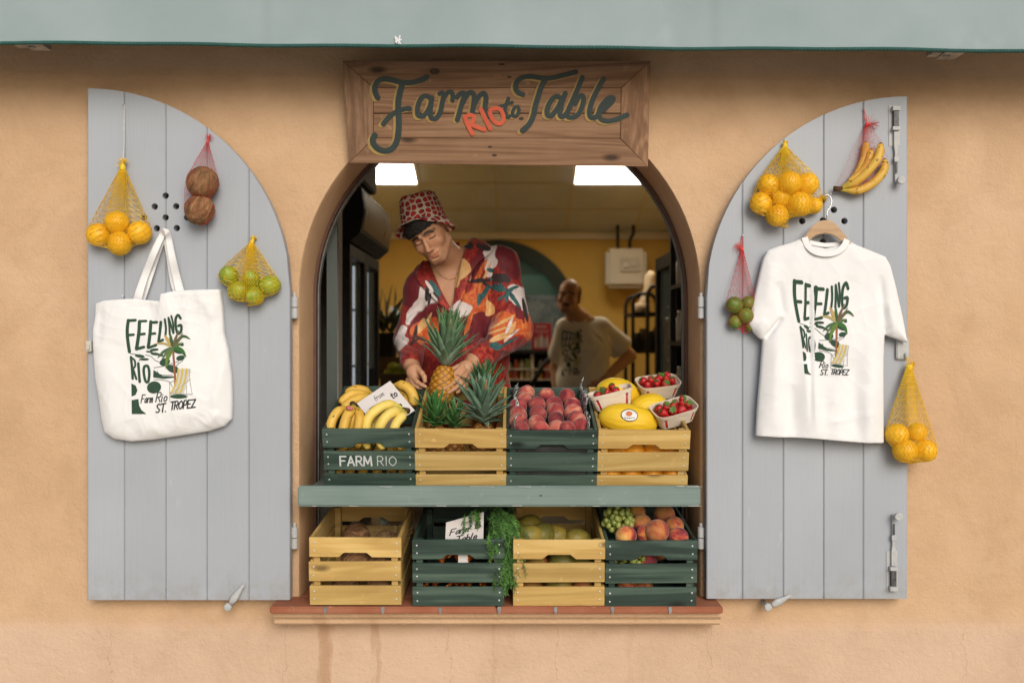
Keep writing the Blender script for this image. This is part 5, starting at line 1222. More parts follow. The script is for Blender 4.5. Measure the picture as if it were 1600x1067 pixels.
# bananas in red net
yb = YS - .022
root = empty("banana_hand", P(1309, 295, yb), "hand of bananas with dark stem end in the red net on the right shutter", "bananas", None)
for pts, r in (([IY(1353, 221, yb + .004), IY(1352, 236, yb + .004), IY(1347, 256, yb + .002), IY(1335, 278, yb), IY(1315, 293, yb)], .0132), ([IY(1362, 232, yb - .008), IY(1357, 250, yb - .008), IY(1344, 272, yb - .006), IY(1316, 293, yb - .003)], .014),
               ([IY(1376, 223, yb - .020), IY(1372, 246, yb - .024), IY(1355, 269, yb - .022), IY(1335, 286, yb - .012), IY(1312, 295, yb - .004)], .0150), ([IY(1382, 248, yb - .006), IY(1380, 268, yb - .012), IY(1363, 287, yb - .014), IY(1340, 298, yb - .010), IY(1313, 297, yb - .004)], .0150)):
    banana(pts, r).build("banana", F_BAN, root, True)
mb = MB(); mb.sweep([IY(1316, 295, yb - .003), IY(1309, 295.5, yb - .003), IY(1303, 295.5, yb - .003)], [.0085, .009, .0105], 10, (.55, .42, .30)); mb.build("stem", F_STEM, root, True)
kn = P(1354, 194, YS - .010)
nb = [(P(px, py, yb - dy), r) for px, py, r, dy in ((1309, 295, .012, 0), (1325, 290, .014, .004), (1345, 290, .017, .012), (1363, 282, .017, .014), (1378, 262, .017, .012), (1380, 248, .015, .012), (1374, 228, .014, .018), (1353, 228, .013, 0))]
net_bag("red net round a hand of bananas on the right shutter", nb, kn, M_RNET, n=18, rows=24, rad=.0003, flare=.035, tuft=(.9, -.1, .0), loop=P(1349.5, 172, YS - .004), neck=.004)
for px, py, nm in ((1349.5, 171, 'a'), (1159.5, 368, 'b')):
    mb = peg(P(px, py, YS)); o = mb.build("nail", M_METAL, shR)
# oranges hanging off the outer edge
kn = P(1420, 574, YS - .03)
hang("yellow net of four oranges hanging from the outer edge of the right shutter",
 [(1402, 679.5, 18.5, "upper left orange in the net at the outer shutter edge", .006), (1433.5, 675, 15, "upper right orange in the net at the outer shutter edge", .006), (1414.5, 704, 19, "lower left orange in the net at the outer shutter edge", .012), (1446, 703.5, 17.5, "lower right orange in the net at the outer shutter edge", .010)],
 ME_ORANGEY, kn, M_YNET, "orange", "oranges in nets", .040, n=36, flare=.018, tuft=(.6, 0, .5), neck=.009, loop=P(1417, 556, YS - .024))

# ------------------------------------------------------------------ the printed design, drawn in a 0..771 x 0..1067 space
def draw_print(mb, mp, small_farm=True, detail=True):
    G, IK = (.035, .075, .048), (.03, .035, .035)
    def s(pts, w_, c=G, **k): stroke(mb, pts, w_, mp, col=c, dome=.0002, n=k.pop('n', 5), **k)
    for pts, w_ in (([(92,122),(82,200),(85,290),(102,412)],30), ([(95,124),(158,120)],26), ([(90,258),(140,254)],24), ([(196,132),(188,250),(168,385)],32), ([(200,130),(256,128)],24), ([(192,252),(242,246)],24), ([(172,386),(236,368)],26),
        ([(300,135),(292,250),(276,372)],30), ([(302,142),(356,138)],24), ([(294,248),(340,242)],22), ([(278,376),(348,350)],24), ([(392,138),(384,230),(372,318)],26), ([(374,322),(412,302)],24), ([(430,112),(440,190),(436,262)],20),
        ([(464,98),(472,180),(476,252)],20), ([(465,98),(488,170),(508,240)],18), ([(490,82),(506,150),(512,238)],18), ([(576,104),(552,72),(530,112),(533,190),(552,245),(580,222),(582,168),(556,172)],24),
        ([(116,462),(126,560),(132,660)],24), ([(118,466),(150,492),(154,545),(128,572)],18), ([(136,572),(166,664)],20), ([(184,520),(197,690)],24)): s(pts, w_)
    s([(236,560),(236,615),(252,684),(276,688),(286,615),(276,552),(254,542)], 24, closed=True)
    for c, rx, ry, an in (((198,452),46,15,.15), ((238,482),46,11,0), ((332,394),42,12,-.1), ((340,432),42,13,.1), ((286,412),34,8,.1), ((430,508),50,34,-.3), ((505,572),62,34,.35), ((556,410),48,20,.2), ((575,470),40,24,-.2), ((388,442),30,12,.2), ((330,742),66,56,-.2), ((560,826),82,20,0), ((585,345),22,14,.3)):
        blob(mb, [(c[0] + rx*math.cos(t)*math.cos(an) - ry*math.sin(t)*math.sin(an), c[1] + rx*math.cos(t)*math.sin(an) + ry*math.sin(t)*math.cos(an)) for t in np.linspace(0, 6.283, 13)[:-1]], mp, 0, G, rings=2, sub=2)
    for pts in ([(325,580),(322,650),(420,662),(520,652),(520,640),(420,648),(345,625)], [(120,705),(160,725),(176,770),(158,812),(122,826)], [(122,860),(186,850),(192,910),(218,960),(258,988),(124,988)]): blob(mb, pts, mp, 0, G, smooth=False, rings=2)
    for pts in ([(330,670),(400,672),(470,690),(500,740)], [(110,430),(180,440),(210,470),(190,495)], [(330,560),(420,545),(500,520),(560,500)], [(250,440),(300,455),(340,490),(385,510)], [(560,600),(540,540),(590,500),(600,480)], [(360,590),(380,620),(440,630),(500,625)]): s(pts, 5, (.10, .14, .115))
    s([(505,392),(514,500),(522,610),(526,722)], 20, (.27, .09, .05), lift=.0004); s([(499,392),(508,500),(516,610),(520,722)], 6, (.42, .20, .12), lift=.0006)
    for e, m_, w_, c in (((424,252),(455,300),34,(.50,.36,.13)), ((330,340),(420,335),22,(.46,.36,.14)), ((362,470),(420,410),26,(.07,.14,.06)), ((440,572),(455,470),36,(.13,.22,.045)), ((478,235),(490,310),34,(.05,.12,.05)), ((562,210),(530,290),26,(.16,.12,.07)), ((668,296),(590,270),28,(.06,.12,.045)), ((625,462),(585,400),40,(.05,.15,.04)), ((604,330),(560,345),26,(.10,.17,.06)), ((395,500),(440,430),24,(.12,.17,.09)), ((598,232),(560,300),18,(.17,.12,.07))):
        s([(507, 372), m_, e], w_, c, taper=True, lift=.0008)
    for i in range(6):
        c = (.62, .47, .10) if i % 2 == 0 else (.62, .60, .56); x = 556 + i * 19
        s([(x, 574), (x - 10, 650), (x - 30, 722), (x - 72 + i * 4, 800 - i * 3)], 17, c, lift=.0010)
    for pts in ([(664,572),(660,660),(684,806)], [(684,806),(474,796)], [(474,700),(476,870)], [(632,728),(628,882)], [(668,664),(520,780)], [(470,700),(545,668)]): s(pts, 5, (.36, .36, .35), lift=.0012)
    if small_farm: text(mb, "Farm", (205, 812), 74, 9, mp, .46, slant=.25, rise=.05, col=IK)
    text(mb, "Rio", (340 if small_farm else 330, 792), 84, 10, mp, .62, slant=.3, rise=.06, col=IK)
    text(mb, "ST.", (335, 902), 76, 12, mp, .62, slant=.28, rise=.12, col=IK); text(mb, "TROPEZ", (472, 878), 72, 12, mp, .56, slant=.25, rise=.10, col=IK)
M_PRINT = basic("screen_print", (1, 1, 1), (.9, .9, .9), 80, rough=.75, bmp=.1, bscale=400, attr=True, spec=.2)
def cotton(name, c1, c2, sc=500):
    return basic(name, c1, c2, 6, rough=.9, bmp=.25, bscale=sc, spec=.15, sheen=.2)
M_TOTE = cotton("tote_canvas", (.79, .785, .775), (.83, .825, .815)); M_TEE = cotton("white_jersey", (.79, .785, .78), (.84, .835, .83), 700)

def cloth_field(out_px, y0, lo_px, hi_px, tfun, ybk, h=.004, k=.012, puff=None):
    """Closed cloth shape: polygon outline, puffed front at y0 - tfun, flat back at ybk."""
    pts = [(P(px, py, y0).x, P(px, py, y0).z) for px, py in out_px]; a, b_ = P(*lo_px, y0), P(*hi_px, y0)
    F = Field((a.x, -.22, b_.z), (b_.x, ybk + .012, a.z), h); sl, (X, Y, Z) = F.reg(F.lo, F.lo + F.n * h); D = poly_sd(X[:, 0], Z[:, 0], pts)[:, None, :]
    D2 = D if puff is None else poly_sd(X[:, 0], Z[:, 0], [(P(px, py, y0).x, P(px, py, y0).z) for px, py in puff])[:, None, :]
    yf = y0 - tfun(X, Z, np.maximum(-D2, 0)); A = np.maximum(yf - Y, Y - ybk); q = np.clip(.5 + .5 * (A - D) / k, 0, 1); F.f[:] = A * q + D * (1 - q) + k * q * (1 - q); return F
def rp(y0): return lambda *p: [(P(px, py, y0).x, P(px, py, y0).z) for px, py in p]

# ---- tote bag
y0 = -.098; G = rp(y0)
OUT = [(149, 474), (165, 470), (205, 467), (225, 468.5), (253, 471), (254, 459.5), (275, 455), (310, 453), (343.5, 452), (347, 480), (349, 520), (356, 548), (361, 590), (362, 630), (361, 655), (350, 666), (325, 674), (280, 681), (240, 687), (205, 690), (178, 686), (163, 676), (158, 655), (154, 625), (148, 590), (144.5, 540), (144.5, 515), (148, 495)]
folds = [((232, 468), (245, 520), 14, -.010), ((255, 458), (275, 500), 14, .006), ((318, 480), (332, 600), 16, -.007), ((170, 560), (178, 670), 20, .006), ((338, 640), (355, 560), 9, .007), ((205, 655), (215, 688), 12, -.006), ((240, 662), (262, 684), 10, .005), ((318, 645), (300, 678), 9, -.005), ((345, 640), (325, 668), 6, .006), ((310, 455), (340, 500), 8, .006), ((160, 480), (156, 540), 8, -.006), ((200, 475), (190, 540), 16, .005), ((270, 600), (300, 660), 18, .004)]
def tf(X, Z, D):
    t = .024 * (1 - np.exp(-D / .030)) + .012 * np.clip((P(0, 480, y0).z - Z) / .42, 0, 1) * (1 - np.exp(-D / .03))
    for a, b_, wd, am in folds: (a, b_) = G(a, b_); t = t + ridge(X, Z, a, b_, wd * .00217, am) * (1 - np.exp(-D / .012))
    return t + crumple(X, Z, 5, .0030) * (1 - np.exp(-D / .01))
tote = empty("tote_bag", P(258, 470, y0), "white canvas tote bag with green Feeling Rio print on the left shutter", "tote bag")
F = cloth_field(OUT, y0, (134, 440), (374, 700), tf, -.074, .003, .006, [(a, b_ - 40 if b_ < 475 else b_) for a, b_ in OUT]); fr = F.front(); link("bag_body", F.mesh("bag_body", M_TOTE), tote)
def tmap(u, v, l):
    px, py = 185 + u / 5.93, 480 + v / 5.93; q = P(px, py, y0 - .035); y = fr(q.x, q.z); return P(px, py, y - .0014 - l)
mb = MB(); draw_print(mb, tmap); mb.build("print", M_PRINT, tote)
mb = MB()
for pts, r in (([(214,472),(219,452),(229,424),(240,396),(251,372),(256,362),(259,361)], None), ([(257,361),(262,365),(265,380),(269,402),(275,430),(282,458)], None)):
    pa = [P(px, py, -.108 - .012 * math.sin(i / 6 * 3.1)) for i, (px, py) in enumerate(catmull(pts, 5))]; n = len(pa); w0, w1 = (.031, .018)
    left = pts[0][0] < 230; rad = [(w0 + (w1 - w0) * (i / n)) / 2 if left else (w1 + (w0 - w1) * (i / n)) / 2 for i in range(n)]
    mb.sweep(pa, rad, 12, squash=.16, ref=(0, 1, 0))
for pts in ([(222,470),(232,440),(250,385),(258,366)], [(258,366),(264,400),(270,440),(276,458)]):
    pa = [P(px, py, -.086) for px, py in catmull(pts, 5)]; mb.sweep(pa, .010, 10, squash=.16, ref=(0, 1, 0))
mb.build("handle", M_TOTE, tote, True)
mb = MB()
for a, b_ in (((150, 480.5), (252, 477)), ((256, 466), (343, 459.5))):
    q = [P(a[0] + (b_[0]-a[0])*t, a[1] + (b_[1]-a[1])*t, y0) for t in np.linspace(0, 1, 40)]; mb.sweep([Vector((p.x, fr(p.x, p.z) - .0002, p.z)) for p in q], .0007, 4)
mb.build("hem_stitching", M_TOTE, tote)
pg = peg(P(258, 362, YS)); o = pg.build("nail", M_METAL, shL); pg = peg(P(194, 463, YS)); pg.build("nail", M_CORD, shL)

# ---- t-shirt on a wooden hanger
y0 = -.110; G = rp(y0)
OUT = [(1256, 371), (1240, 378), (1216, 385), (1200, 391), (1193, 405), (1187, 430), (1178, 470), (1169, 505), (1178, 519), (1187.5, 529), (1192.5, 531), (1189, 580), (1184, 640), (1182, 681), (1215, 682.5), (1261, 683.5), (1300, 687), (1340, 690.5), (1381.5, 692), (1381, 630), (1381, 560), (1383, 516), (1383, 523), (1400, 529), (1418.5, 535), (1411, 495), (1401, 450), (1392, 415), (1384, 401), (1360, 391), (1340, 383), (1324, 375), (1310, 384.5), (1290, 388), (1270, 384)]
folds = [((1221, 496), (1194, 530), 4, -.016), ((1222, 494), (1214, 440), 7, -.010), ((1214, 500), (1206, 670), 12, .008), ((1235, 520), (1232, 680), 14, -.008), ((1262, 430), (1263, 660), 4.5, -.009), ((1266, 600), (1275, 682), 8, .006), ((1330, 560), (1336, 690), 12, -.008), ((1356, 520), (1360, 690), 12, .008), ((1374, 430), (1380, 516), 6, -.012), ((1386, 470), (1394, 524), 7, .008), ((1262, 560), (1266, 700), 14, .012), ((1236, 600), (1236, 700), 12, -.010), ((1300, 590), (1306, 705), 16, .010), ((1346, 600), (1352, 710), 12, .010), ((1205, 410), (1196, 480), 10, .006), ((1232, 392), (1246, 440), 12, .004), ((1350, 395), (1330, 440), 12, .004), ((1196, 500), (1180, 520), 6, .006)]
def tf(X, Z, D):
    t = .013 * (1 - np.exp(-D / .016)) + .012 * np.clip((P(0, 400, y0).z - Z) / .5, 0, 1) * (1 - np.exp(-D / .03))
    for a, b_, wd, am in folds: (a, b_) = G(a, b_); t = t + ridge(X, Z, a, b_, wd * .00217, am) * (1 - np.exp(-D / .01))
    return t + crumple(X, Z, 9, .0020, .7) * (1 - np.exp(-D / .01))
tee = empty("t_shirt", P(1290, 380, y0), "white t-shirt with green Feeling Rio print hanging on the right shutter", "t-shirt")
F = cloth_field(OUT, y0, (1158, 360), (1432, 704), tf, -.088, .003, .005, [(a, b_ + 60 if b_ > 675 else b_) for a, b_ in OUT])
c = P(1290, 366, -.115); F.ell(c, (.073, .075, .040), None, .004, 's')
fr = F.front(); link("shirt_body", F.mesh("shirt_body", M_TEE), tee)
def smap2(u, v, l):
    px, py = 1230 + u / 6.1, 425 + v / 6.1; q = P(px, py, y0 - .035); y = fr(q.x, q.z); return P(px, py, y - .0014 - l)
H = homog([(90, 115), (575, 60), (705, 915), (125, 985)], [(68, 78), (592, 92), (582, 972), (168, 965)])
XS, XD = [-200, 120, 175, 205, 250, 330, 900], [-200, 120, 172, 190, 214, 322, 900]
def hp(u, v, l): a, b_ = H(u, v); return smap2(float(np.interp(a, XS, XD)), b_, l)
mb = MB(); draw_print(mb, hp, False); mb.build("print", M_PRINT, tee)
mb = MB()                                                              # ribbed collar, front dip and back of the neck
for pts, y1, y2, w_ in (([(1257, 371), (1262, 384), (1274, 393.5), (1290, 396.5), (1306, 394), (1318, 386), (1323.5, 374.5)], -.117, -.131, .0115), ([(1257, 371), (1268, 379), (1290, 383), (1312, 380.5), (1323.5, 374.5)], -.100, -.093, .0075)):
    q = catmull(pts, 6); n = len(q); mb.sweep([P(p[0], p[1], y1 + (y2 - y1) * math.sin(math.pi * i / (n - 1))) for i, p in enumerate(q)], w_, 10, squash=.08, ref=(0, 1, 0))
mb.build("collar", M_TEE, tee, True)
mb = MB()
q = [P(px, py, y0) for px, py in catmull([(1184, 676.5), (1261, 678), (1300, 681.5), (1340, 685), (1380, 686.5)], 10)]; mb.sweep([Vector((p.x, fr(p.x, p.z) - .0002, p.z)) for p in q], .0006, 4)
for pts in ([(1171, 501), (1180, 513), (1190, 524)], [(1385, 518), (1402, 524), (1416, 529)]):
    mb.build("hem_stitching", M_TEE, tee); mb = MB(); q = [P(px, py, y0) for px, py in catmull(pts, 8)]; mb.sweep([Vector((p.x, fr(p.x, p.z) - .0002, p.z)) for p in q], .0006, 4)
mb.build("hem_stitching", M_TEE, tee)
M_HANG = wood("beech_hanger", ((.33, .20, .10), (.45, .30, .17), (.55, .39, .24)), 8, .5, False, 'X', .3)
hg = empty("coat_hanger", P(1291, 350, -.105), "pale wooden coat hanger with a wire hook holding the t-shirt", "coat hanger")
mb = MB(); up = catmull([(1245, 385), (1256, 371), (1268, 355), (1280, 346), (1291, 344.5), (1302, 347), (1316, 362), (1327, 376), (1338, 388)], 5); lo = catmull([(1245, 393), (1258, 382), (1272, 370), (1283, 366), (1291, 365.5), (1300, 367.5), (1313, 376), (1325, 385), (1338, 396)], 5); n = len(up)
vs = [P(p[0], p[1], -.117) for p in up] + [P(p[0], p[1], -.117) for p in lo] + [P(p[0], p[1], -.101) for p in up] + [P(p[0], p[1], -.101) for p in lo]
mb.add(vs, [(i, i+1, n+i+1, n+i) for i in range(n-1)] + [(2*n+i, 3*n+i, 3*n+i+1, 2*n+i+1) for i in range(n-1)] + [(i, 2*n+i, 2*n+i+1, i+1) for i in range(n-1)] + [(n+i, n+i+1, 3*n+i+1, 3*n+i) for i in range(n-1)] + [(0, n, 3*n, 2*n), (n-1, 3*n-1, 4*n-1, 2*n-1)]); mb.build("yoke", M_HANG, hg, bevel=.003)
M_CHROME = basic("bright_wire", (.6, .6, .6), (.7, .7, .7), 20, rough=.2, metal=1, bmp=0)
mb = MB(); mb.sweep([P(px, py, -.109 + dy) for (px, py), dy in zip(catmull([(1292.5, 347), (1292.5, 338), (1293, 330), (1298, 322), (1299.5, 314), (1297, 307), (1292, 304.5), (1287.5, 307)], 6), np.linspace(0, .012, 60))], .0017, 8); mb.build("hook", M_CHROME, hg, True)
mb = MB(); mb.sweep([P(1292.5, 345, -.109), P(1292.5, 337, -.109)], .0036, 10); mb.build("ferrule", M_CHROME, hg)
pg = peg(P(1294, 305, YS)); pg.v = [(x, y * 1.9 + .06 if y < YS - .001 else y, z) for x, y, z in pg.v]; pg.build("nail", M_METAL, shR)

# ================================================================== INSIDE THE SHOP
FZ, CZ, BY = .40, 2.69, 6.1
M_YW = basic("mustard_wall", (.58, .36, .075), (.64, .41, .095), 2, rough=.85, bmp=.15, bscale=80)
M_CEIL = basic("ceiling_tile", (.62, .63, .64), (.70, .71, .72), 3, rough=.9, bmp=.3, bscale=160)
M_DARKFL = basic("dark_floor_tile", (.10, .085, .07), (.15, .125, .10), 5, rough=.4, bmp=.05)
M_DGREEN = basic("dark_green_paint", (.018, .032, .026), (.028, .045, .036), 15, rough=.5)
M_BLACK = basic("black_metal", (.012, .012, .013), (.022, .022, .022), 30, rough=.45, bmp=.05, spec=.2)
M_CREAM = basic("cream_plastic", (.62, .56, .46), (.66, .60, .50), 5, rough=.4, bmp=.02)
def structure(name, mb, mat): return tag(mb.build(name, mat), kind="structure")
mb = MB(); mb.box((-1.6, .362, .2), (1.6, BY, FZ)); structure("floor", mb, M_DARKFL)
def CEIL(y): return 2.655 + .30 * (BY - y)                                # the ceiling climbs towards the street
def slope(mb, x0, x1, y0, y1, dz0, dz1):
    mb.add([(x0, y0, CEIL(y0) + dz0), (x1, y0, CEIL(y0) + dz0), (x1, y1, CEIL(y1) + dz0), (x0, y1, CEIL(y1) + dz0), (x0, y0, CEIL(y0) + dz1), (x1, y0, CEIL(y0) + dz1), (x1, y1, CEIL(y1) + dz1), (x0, y1, CEIL(y1) + dz1)], [(0,3,2,1),(4,5,6,7),(0,1,5,4),(1,2,6,5),(2,3,7,6),(3,0,4,7)])
mb = MB(); slope(mb, -1.6, 1.6, .362, BY + .3, 0, .1); structure("ceiling", mb, M_CEIL)
mb = MB(); mb.box((-1.72, .362, 0), (-1.602, BY + .3, 4.7)); structure("wall_left", mb, M_YW)
mb = MB(); mb.box((1.602, .362, 0), (1.72, BY + .3, 4.7)); structure("wall_right", mb, M_YW)
mb = MB(); BX, BR, BSP, BSI = -.148, .79, 1.788, .75
rimb = arch_wall(mb, -1.6, 1.6, 0, 2.654, BY, BY + .3, BX, BR, BSP, BSI)
n = len(rimb); mb.add([(x, BY, z) for x, z in rimb] + [(x, BY + .3, z) for x, z in rimb], [(i, i+1, n+i+1, n+i) for i in range(n-1)] + [(0, n-1, 2*n-1, n)]); structure("wall_back", mb, M_YW)
mb = MB(); mb.box((-1.6, BY - .03, 2.585), (1.6, BY - .0005, 2.654)); structure("cornice", mb, M_CREAM)
mb = MB()
for x in (-1.46, -.80, -.14, .52, 1.18): slope(mb, x - .012, x + .012, .37, BY - .031, -.006, -.0005)
for k in range(10): yy = 5.59 - .52 * k; slope(mb, -1.6, 1.6, yy - .012, yy + .012, -.0078, -.0062)
structure("ceiling_grid", mb, M_CREAM)
M_LAMP = emis("lit_diffuser", (1.0, .91, .74), 9.0)
for x0, lab in ((-1.46, "bright square ceiling light on the left, above the fridge"), (.52, "bright square ceiling light on the right of the shop")):
    t = empty("ceiling_light", (x0 + .33, 4.81, CEIL(4.81)), lab, "ceiling light", "ceiling lights"); mb = MB(); slope(mb, x0 + .016, x0 + .644, 4.005, 5.055, -.014, -.0082); mb.build("frame", M_CREAM, t)
    mb = MB(); slope(mb, x0 + .02, x0 + .64, 4.01, 5.05, -.0185, -.0145); mb.build("diffuser", M_LAMP, t)

# back window and what lies beyond it
bw = empty("arched_window", (BX, BY, BSI), "dark green arched window in the back wall", "window"); mb = MB(); ring(mb, BX, BR - .002, BR - .14, BSP, BSI + .001, BY - .02, BY + .1); mb.build("frame", M_DGREEN, bw)
GL = glass("window_glass", (.5, .6, .58), .18); mb = MB(); an = [math.pi * k / 40 for k in range(41)]; rr = BR - .142
mb.add([(BX + rr * math.cos(a), BY + .05, BSP + rr * math.sin(a)) for a in an] + [(BX - rr, BY + .05, BSI), (BX + rr, BY + .05, BSI)], [tuple(range(43))]); mb.build("pane", GL, bw)
mb = MB(); mb.add([(-2.2, 7.3, 2.10), (2, 7.3, 2.10), (2, 7.3, 2.32), (-2.2, 7.3, 2.32), (2, BY + .32, 2.95), (-2.2, BY + .32, 2.95)], [(0, 1, 2, 3), (3, 2, 4, 5)]); tag(mb.build("rear_awning", basic("green_canvas", (.02, .14, .10), (.03, .17, .125), 4, rough=.8)), "dark green awning outside the back window", "awning")
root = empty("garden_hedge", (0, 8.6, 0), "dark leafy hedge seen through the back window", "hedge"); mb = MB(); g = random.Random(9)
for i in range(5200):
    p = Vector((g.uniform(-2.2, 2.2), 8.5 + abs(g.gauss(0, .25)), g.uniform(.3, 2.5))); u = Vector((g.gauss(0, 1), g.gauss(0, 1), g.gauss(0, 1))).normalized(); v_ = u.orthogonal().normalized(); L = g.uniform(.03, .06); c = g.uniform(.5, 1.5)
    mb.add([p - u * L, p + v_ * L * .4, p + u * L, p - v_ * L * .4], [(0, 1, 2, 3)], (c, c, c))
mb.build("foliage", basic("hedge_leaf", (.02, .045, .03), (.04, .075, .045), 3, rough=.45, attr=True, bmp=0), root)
mb = MB(); mb.box((-4, 9.6, 0), (4, 9.8, 3.2)); tag(mb.build("backdrop_wall", basic("dark_backdrop", (.06, .06, .055), (.09, .09, .08), 3, rough=.9)), "added dark backdrop wall behind the hedge, blocking the bright sky", "wall")  # dark backdrop added so bright sky does not show through the hedge
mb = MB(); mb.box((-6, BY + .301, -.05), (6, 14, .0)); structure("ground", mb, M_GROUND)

# display by the back window: poster, counter, shelf of goods
def PB(px, py, y): return P(px, py, y)
def pxbox(mb, x0, x1, yt, yb_, y, dep): a, b_ = P(x0, yt, y), P(x1, yb_, y); mb.box((a.x, y, b_.z), (b_.x, y + dep, a.z))
yd = 4.8
t = empty("display_counter", P(845, 600, yd), "black counter with pale shelves of goods by the back window", "counter"); mb = MB(); pxbox(mb, 775, 884, 547, 553, yd, .5); mb.build("top", M_BLACK, t)
a = P(775, 553, yd); e = P(884, 553, yd)
for x in (a.x + .02, (a.x + e.x)/2, e.x - .04): mb = MB(); mb.box((x, yd + .02, FZ), (x + .025, yd + .48, a.z)); mb.build("upright", M_CREAM, t)
for py in (576, 592, 612): z = P(0, py, yd).z; mb = MB(); mb.box((a.x, yd + .015, z - .012), (e.x, yd + .48, z)); mb.build("shelf", M_CREAM, t)
mb = MB(); mb.box((a.x, yd + .485, FZ), (e.x, yd + .5, a.z)); mb.build("back_panel", M_BLACK, t)
cols = [(.65, .30, .04), (.7, .55, .2), (.6, .6, .55), (.15, .25, .5), (.6, .12, .08), (.75, .6, .35), (.3, .4, .15)]
pm = [basic("packet_paper", c, None, 20, rough=.5, attr=False) for c in cols]; g = random.Random(4)
for k, (py, nm) in enumerate(((576, "upper"), (592, "middle"))):
    z = P(0, py, yd).z + .0005
    for i in range(11):
        x = a.x + .06 + i * .052 + g.uniform(-.006, .006); mb = MB(); h = g.uniform(.05, .085); w_ = g.uniform(.016, .022); c = g.randrange(7)
        if abs(x - (a.x + e.x)/2 - .012) < .03: continue
        if i % 3 == 0: mb.lathe([(w_, 0), (w_, h*.6), (w_*.5, h*.78), (w_*.45, h), (0, h)], 12, Matrix.Translation((x, yd + .06, z)))
        else: mb.box((x - w_, yd + .04, z), (x + w_, yd + .09, z + h))
        tag(mb.build("packet", pm[c], None, bevel=.002 if i % 3 else 0), f"blurred coloured packet on the {nm} shelf of the counter by the back window", "packet", f"packets on the {nm} counter shelf")
t = empty("advert_board", P(845, 547, 4.85), "red poster board with pale bottle pictures standing on the counter", "poster"); mb = MB(); pxbox(mb, 830.5, 861.5, 505, 546.5, 4.85, .012); mb.build("board", basic("red_card", (.42, .02, .03), None, 10, rough=.5), t, bevel=.002)
mb = MB(); mp = lambda u, v, l: P(u, v, 4.8475 - l)
for i, u in enumerate((837, 841.5, 846, 850.5, 855)): h = 10 + (i % 3) * 3; stroke(mb, [(u, 542), (u, 542 - h)], 3, mp, smooth=False, col=((.6,.55,.5), (.5,.4,.3), (.65,.62,.6), (.4,.45,.5), (.6,.5,.4))[i]); stroke(mb, [(u, 542 - h), (u, 538.5 - h - 2)], 1.2, mp, smooth=False, col=(.5, .42, .35))
for v_, x0, x1, w_ in ((510.5, 838, 854, 1.8), (516, 835, 857, .9), (519, 837, 855, .9)): stroke(mb, [(x0, v_), (x1, v_)], w_, mp, smooth=False, col=(.6, .4, .4))
mb.build("print", M_PRINT, t)
mb = MB(); mb.sweep([P(829, 604, 4.2), P(849, 570, 4.25), P(868, 548, 4.3)], .018, 10); mb.sweep([P(868, 548, 4.3), P(876, 545, 4.32)], .02, 10); tag(mb.build("slanted_pole", M_BLACK, None, True), "black slanted pole in front of the goods by the back window", "pole")

M_OLDW_ = basic("dark_card", (.035, .022, .012), (.05, .032, .018), 8, rough=.8)
# tall glass-door fridge along the left wall
M_FHEAD = basic("fridge_sign_panel", (.20, .14, .07), (.26, .18, .09), 3, rough=.3, bmp=.02)
FG = glass("fridge_glass", (.55, .65, .62), .22, .02); M_SHF = basic("white_wire_shelf", (.55, .55, .55), None, 20, rough=.4)
X0, Y0, Y1, ZB, ZT = -.815, 1.5, 2.62, FZ + .05, 2.10
fr_ = empty("drinks_fridge", (-1.15, 2.06, FZ), "tall black drinks fridge with two glass doors along the left wall", "fridge")
mb = MB(); mb.box((-1.5, Y0, ZB), (X0 - .05, Y0 + .04, ZT)); mb.box((-1.5, Y1 - .04, ZB), (X0 - .05, Y1, ZT)); mb.box((-1.52, Y0, ZB), (-1.502, Y1, ZT)); mb.box((-1.5, Y0 + .041, ZB), (X0 - .05, Y1 - .041, ZB + .12)); mb.box((-1.5, Y0 + .041, ZT - .05), (X0 - .05, Y1 - .041, ZT)); mb.build("cabinet", M_BLACK, fr_)
mb = MB(); prof = [(-1.5, ZT + .002), (X0 - .0, ZT + .002), (X0 + .055, ZT + .05), (X0 + .075, ZT + .16), (X0 + .06, ZT + .27), (X0 - .0, ZT + .335), (-1.5, ZT + .335)]; n = len(prof)
mb.add([(x, Y0, z) for x, z in prof] + [(x, Y1, z) for x, z in prof], [tuple(range(n)), tuple(range(n, 2*n))[::-1]] + [(i, (i+1) % n, n+(i+1) % n, n+i) for i in range(n)]); mb.build("header", M_BLACK, fr_)
mb = MB(); pf = [(X0 + .062, ZT + .065), (X0 + .079, ZT + .16), (X0 + .066, ZT + .255)]; mb.add([(x, Y0 + .03, z) for x, z in pf] + [(x, Y1 - .03, z) for x, z in pf], [(0, 1, 4, 3), (1, 2, 5, 4)]); mb.build("sign_panel", M_FHEAD, fr_, True)
for k in range(2):
    ya = Y0 + .01 + k * .555; yb_ = ya + .545; d = MB(); z0, z1 = ZB + .14, ZT - .01; xx0, xx1 = X0 - .045, X0
    d.box((xx0, ya, z0), (xx1, ya + .05, z1)); d.box((xx0, yb_ - .05, z0), (xx1, yb_, z1)); d.box((xx0, ya + .0505, z0), (xx1, yb_ - .0505, z0 + .06)); d.box((xx0, ya + .0505, z1 - .06), (xx1, yb_ - .0505, z1))
    dr = d.build("door", M_BLACK, fr_); mb = MB(); mb.box((X0 - .028, ya + .0508, z0 + .061), (X0 - .022, yb_ - .0508, z1 - .061)); mb.build("pane", FG, dr)
    mb = MB(); mb.sweep([(X0 + .03, yb_ - .03 if k == 0 else ya + .03, 1.1), (X0 + .03, yb_ - .03 if k == 0 else ya + .03, 1.45)], .010, 8); mb.build("handle", M_BLACK, dr)
for z in (.85, 1.16, 1.47, 1.78): mb = MB(); mb.box((-1.48, Y0 + .05, z - .012), (X0 - .06, Y1 - .05, z)); mb.build("shelf", M_SHF, fr_)
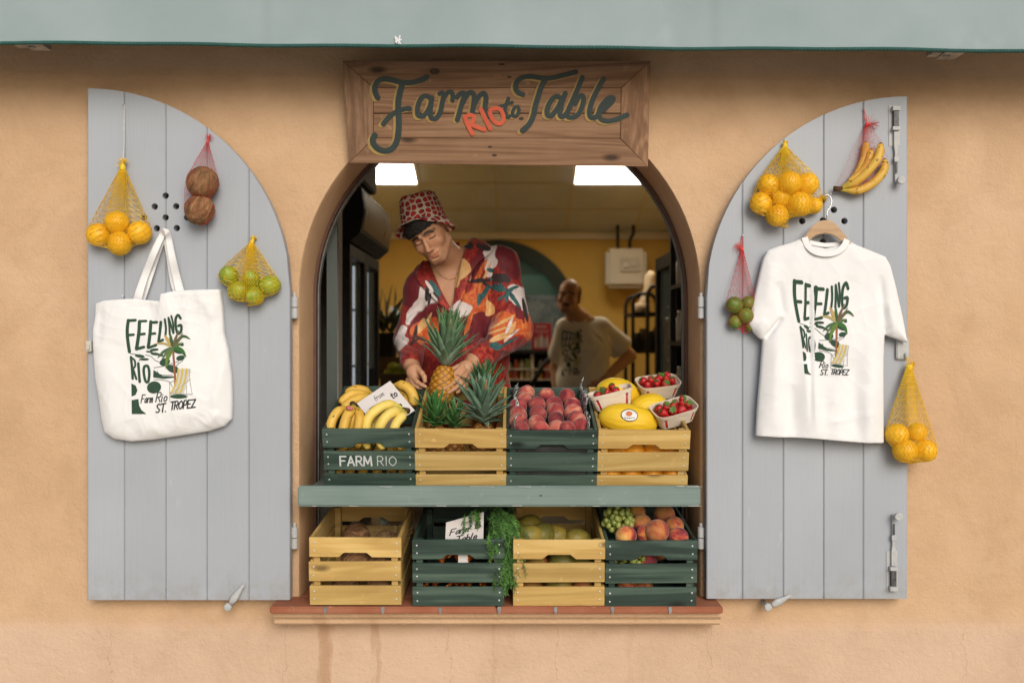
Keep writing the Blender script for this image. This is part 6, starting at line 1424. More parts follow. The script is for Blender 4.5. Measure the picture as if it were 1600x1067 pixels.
mb = MB(); mb.box((X0 - .075, Y0 + .553, ZB + .2), (X0 - .062, Y0 + .567, ZT - .08)); mb.build("light_strip", emis("fridge_led", (.80, .90, 1.0), .5), fr_)
for yy in (Y0 + .046, Y1 - .054): mb = MB(); mb.box((X0 - .075, yy, ZB + .2), (X0 - .062, yy + .008, ZT - .08)); mb.build("light_strip", bpy.data.materials["fridge_led"], fr_)
bt = MB(); bt.lathe([(.030, 0), (.032, .01), (.032, .13), (.014, .19), (.013, .225), (.015, .226), (.015, .24), (0, .241)], 14)
bms = [bt.mesh("bottle", basic("bottle_glass", c, None, 9, rough=.15, bmp=0), True) for c in ((.55, .55, .5), (.5, .28, .06), (.12, .3, .16), (.6, .58, .55), (.45, .08, .06))]
g = random.Random(2)
for z in (.85, 1.16, 1.47, 1.78):
    for i in range(12): tag(link("bottle", bms[g.randrange(5)], None, (X0 - .11, Y0 + .10 + i * .082, z + .0005)), "drinks bottle standing behind the glass doors of the left fridge", "bottle", "bottles in the left fridge")
mb = MB(); mb.box((-1.6, .93, FZ), (-.772, 1.03, 4.0)); structure("wall_pier", mb, basic("grey_pier", (.30, .27, .23), (.34, .31, .27), 3, rough=.8))
mb = MB(); mb.box((-1.4, 1.52, ZT + .337), (-.775, 2.2, ZT + .66)); tag(mb.build("storage_box", M_OLDW_, None, bevel=.008), "dark brown box on top of the drinks fridge", "box")
# casement opened inwards at the left of the window
t = empty("casement_leaf", (-.755, .37, SILL), "narrow dark green glazed casement opened inwards at the left", "window leaf"); A, Bq = Vector((-.700, .372, 0)), Vector((-.795, .90, 0)); dv = (Bq - A); nv = Vector((dv.y, -dv.x, 0)).normalized()
def bar(mb, s0, s1, z0, z1, th=.02): p, q = A + dv * s0, A + dv * s1; mb.add([(*(w_ + nv * o).xy, z) for z in (z0, z1) for w_, o in ((p, th), (q, th), (q, -th), (p, -th))], [(0,1,2,3), (7,6,5,4), (0,1,5,4), (1,2,6,5), (2,3,7,6), (3,0,4,7)])
mb = MB(); bar(mb, 0, .12, SILL + .5, 2.15); bar(mb, .86, 1, SILL + .5, 2.15); bar(mb, .1205, .8595, SILL + .5, SILL + .57); bar(mb, .1205, .8595, 2.08, 2.15); mb.build("frame", M_DGREEN, t)
mb = MB(); bar(mb, .121, .859, SILL + .571, 2.079, .003); mb.build("pane", basic("dark_glass", (.02, .026, .018), (.05, .05, .03), 2.5, rough=.25, spec=.25, bmp=0), t)
mb = MB()
for s, z in ((.45, 1.62), (.5, 1.36), (.4, 1.46)):
    c = A + dv * s + nv * .0045; mb.sweep([(c.x + dv.normalized().x * .035 * math.cos(a_), c.y + dv.normalized().y * .035 * math.cos(a_), z + .05 * math.sin(a_)) for a_ in np.linspace(0, 6.283, 25)], .003, 5)
mb.build("round_sticker", basic("sticker_tan", (.35, .25, .15), None, 30), t)

# left background: plant, stand with yellow fruit
t = empty("potted_plant", P(602, 560, 3.6), "dark leafy potted plant by the far end of the fridge", "plant"); g = random.Random(21); mb = MB()
for i in range(26):
    p = P(603 + g.uniform(-8, 10), 520, 3.6 + g.uniform(-.1, .1)); d = Vector((g.gauss(0, .5), g.gauss(0, .5), 1)).normalized(); L = g.uniform(.15, .42); pts = []
    for k in range(7): pts.append(p.copy()); p = p + d * L / 6; d = (d + Vector((g.gauss(0, .1), g.gauss(0, .1), -.12))).normalized()
    mb.sweep(pts, [.004, .02, .035, .042, .036, .022, .003], 6, squash=.1)
mb.build("foliage", basic("dark_leaf", (.015, .03, .015), (.03, .06, .03), 8, rough=.5), t); mb = MB(); c = P(603, 520, 3.6); mb.lathe([(.075, c.z - .17), (.095, c.z), (.085, c.z), (.08, c.z - .02), (0, c.z - .02)], 20, Matrix.Translation((c.x, c.y, 0))); mb.build("pot", M_BLACK, t)
M_OLDW = wood("dark_crate_wood", ((.06, .035, .015), (.10, .06, .028), (.15, .09, .045)), 10, .7)
t = empty("produce_stand", P(605, 590, 3.3), "brown wooden produce stand in the dim left background", "stand"); a = P(594, 584, 3.3); mb = MB(); mb.box((a.x, 3.3, FZ), (a.x + .5, 3.32, a.z)); mb.box((a.x, 3.3205, a.z - .06), (a.x + .5, 3.9, a.z - .04)); mb.build("front_panel", M_OLDW, t); mb = MB(); mb.box((a.x, 3.32, FZ), (a.x + .02, 3.9, a.z)); mb.box((a.x + .48, 3.32, FZ), (a.x + .5, 3.9, a.z)); mb.build("side_panel", M_OLDW, t)
zt_ = a.z - .04; mb = MB(); mb.box((a.x + .03, 3.45, zt_), (a.x + .47, 3.80, zt_ + .002)); 
c = P(603, 520, 3.6); mb = MB(); mb.box((c.x - .12, 3.5, zt_ + .0005), (c.x + .12, 3.72, c.z - .171)); tag(mb.build("plant_box", M_OLDW, None, bevel=.004), "dark wooden box raising the potted plant on the stand", "box")
for i, (dx, py) in enumerate(((.03, 0), (.09, 0), (.15, 0), (.21, 0), (.06, 1), (.12, 1), (.18, 1))):
    place("lemon", ME_LIME[0], Vector((a.x + dx + .02, 3.36, zt_ + .034 + py * .05)), "yellow fruit heaped on the brown stand behind the man's elbow", "fruit", "yellow fruit on the back stand").data = ME_LIME[0]

# right side: boiler, rack, cabinet, shelving
t = empty("water_heater", P(977, 420, 5.9), "white wall-mounted water heater with two dark pipes", "water heater"); a, e = P(946, 389, 5.9), P(1009, 450, 5.9); mb = MB(); mb.box((a.x, 5.82, e.z), (e.x, 6.06, a.z)); mb.build("tank", M_CREAM, t, bevel=.035, seg=4, )
a, e = P(969, 403, 5.8), P(1000, 425, 5.8); mb = MB(); mb.box((a.x, 5.805, e.z), (e.x, 5.8195, a.z)); pn = mb.build("control_panel", basic("panel_plastic", (.55, .50, .42), None, 9, rough=.35), t, bevel=.004)
for px in (977.5, 990): c = P(px, 414, 5.8); mb = MB(); mb.lathe([(.026 if px < 980 else .014, -.012), (.024 if px < 980 else .012, .012), (0, .012)], 18, Matrix.Translation((c.x, 5.795, c.z)) @ Matrix.Rotation(R(90), 4, 'X')); mb.build("knob", M_CREAM, pn)
for px, q in ((965, 0), (984, 6)): mb = MB(); mb.sweep([P(px, 390, 5.94), P(px, 376, 5.94), P(px + q, 364, 5.94), P(px + q, 352, 5.94)], .016, 10); mb.build("pipe", M_BLACK, t, True)
t = empty("storage_rack", P(1005, 600, 4.3), "black tubular rack with shelves in the right background", "rack"); y0_, y1_ = 4.25, 4.75; xa, xb = P(989, 0, y0_).x, P(1026, 0, y0_).x
for y, top in ((y0_, 459), (y1_, 459)):
    z = P(0, top, y0_).z; mb = MB(); mb.sweep([(xa, y, FZ), (xa, y, z - .08), (xa + .012, y, z - .03), (xa + .05, y, z), (xb - .05, y, z), (xb - .012, y, z - .03), (xb, y, z - .08), (xb, y, FZ)], .015, 10); mb.build("hoop", M_BLACK, t, True)
mb = MB(); z = P(0, 447, y0_).z; xm = P(1011.5, 0, y0_ - .05).x; mb.sweep([(xm, y0_ - .06, FZ), (xm, y0_ - .06, z - .06), (xm + .03, y0_ - .06, z - .01), (xm + .08, y0_ - .06, z), (xb + .1, y0_ - .06, z)], .016, 10); mb.build("front_hoop", M_BLACK, t, True)
for py in (488, 546, 604): z = P(0, py, y0_).z; mb = MB(); mb.box((xa, y0_ - .03, z - .03), (xb, y1_, z)); mb.build("shelf", M_BLACK, t)
z = P(0, 488, y0_).z; mb = MB(); pts = [P(1000, 487, 4.4), P(1008, 470, 4.42), P(1013, 452, 4.44), P(1016, 432, 4.45), P(1019, 424, 4.45)]; mb.sweep(pts, [.05, .06, .05, .06, .03], 9, squash=.6); mb.lathe([(.06, z), (.075, z + .03), (.07, z + .07), (.02, z + .09), (0, z + .09)], 14, Matrix.Translation((P(1001, 0, 4.4).x + .02, 4.42, 0))); tag(mb.build("bread_bag", basic("kraft_paper", (.55, .40, .24), (.65, .5, .32), 20, rough=.8, bmp=.5, bscale=40, dist=.01), None, True), "tan paper bags of bread leaning on the top shelf of the black rack", "bag")
z = P(0, 546, y0_).z; g = random.Random(3)
for i in range(4): mb = MB(); h = g.uniform(.10, .22); mb.lathe([(.035, 0), (.038, .01), (.038, h*.8), (.028, h*.86), (.028, h), (0, h)], 14, Matrix.Translation((xa + .045 + i * .055, 4.32 + (i % 2) * .1, z + .0005))); tag(mb.build("jar", (M_BLACK, M_OLDW)[i % 2], None), "small dark jar on the middle shelf of the black rack", "jar", "jars on the black rack")
t = empty("glass_cabinet", (1.1, 1.85, FZ), "black framed glass-door cabinet on the right of the shop", "cabinet"); X1 = .825
mb = MB(); mb.box((X1 + .05, 1.5, FZ), (1.5, 1.53, 2.07)); mb.box((X1 + .05, 2.2, FZ), (1.5, 2.23, 2.07)); mb.box((1.501, 1.5, FZ), (1.52, 2.23, 2.07)); mb.box((X1 + .05, 1.5305, 2.02), (1.5, 2.1995, 2.07)); mb.build("cabinet", M_BLACK, t)
mb = MB(); mb.box((X1, 1.5, FZ + .1), (X1 + .045, 1.58, 2.07)); mb.box((X1, 2.18, FZ + .1), (X1 + .045, 2.23, 2.07)); mb.box((X1, 1.5805, 2.0), (X1 + .045, 2.1795, 2.07)); dr = mb.build("door", M_BLACK, t); mb = MB(); mb.box((X1 + .02, 1.581, FZ + .1), (X1 + .026, 2.179, 1.999)); mb.build("pane", FG, dr)
mb = MB(); mb.sweep([(X1 - .02, 1.55, 1.0), (X1 - .02, 1.55, 1.75)], .007, 8); mb.build("handle", M_METAL, dr)
for z in (.8, 1.15, 1.5, 1.8): mb = MB(); mb.box((X1 + .06, 1.535, z - .012), (1.49, 2.195, z)); mb.build("shelf", M_SHF, t)
for z in (.8, 1.15, 1.5):
    for i in range(5): tag(link("bottle", bms[(i * 2) % 5], None, (X1 + .11, 1.62 + i * .12, z + .0005)), "bottle standing inside the glass-door cabinet on the right", "bottle", "bottles in the right cabinet")
mb = MB(); mb.box((.86, 1.6, 2.0715), (1.12, 1.95, 2.25)); tag(mb.build("storage_box", M_BLACK, None, bevel=.01), "black box on top of the glass-door cabinet", "box")
t = empty("wall_shelving", (.95, 1.1, FZ), "dark open shelving just inside the right of the window", "shelving"); 
for y in (.95, 1.36): mb = MB(); mb.box((.775, y, FZ), (.80, y + .03, 2.5)); mb.build("post", M_BLACK, t)
for z in (1.05, 1.33, 1.60, 1.87, 2.14, 2.42): mb = MB(); mb.box((.772, .955, z - .02), (1.2, 1.385, z)); mb.build("shelf", M_BLACK, t)
for z in (1.33, 1.60, 1.87):
    for i in range(3): mb = MB(); mb.lathe([(.04, 0), (.042, .01), (.042, .11), (.034, .125), (.036, .128), (.036, .15), (0, .15)], 16, Matrix.Translation((.83, 1.03 + i * .13, z + .0005))); tag(mb.build("jar", (M_CREAM, M_FHEAD, M_CREAM)[i], None, True), "preserve jar on the dark shelving inside the right of the window", "jar", "jars on the right shelving")

# ================================================================== PEOPLE
def rotm(yaw, pitch, roll):
    return (Matrix.Rotation(R(roll), 3, 'Y') @ Matrix.Rotation(R(yaw), 3, 'Z') @ Matrix.Rotation(R(pitch), 3, 'X'))
def skin_mat(name, c, sub=.08):
    m, nt, b = newmat(name); v = coords(nt, rnd=False); at = nd(nt, "Attribute", attribute_name="Col")
    col = mixc(nt, 1.0, ramp(nt, noise(nt, v, 40, 4), [(.3, tuple(x * .92 for x in c)), (.7, tuple(x * 1.06 for x in c))]), at.outputs[0], 'MULTIPLY')
    nt.links.new(col, b.inputs["Base Color"]); b.inputs["Roughness"].default_value = .5; b.inputs["Specular IOR Level"].default_value = .32; b.inputs["Subsurface Weight"].default_value = sub; b.inputs["Subsurface Radius"].default_value = (1, .35, .15); b.inputs["Subsurface Scale"].default_value = .006
    bump(nt, b, noise(nt, v, 350, 3), .12, .0008); return m

def head(F, c, M, moustache=False, smile=0.0, heavy=1.0):
    """Head in its own frame: x to the viewer's right, -y forwards, z up, origin between the eyes."""
    Mn = np.array(M); c = np.array(c)
    def w(x, y, z): return c + Mn @ np.array([x, y, z])
    def E(p, r, k, op='u', rot=None): F.ell(w(*p), r, Mn if rot is None else Mn @ np.array(rot), k, op)
    def C(a, b_, ra, rb, k, op='u'): F.cap(w(*a), w(*b_), ra, rb, k, op)
    E((0, .014, .030), (.073, .098, .088), .02); E((0, -.022, -.035), (.055 * heavy, .064, .070), .03)
    E((0, -.058, -.093), (.024 * heavy, .020, .019), .03); 
    for s in (-1, 1):
        C((s * .053 * heavy, .000, -.058), (s * .020, -.060, -.099), .016, .014, .025)          # jaw line
        E((s * .037, -.058, -.030), (.023, .022, .020), .025)                                     # cheekbone
        C((s * .012, -.091, .019), (s * .046, -.076, .016), .0085, .007, .012)                   # brow
    C((0, -.088, .004), (0, -.108, -.036), .0075, .0095, .010)                                   # nose
    E((0, -.110, -.040), (.0115, .0115, .0095), .006)
    for s in (-1, 1): E((s * .0115, -.099, -.043), (.0085, .010, .0075), .004)
    for s in (-1, 1):
        E((s * .031, -.099, -.001), (.019, .016, .0105), .010, 's')
        E((s * .031, -.0718, -.003), (.0155, .0130, .0100), .004)                                # closed, down-cast lid
        E((s * .010, -.106, -.0485), (.0035, .006, .003), .002, 's')
    E((0, -.074, -.070), (.030, .016, .020), .018)
    for s in (-1, 1):
        C((s * (.028 + .003 * smile), -.0800, -.0690 + .006 * smile), (s * .006, -.0905, -.0685), .0024, .0036, .003); C((s * (.025 + .003 * smile), -.0800, -.0715 + .006 * smile), (0, -.0895, -.0768), .0024, .0044, .003)
        C((s * (.030 + .003 * smile), -.0835, -.0690 + .008 * smile), (s * .004, -.0955, -.0722), .0011, .0013, .0015, 's')
        C((s * .020, -.098, -.046), (s * .036, -.082, -.066), .0028, .002, .006, 's')            # smile fold
    E((0, -.088, -.0855), (.016, .008, .004), .006, 's')
    for s in (-1, 1):
        rt = np.array(Matrix.Rotation(R(s * 22), 3, 'Z') @ Matrix.Rotation(R(-10), 3, 'X')); E((s * .077, .014, -.012), (.0085, .019, .031), .006, 'u', rt)
        E((s * .086, .006, -.008), (.006, .010, .018), .004, 's', rt)
    if moustache: C((-.024, -.093, -.060), (0, -.103, -.056), .0045, .007, .004); C((.024, -.093, -.060), (0, -.103, -.056), .0045, .007, .004)
    return w
def head_cols(c, M, brow=(.16, .12, .10), stub=.0, moustache=False):
    Mn = np.array(M); c = np.array(c)
    def f(V):
        L = (V - c) @ Mn; x, y, z = L.T; out = np.ones((len(V), 3)); ax = np.abs(x)
        def mixm(m, col): out[:] = out * (1 - m[:, None]) + np.array(col) * m[:, None]
        nearh = (np.abs(x) < .1) & (y > -.13) & (y < .13) & (z > -.13) & (z < .14)
        g = lambda d, w_: np.exp(-(d / w_)**2) * nearh * (y < -.03)
        warm = g(np.hypot(ax - .042, z + .034), .026); mixm(.35 * warm, (1.12, .82, .74)); mixm(.4 * g(np.hypot(x, z + .04), .014), (1.12, .85, .78))
        if stub: mixm(stub * nearh * (y < .0) * np.clip((-.062 - z) / .02, 0, 1) * (np.hypot(x, (z + .072) * 1.4) > .03), (.62, .60, .60))
        bz = .0205 - 2.2 * (ax - .03)**2 * 4 - .003 * (ax - .03) / .02
        mixm(np.clip(1.5 * np.exp(-((z - bz) / .0050)**4), 0, .97) * nearh * (y < -.05) * np.clip((ax - .008) / .004, 0, 1) * np.clip((.054 - ax) / .006, 0, 1), brow)
        lid = -.0085 + 9 * (ax - .031)**2
        mixm(np.clip(np.exp(-((z - lid) / .0025)**2), 0, .9) * nearh * (y < -.05) * (np.abs(ax - .031) < .0155), (.13, .09, .08))
        mixm(.35 * np.exp(-((z - .007) / .004)**2) * nearh * (y < -.05) * (np.abs(ax - .031) < .016), (.62, .50, .45))
        lip = np.hypot(x / 1.2, (z + .0725 - ax * .2) * 2.8); mixm(.55 * np.clip((.025 - lip) / .006, 0, 1) * nearh * (y < -.075), (.95, .50, .48))
        mixm(.8 * np.exp(-((z + .0722 - ax * .27) / .0017)**2) * (ax < .033) * nearh * (y < -.07), (.42, .20, .18))
        mixm(.8 * g(np.hypot(ax - .009, (z + .0485) * 1.5), .0035), (.25, .14, .12))
        if moustache: mixm(np.clip(1.3 - ((z + .0585 + ax * .12) / .0075)**2, 0, .92) * (ax < .028) * nearh * (y < -.08), (.10, .09, .09))
        return out
    return f
def finger(F, pts, r0, r1, k=.004):
    pts = [np.array(p) for p in pts]; n = len(pts) - 1
    for i in range(n): F.cap(pts[i], pts[i+1], r0 + (r1 - r0) * i / n, r0 + (r1 - r0) * (i+1) / n, k if i else .007)

# ---- the man in the patterned shirt
HC = P(669.77, 363.2, .45); HM = rotm(-18, 20, -25)
SK = skin_mat("tanned_skin", (.54, .285, .165))
man = empty("person", P(735, 640, .72), "man in a red patterned shirt and red bucket hat holding a pineapple", "person")
man.location.z = FZ
F = Field((-.52, .14, 1.10), (.14, .92, 2.24), .003)
NB, ShL, ShR = P(713, 414, .66), P(783, 414, .68), P(658, 452, .60)
head(F, HC, HM, smile=.8)
hn = np.array(HC) + np.array(HM) @ np.array([0, .028, -.06]); F.cap(hn, NB, .050, .058, .03)
F.ell(P(712, 472, .655), (.170, .115, .175), None, .03); F.ell(P(733, 600, .70), (.155, .115, .26), None, .04)
F.cap(NB, ShL, .060, .056, .05); F.cap(NB, ShR, .060, .056, .05)
El, Er, Wl, Wr = P(800, 515, .60), P(641, 530, .62), P(741, 561, .345), P(643, 571, .375)
F.cap(ShL, El, .052, .042, .03); F.cap(El, Wl, .042, .029, .02); F.cap(ShR, Er, .052, .042, .03); F.cap(Er, Wr, .042, .029, .02)
# sternum and collar bones
pass
# hand at the viewer's right, fingers laid on the pineapple
F.cap(Wl, P(731, 574, .295), .028, .026, .02); F.ell(P(727, 578, .285), (.034, .022, .036), np.array(Matrix.Rotation(R(40), 3, 'Y')), .015)
finger(F, [P(722, 572, .255), P(712, 583, .225), P(703, 590, .200), P(695.5, 596, .186)], .0098, .0070)
finger(F, [P(725, 578, .252), P(714, 592, .212), P(704, 601, .188), P(694, 607.5, .172)], .0100, .0072)
finger(F, [P(729, 584, .255), P(721, 598, .215), P(711, 607, .190), P(701, 613.5, .178)], .0096, .0070)
finger(F, [P(733, 588, .265), P(729, 600, .232), P(722, 608, .210), P(714, 613, .200)], .0086, .0062)
finger(F, [P(727, 571, .285), P(715, 573, .272), P(706, 577, .262), P(700, 584, .255)], .0110, .0080)
# hand at the viewer's left, index and thumb steadying the fruit
F.cap(Wr, P(647, 581, .315), .027, .024, .02); F.ell(P(648, 582, .305), (.031, .022, .033), np.array(Matrix.Rotation(R(-35), 3, 'Y')), .015)
finger(F, [P(646, 590, .285), P(652, 597, .262), P(658, 601, .250), P(665, 604, .243)], .0100, .0068)
finger(F, [P(654, 578, .290), P(659, 583, .272), P(663, 589, .258), P(664, 595, .250)], .0112, .0085)
finger(F, [P(643, 593, .292), P(647, 602, .272), P(653, 605, .262), P(660, 606, .262)], .0098, .0070)
finger(F, [P(640, 594, .305), P(641, 603, .285), P(647, 607, .275), P(654, 607, .278)], .0094, .0068)
finger(F, [P(637, 593, .318), P(636, 601, .302), P(640, 606, .295), P(646, 607, .296)], .0084, .0060)
bf = F.front(); link("body", F.mesh("body", SK, head_cols(HC, HM, brow=(.045, .035, .03), stub=.45)), man).matrix_parent_inverse = invw(man)

# shirt: soft oversized cloth with creases
def shirt_mat():
    m, nt, b = newmat("tomato_print_shirt"); v = coords(nt, rnd=False); sp = nd(nt, "SeparateXYZ", {0: v})
    dn = nd(nt, "TexNoise", {"Vector": v, "Scale": 9.0, "Detail": 2.0, "Roughness": .5}).outputs["Color"]; ds = nd(nt, "SeparateColor", {0: dn})
    k = 4.12 / FPX; U = mth(nt, 'MULTIPLY_ADD', sp.outputs[0], 1 / k, 800.0); V = mth(nt, 'MULTIPLY_ADD', sp.outputs[2], -1 / k, 533.5 + 1.6 / k)
    U0, V0 = U, V; U = mth(nt, 'ADD', U, mth(nt, 'MULTIPLY_ADD', ds.outputs[0], 34.0, -17.0)); V = mth(nt, 'ADD', V, mth(nt, 'MULTIPLY_ADD', ds.outputs[1], 34.0, -17.0))
    st = noise(nt, coords(nt, (1.0, 1.0, .4), False), 30, 7, .75, 2.4)
    col = ramp(nt, st, [(.32, (.085, .006, .010)), (.46, (.21, .012, .012)), (.56, (.36, .026, .014)), (.66, (.48, .09, .02)), (.80, (.60, .28, .09))])
    mar = ramp(nt, st, [(.3, (.075, .006, .012)), (.6, (.16, .010, .016)), (.8, (.28, .03, .02))]); wht = ramp(nt, st, [(.3, (.58, .50, .48)), (.7, (.70, .62, .60))]); org = ramp(nt, st, [(.3, (.30, .025, .012)), (.5, (.56, .10, .02)), (.68, (.68, .30, .09))]); crm = ramp(nt, st, [(.3, (.55, .22, .06)), (.6, (.68, .45, .20))]); tea = ramp(nt, st, [(.35, (.012, .04, .045)), (.6, (.035, .13, .13)), (.75, (.10, .25, .23))]); drk = ramp(nt, st, [(.3, (.012, .018, .022)), (.7, (.05, .02, .02))])
    def bl(col, c, zx, zy, rx, ry, an, soft=.10):
        x0, y0_ = 590 + zx / 4.104, 290 + zy / 4.104; rx, ry = rx / 4.104, ry / 4.104; th_ = min(rx, ry) * 4.104 < 24; a = mth(nt, 'SUBTRACT', U0 if th_ else U, x0); e = mth(nt, 'SUBTRACT', V0 if th_ else V, y0_); ca, sa = math.cos(an), math.sin(an)
        p = mth(nt, 'ADD', mth(nt, 'MULTIPLY', a, ca / rx), mth(nt, 'MULTIPLY', e, sa / rx)); q = mth(nt, 'ADD', mth(nt, 'MULTIPLY', a, -sa / ry), mth(nt, 'MULTIPLY', e, ca / ry))
        r = mth(nt, 'ADD', mth(nt, 'MULTIPLY', p, p), mth(nt, 'MULTIPLY', q, q)); f = nd(nt, "MapRange", {"Value": r, 1: 1 - soft, 2: 1 + soft, 3: 1.0, 4: 0.0}).outputs[0]; return mixc(nt, f, col, c)
    for c, *a in ((wht, 300, 735, 120, 70, .75), (wht, 235, 830, 50, 60, .2), (wht, 166, 975, 44, 92, .3), (mar, 221, 672, 62, 108, .25), (mar, 120, 930, 30, 90, .2), (mar, 650, 505, 46, 120, .45), (wht, 733, 471, 42, 112, .1), (mar, 838, 480, 66, 128, -.4), (wht, 905, 725, 46, 112, -.55), (org, 640, 735, 80, 120, .3), (crm, 555, 545, 34, 66, .5), (crm, 515, 620, 22, 45, .1), (wht, 535, 795, 70, 42, -.5), (mar, 360, 905, 132, 128, -.2), (org, 325, 932, 78, 80, .2), (crm, 290, 900, 20, 50, .4), (mar, 623, 914, 120, 106, .1), (org, 820, 905, 105, 82, -.3), (crm, 715, 800, 34, 62, .2), (crm, 850, 940, 16, 74, .5), (crm, 780, 975, 60, 18, -.4), (wht, 845, 900, 10, 60, .4), (org, 950, 900, 30, 90, .1), (mar, 905, 830, 26, 60, -.3),
                  (tea, 800, 650, 44, 9, .9), (tea, 870, 660, 40, 9, -.35), (tea, 800, 720, 42, 9, -.5), (tea, 870, 730, 38, 10, .8), (drk, 380, 700, 60, 10, .9), (drk, 345, 735, 10, 40, .2), (drk, 700, 640, 66, 10, .55), (tea, 740, 600, 55, 9, -.25), (drk, 255, 1000, 40, 9, -.7), (drk, 285, 980, 36, 8, .5), (crm, 330, 870, 10, 60, .5), (crm, 800, 880, 90, 9, -.5), (crm, 780, 930, 70, 7, -.35), (wht, 860, 960, 60, 7, -.7), (org, 590, 880, 14, 90, .3), (org, 660, 560, 14, 100, .45), (crm, 700, 560, 8, 80, .4), (tea, 690, 690, 15, 66, .5), (tea, 655, 735, 14, 40, .1), (drk, 655, 615, 70, 15, -.1), (tea, 380, 665, 18, 62, -.6), (drk, 330, 700, 14, 50, .1), (tea, 725, 545, 26, 14, .3), (drk, 790, 590, 48, 36, .3), (tea, 770, 660, 42, 22, .4), (tea, 840, 690, 50, 11, .6), (tea, 835, 695, 48, 10, -.7), (tea, 830, 710, 12, 46, .1), (tea, 885, 745, 12, 52, -.6), (drk, 945, 800, 14, 80, -.2), (drk, 255, 945, 11, 52, .1), (tea, 760, 1040, 48, 26, .4), (wht, 345, 655, 10, 46, -.6), (tea, 830, 1010, 80, 9, -.5), (drk, 680, 400, 50, 22, .3), (crm, 560, 345, 24, 20, 0), (drk, 590, 395, 40, 34, .2)):
        col = bl(col, c, *a)
    nt.links.new(col, b.inputs["Base Color"]); b.inputs["Roughness"].default_value = .62; b.inputs["Sheen Weight"].default_value = .15; b.inputs["Specular IOR Level"].default_value = .35
    bump(nt, b, noise(nt, v, 420, 2), .12, .0006); return m
M_SHIRT = shirt_mat()
F = Field((-.54, .22, 1.02), (.16, .98, 2.06), .004)
F.cap(P(664, 430, .605), P(684, 478, .565), .040, .045, .03); F.cap(P(737, 402, .645), P(722, 460, .575), .036, .042, .03); F.cap(P(664, 426, .62), P(660, 448, .61), .034, .05, .03); F.cap(P(735, 396, .67), P(765, 408, .68), .040, .05, .03)
F.ell(P(712, 478, .66), (.190, .132, .195), None, .03); F.ell(P(722, 560, .685), (.200, .140, .23), None, .05); F.ell(P(738, 640, .71), (.195, .145, .16), None, .05)
F.cap(NB - Vector((0, 0, .035)), ShL, .055, .070, .05); F.cap(NB - Vector((0, 0, .035)), ShR, .055, .062, .05)
F.cap(ShL, El, .074, .080, .03); F.cap(El, P(756, 555, .375), .080, .050, .03); F.cap(P(750, 557, .37), P(745, 559, .355), .046, .042, .006)
F.cap(ShR, Er, .064, .064, .03); F.cap(Er, P(643, 566, .405), .064, .044, .03); F.cap(P(643, 567, .40), P(643, 569, .385), .042, .038, .006)
def crease(x, y, z):
    px = 800 + x * FPX / (CAM_D + y); py = 533.5 - (z - CAM_Z) * FPX / (CAM_D + y); d = np.zeros_like(x)
    for a, b_, w_, am in (((706,484),(690,540),5,-.008),((700,500),(668,560),6,.007),((742,392),(728,470),5,-.009),((752,400),(748,480),4,.008),((770,410),(764,500),5,-.008),((770,515),(800,470),5,.008),((775,530),(815,520),4,-.009),((765,545),(800,548),4,.008),((785,480),(818,440),5,-.006),((772,560),(745,540),3,-.007),((790,500),(820,505),3,.006),((660,470),(632,500),5,-.007),((640,500),(622,520),4,.006),((628,530),(650,545),3.5,-.008),((625,548),(652,556),3,.007),((630,562),(655,565),2.5,-.006),((670,455),(660,520),5,.006),((690,450),(684,520),4,.005),((735,480),(728,560),6,-.006),((720,500),(714,580),5,.006),((757,490),(760,570),5,-.009),((780,570),(800,610),5,.008),((770,580),(785,620),4,-.007),((800,560),(812,600),4,.006)):
        ex, ez = b_[0]-a[0], b_[1]-a[1]; t = np.clip(((px-a[0])*ex + (py-a[1])*ez) / (ex*ex+ez*ez), 0, 1); q = np.hypot(px-a[0]-t*ex, py-a[1]-t*ez); d -= 1.5 * am * np.exp(-(q/(w_*.85))**2) * np.sin(np.pi * np.clip(t, .12, .9))
    return d + .0016 * np.sin(x * 70 + z * 30 + y * 40) * np.sin(z * 55 - x * 25)
F.disp(crease, .03)
V_ = [(672, 414), (678, 428), (690, 455), (705.5, 483), (710, 466), (711, 440), (716, 412), (727, 388), (722, 372), (690, 372), (670, 390)]
def vcut(X, Y, Z):
    px = 800 + X * FPX / (CAM_D + .55); py = 533.5 - (Z - CAM_Z) * FPX / (CAM_D + .55); return np.maximum(poly_sd(px[:, 0], py[:, 0], V_)[:, None, :] * 4.05 / FPX, Y - .64)
F.put(lambda X, Y, Z: vcut(X + 0 * Z, Y, Z + 0 * X), (-.40, .3, 1.60), (-.10, .66, 2.06), .003, 's')
sf = F.front(); link("shirt", F.mesh("shirt", M_SHIRT), man)
def flap(pts, lift=.007, th=.004):
    """Collar flap lying on the shirt: outline px with a height above it for each corner."""
    q = densify(pts, 4); c = np.mean(q, 0); mb = MB(); n = len(q); front, back = [], []
    def pt(u, v, l): w_ = P(u, v, .56); y = min(sf(w_.x, w_.z), .66); return P(u, v, y - l)
    for r in (1.0, .66, .33):
        for e in q: p = c + (e - c) * r; front.append(pt(p[0], p[1], lift + .004 * (1 - r)))
    front.append(pt(c[0], c[1], lift + .004)); k = len(front); back = [p + Vector((0, th, 0)) for p in front]
    fs = [(r*n+i, r*n+(i+1) % n, (r+1)*n+(i+1) % n, (r+1)*n+i) for r in (0, 1) for i in range(n)] + [(2*n+i, 2*n+(i+1) % n, 3*n) for i in range(n)]
    mb.add(front + back, fs + [tuple(j + k for j in f)[::-1] for f in fs] + [(i, (i+1) % n, k+(i+1) % n, k+i) for i in range(n)]); return mb
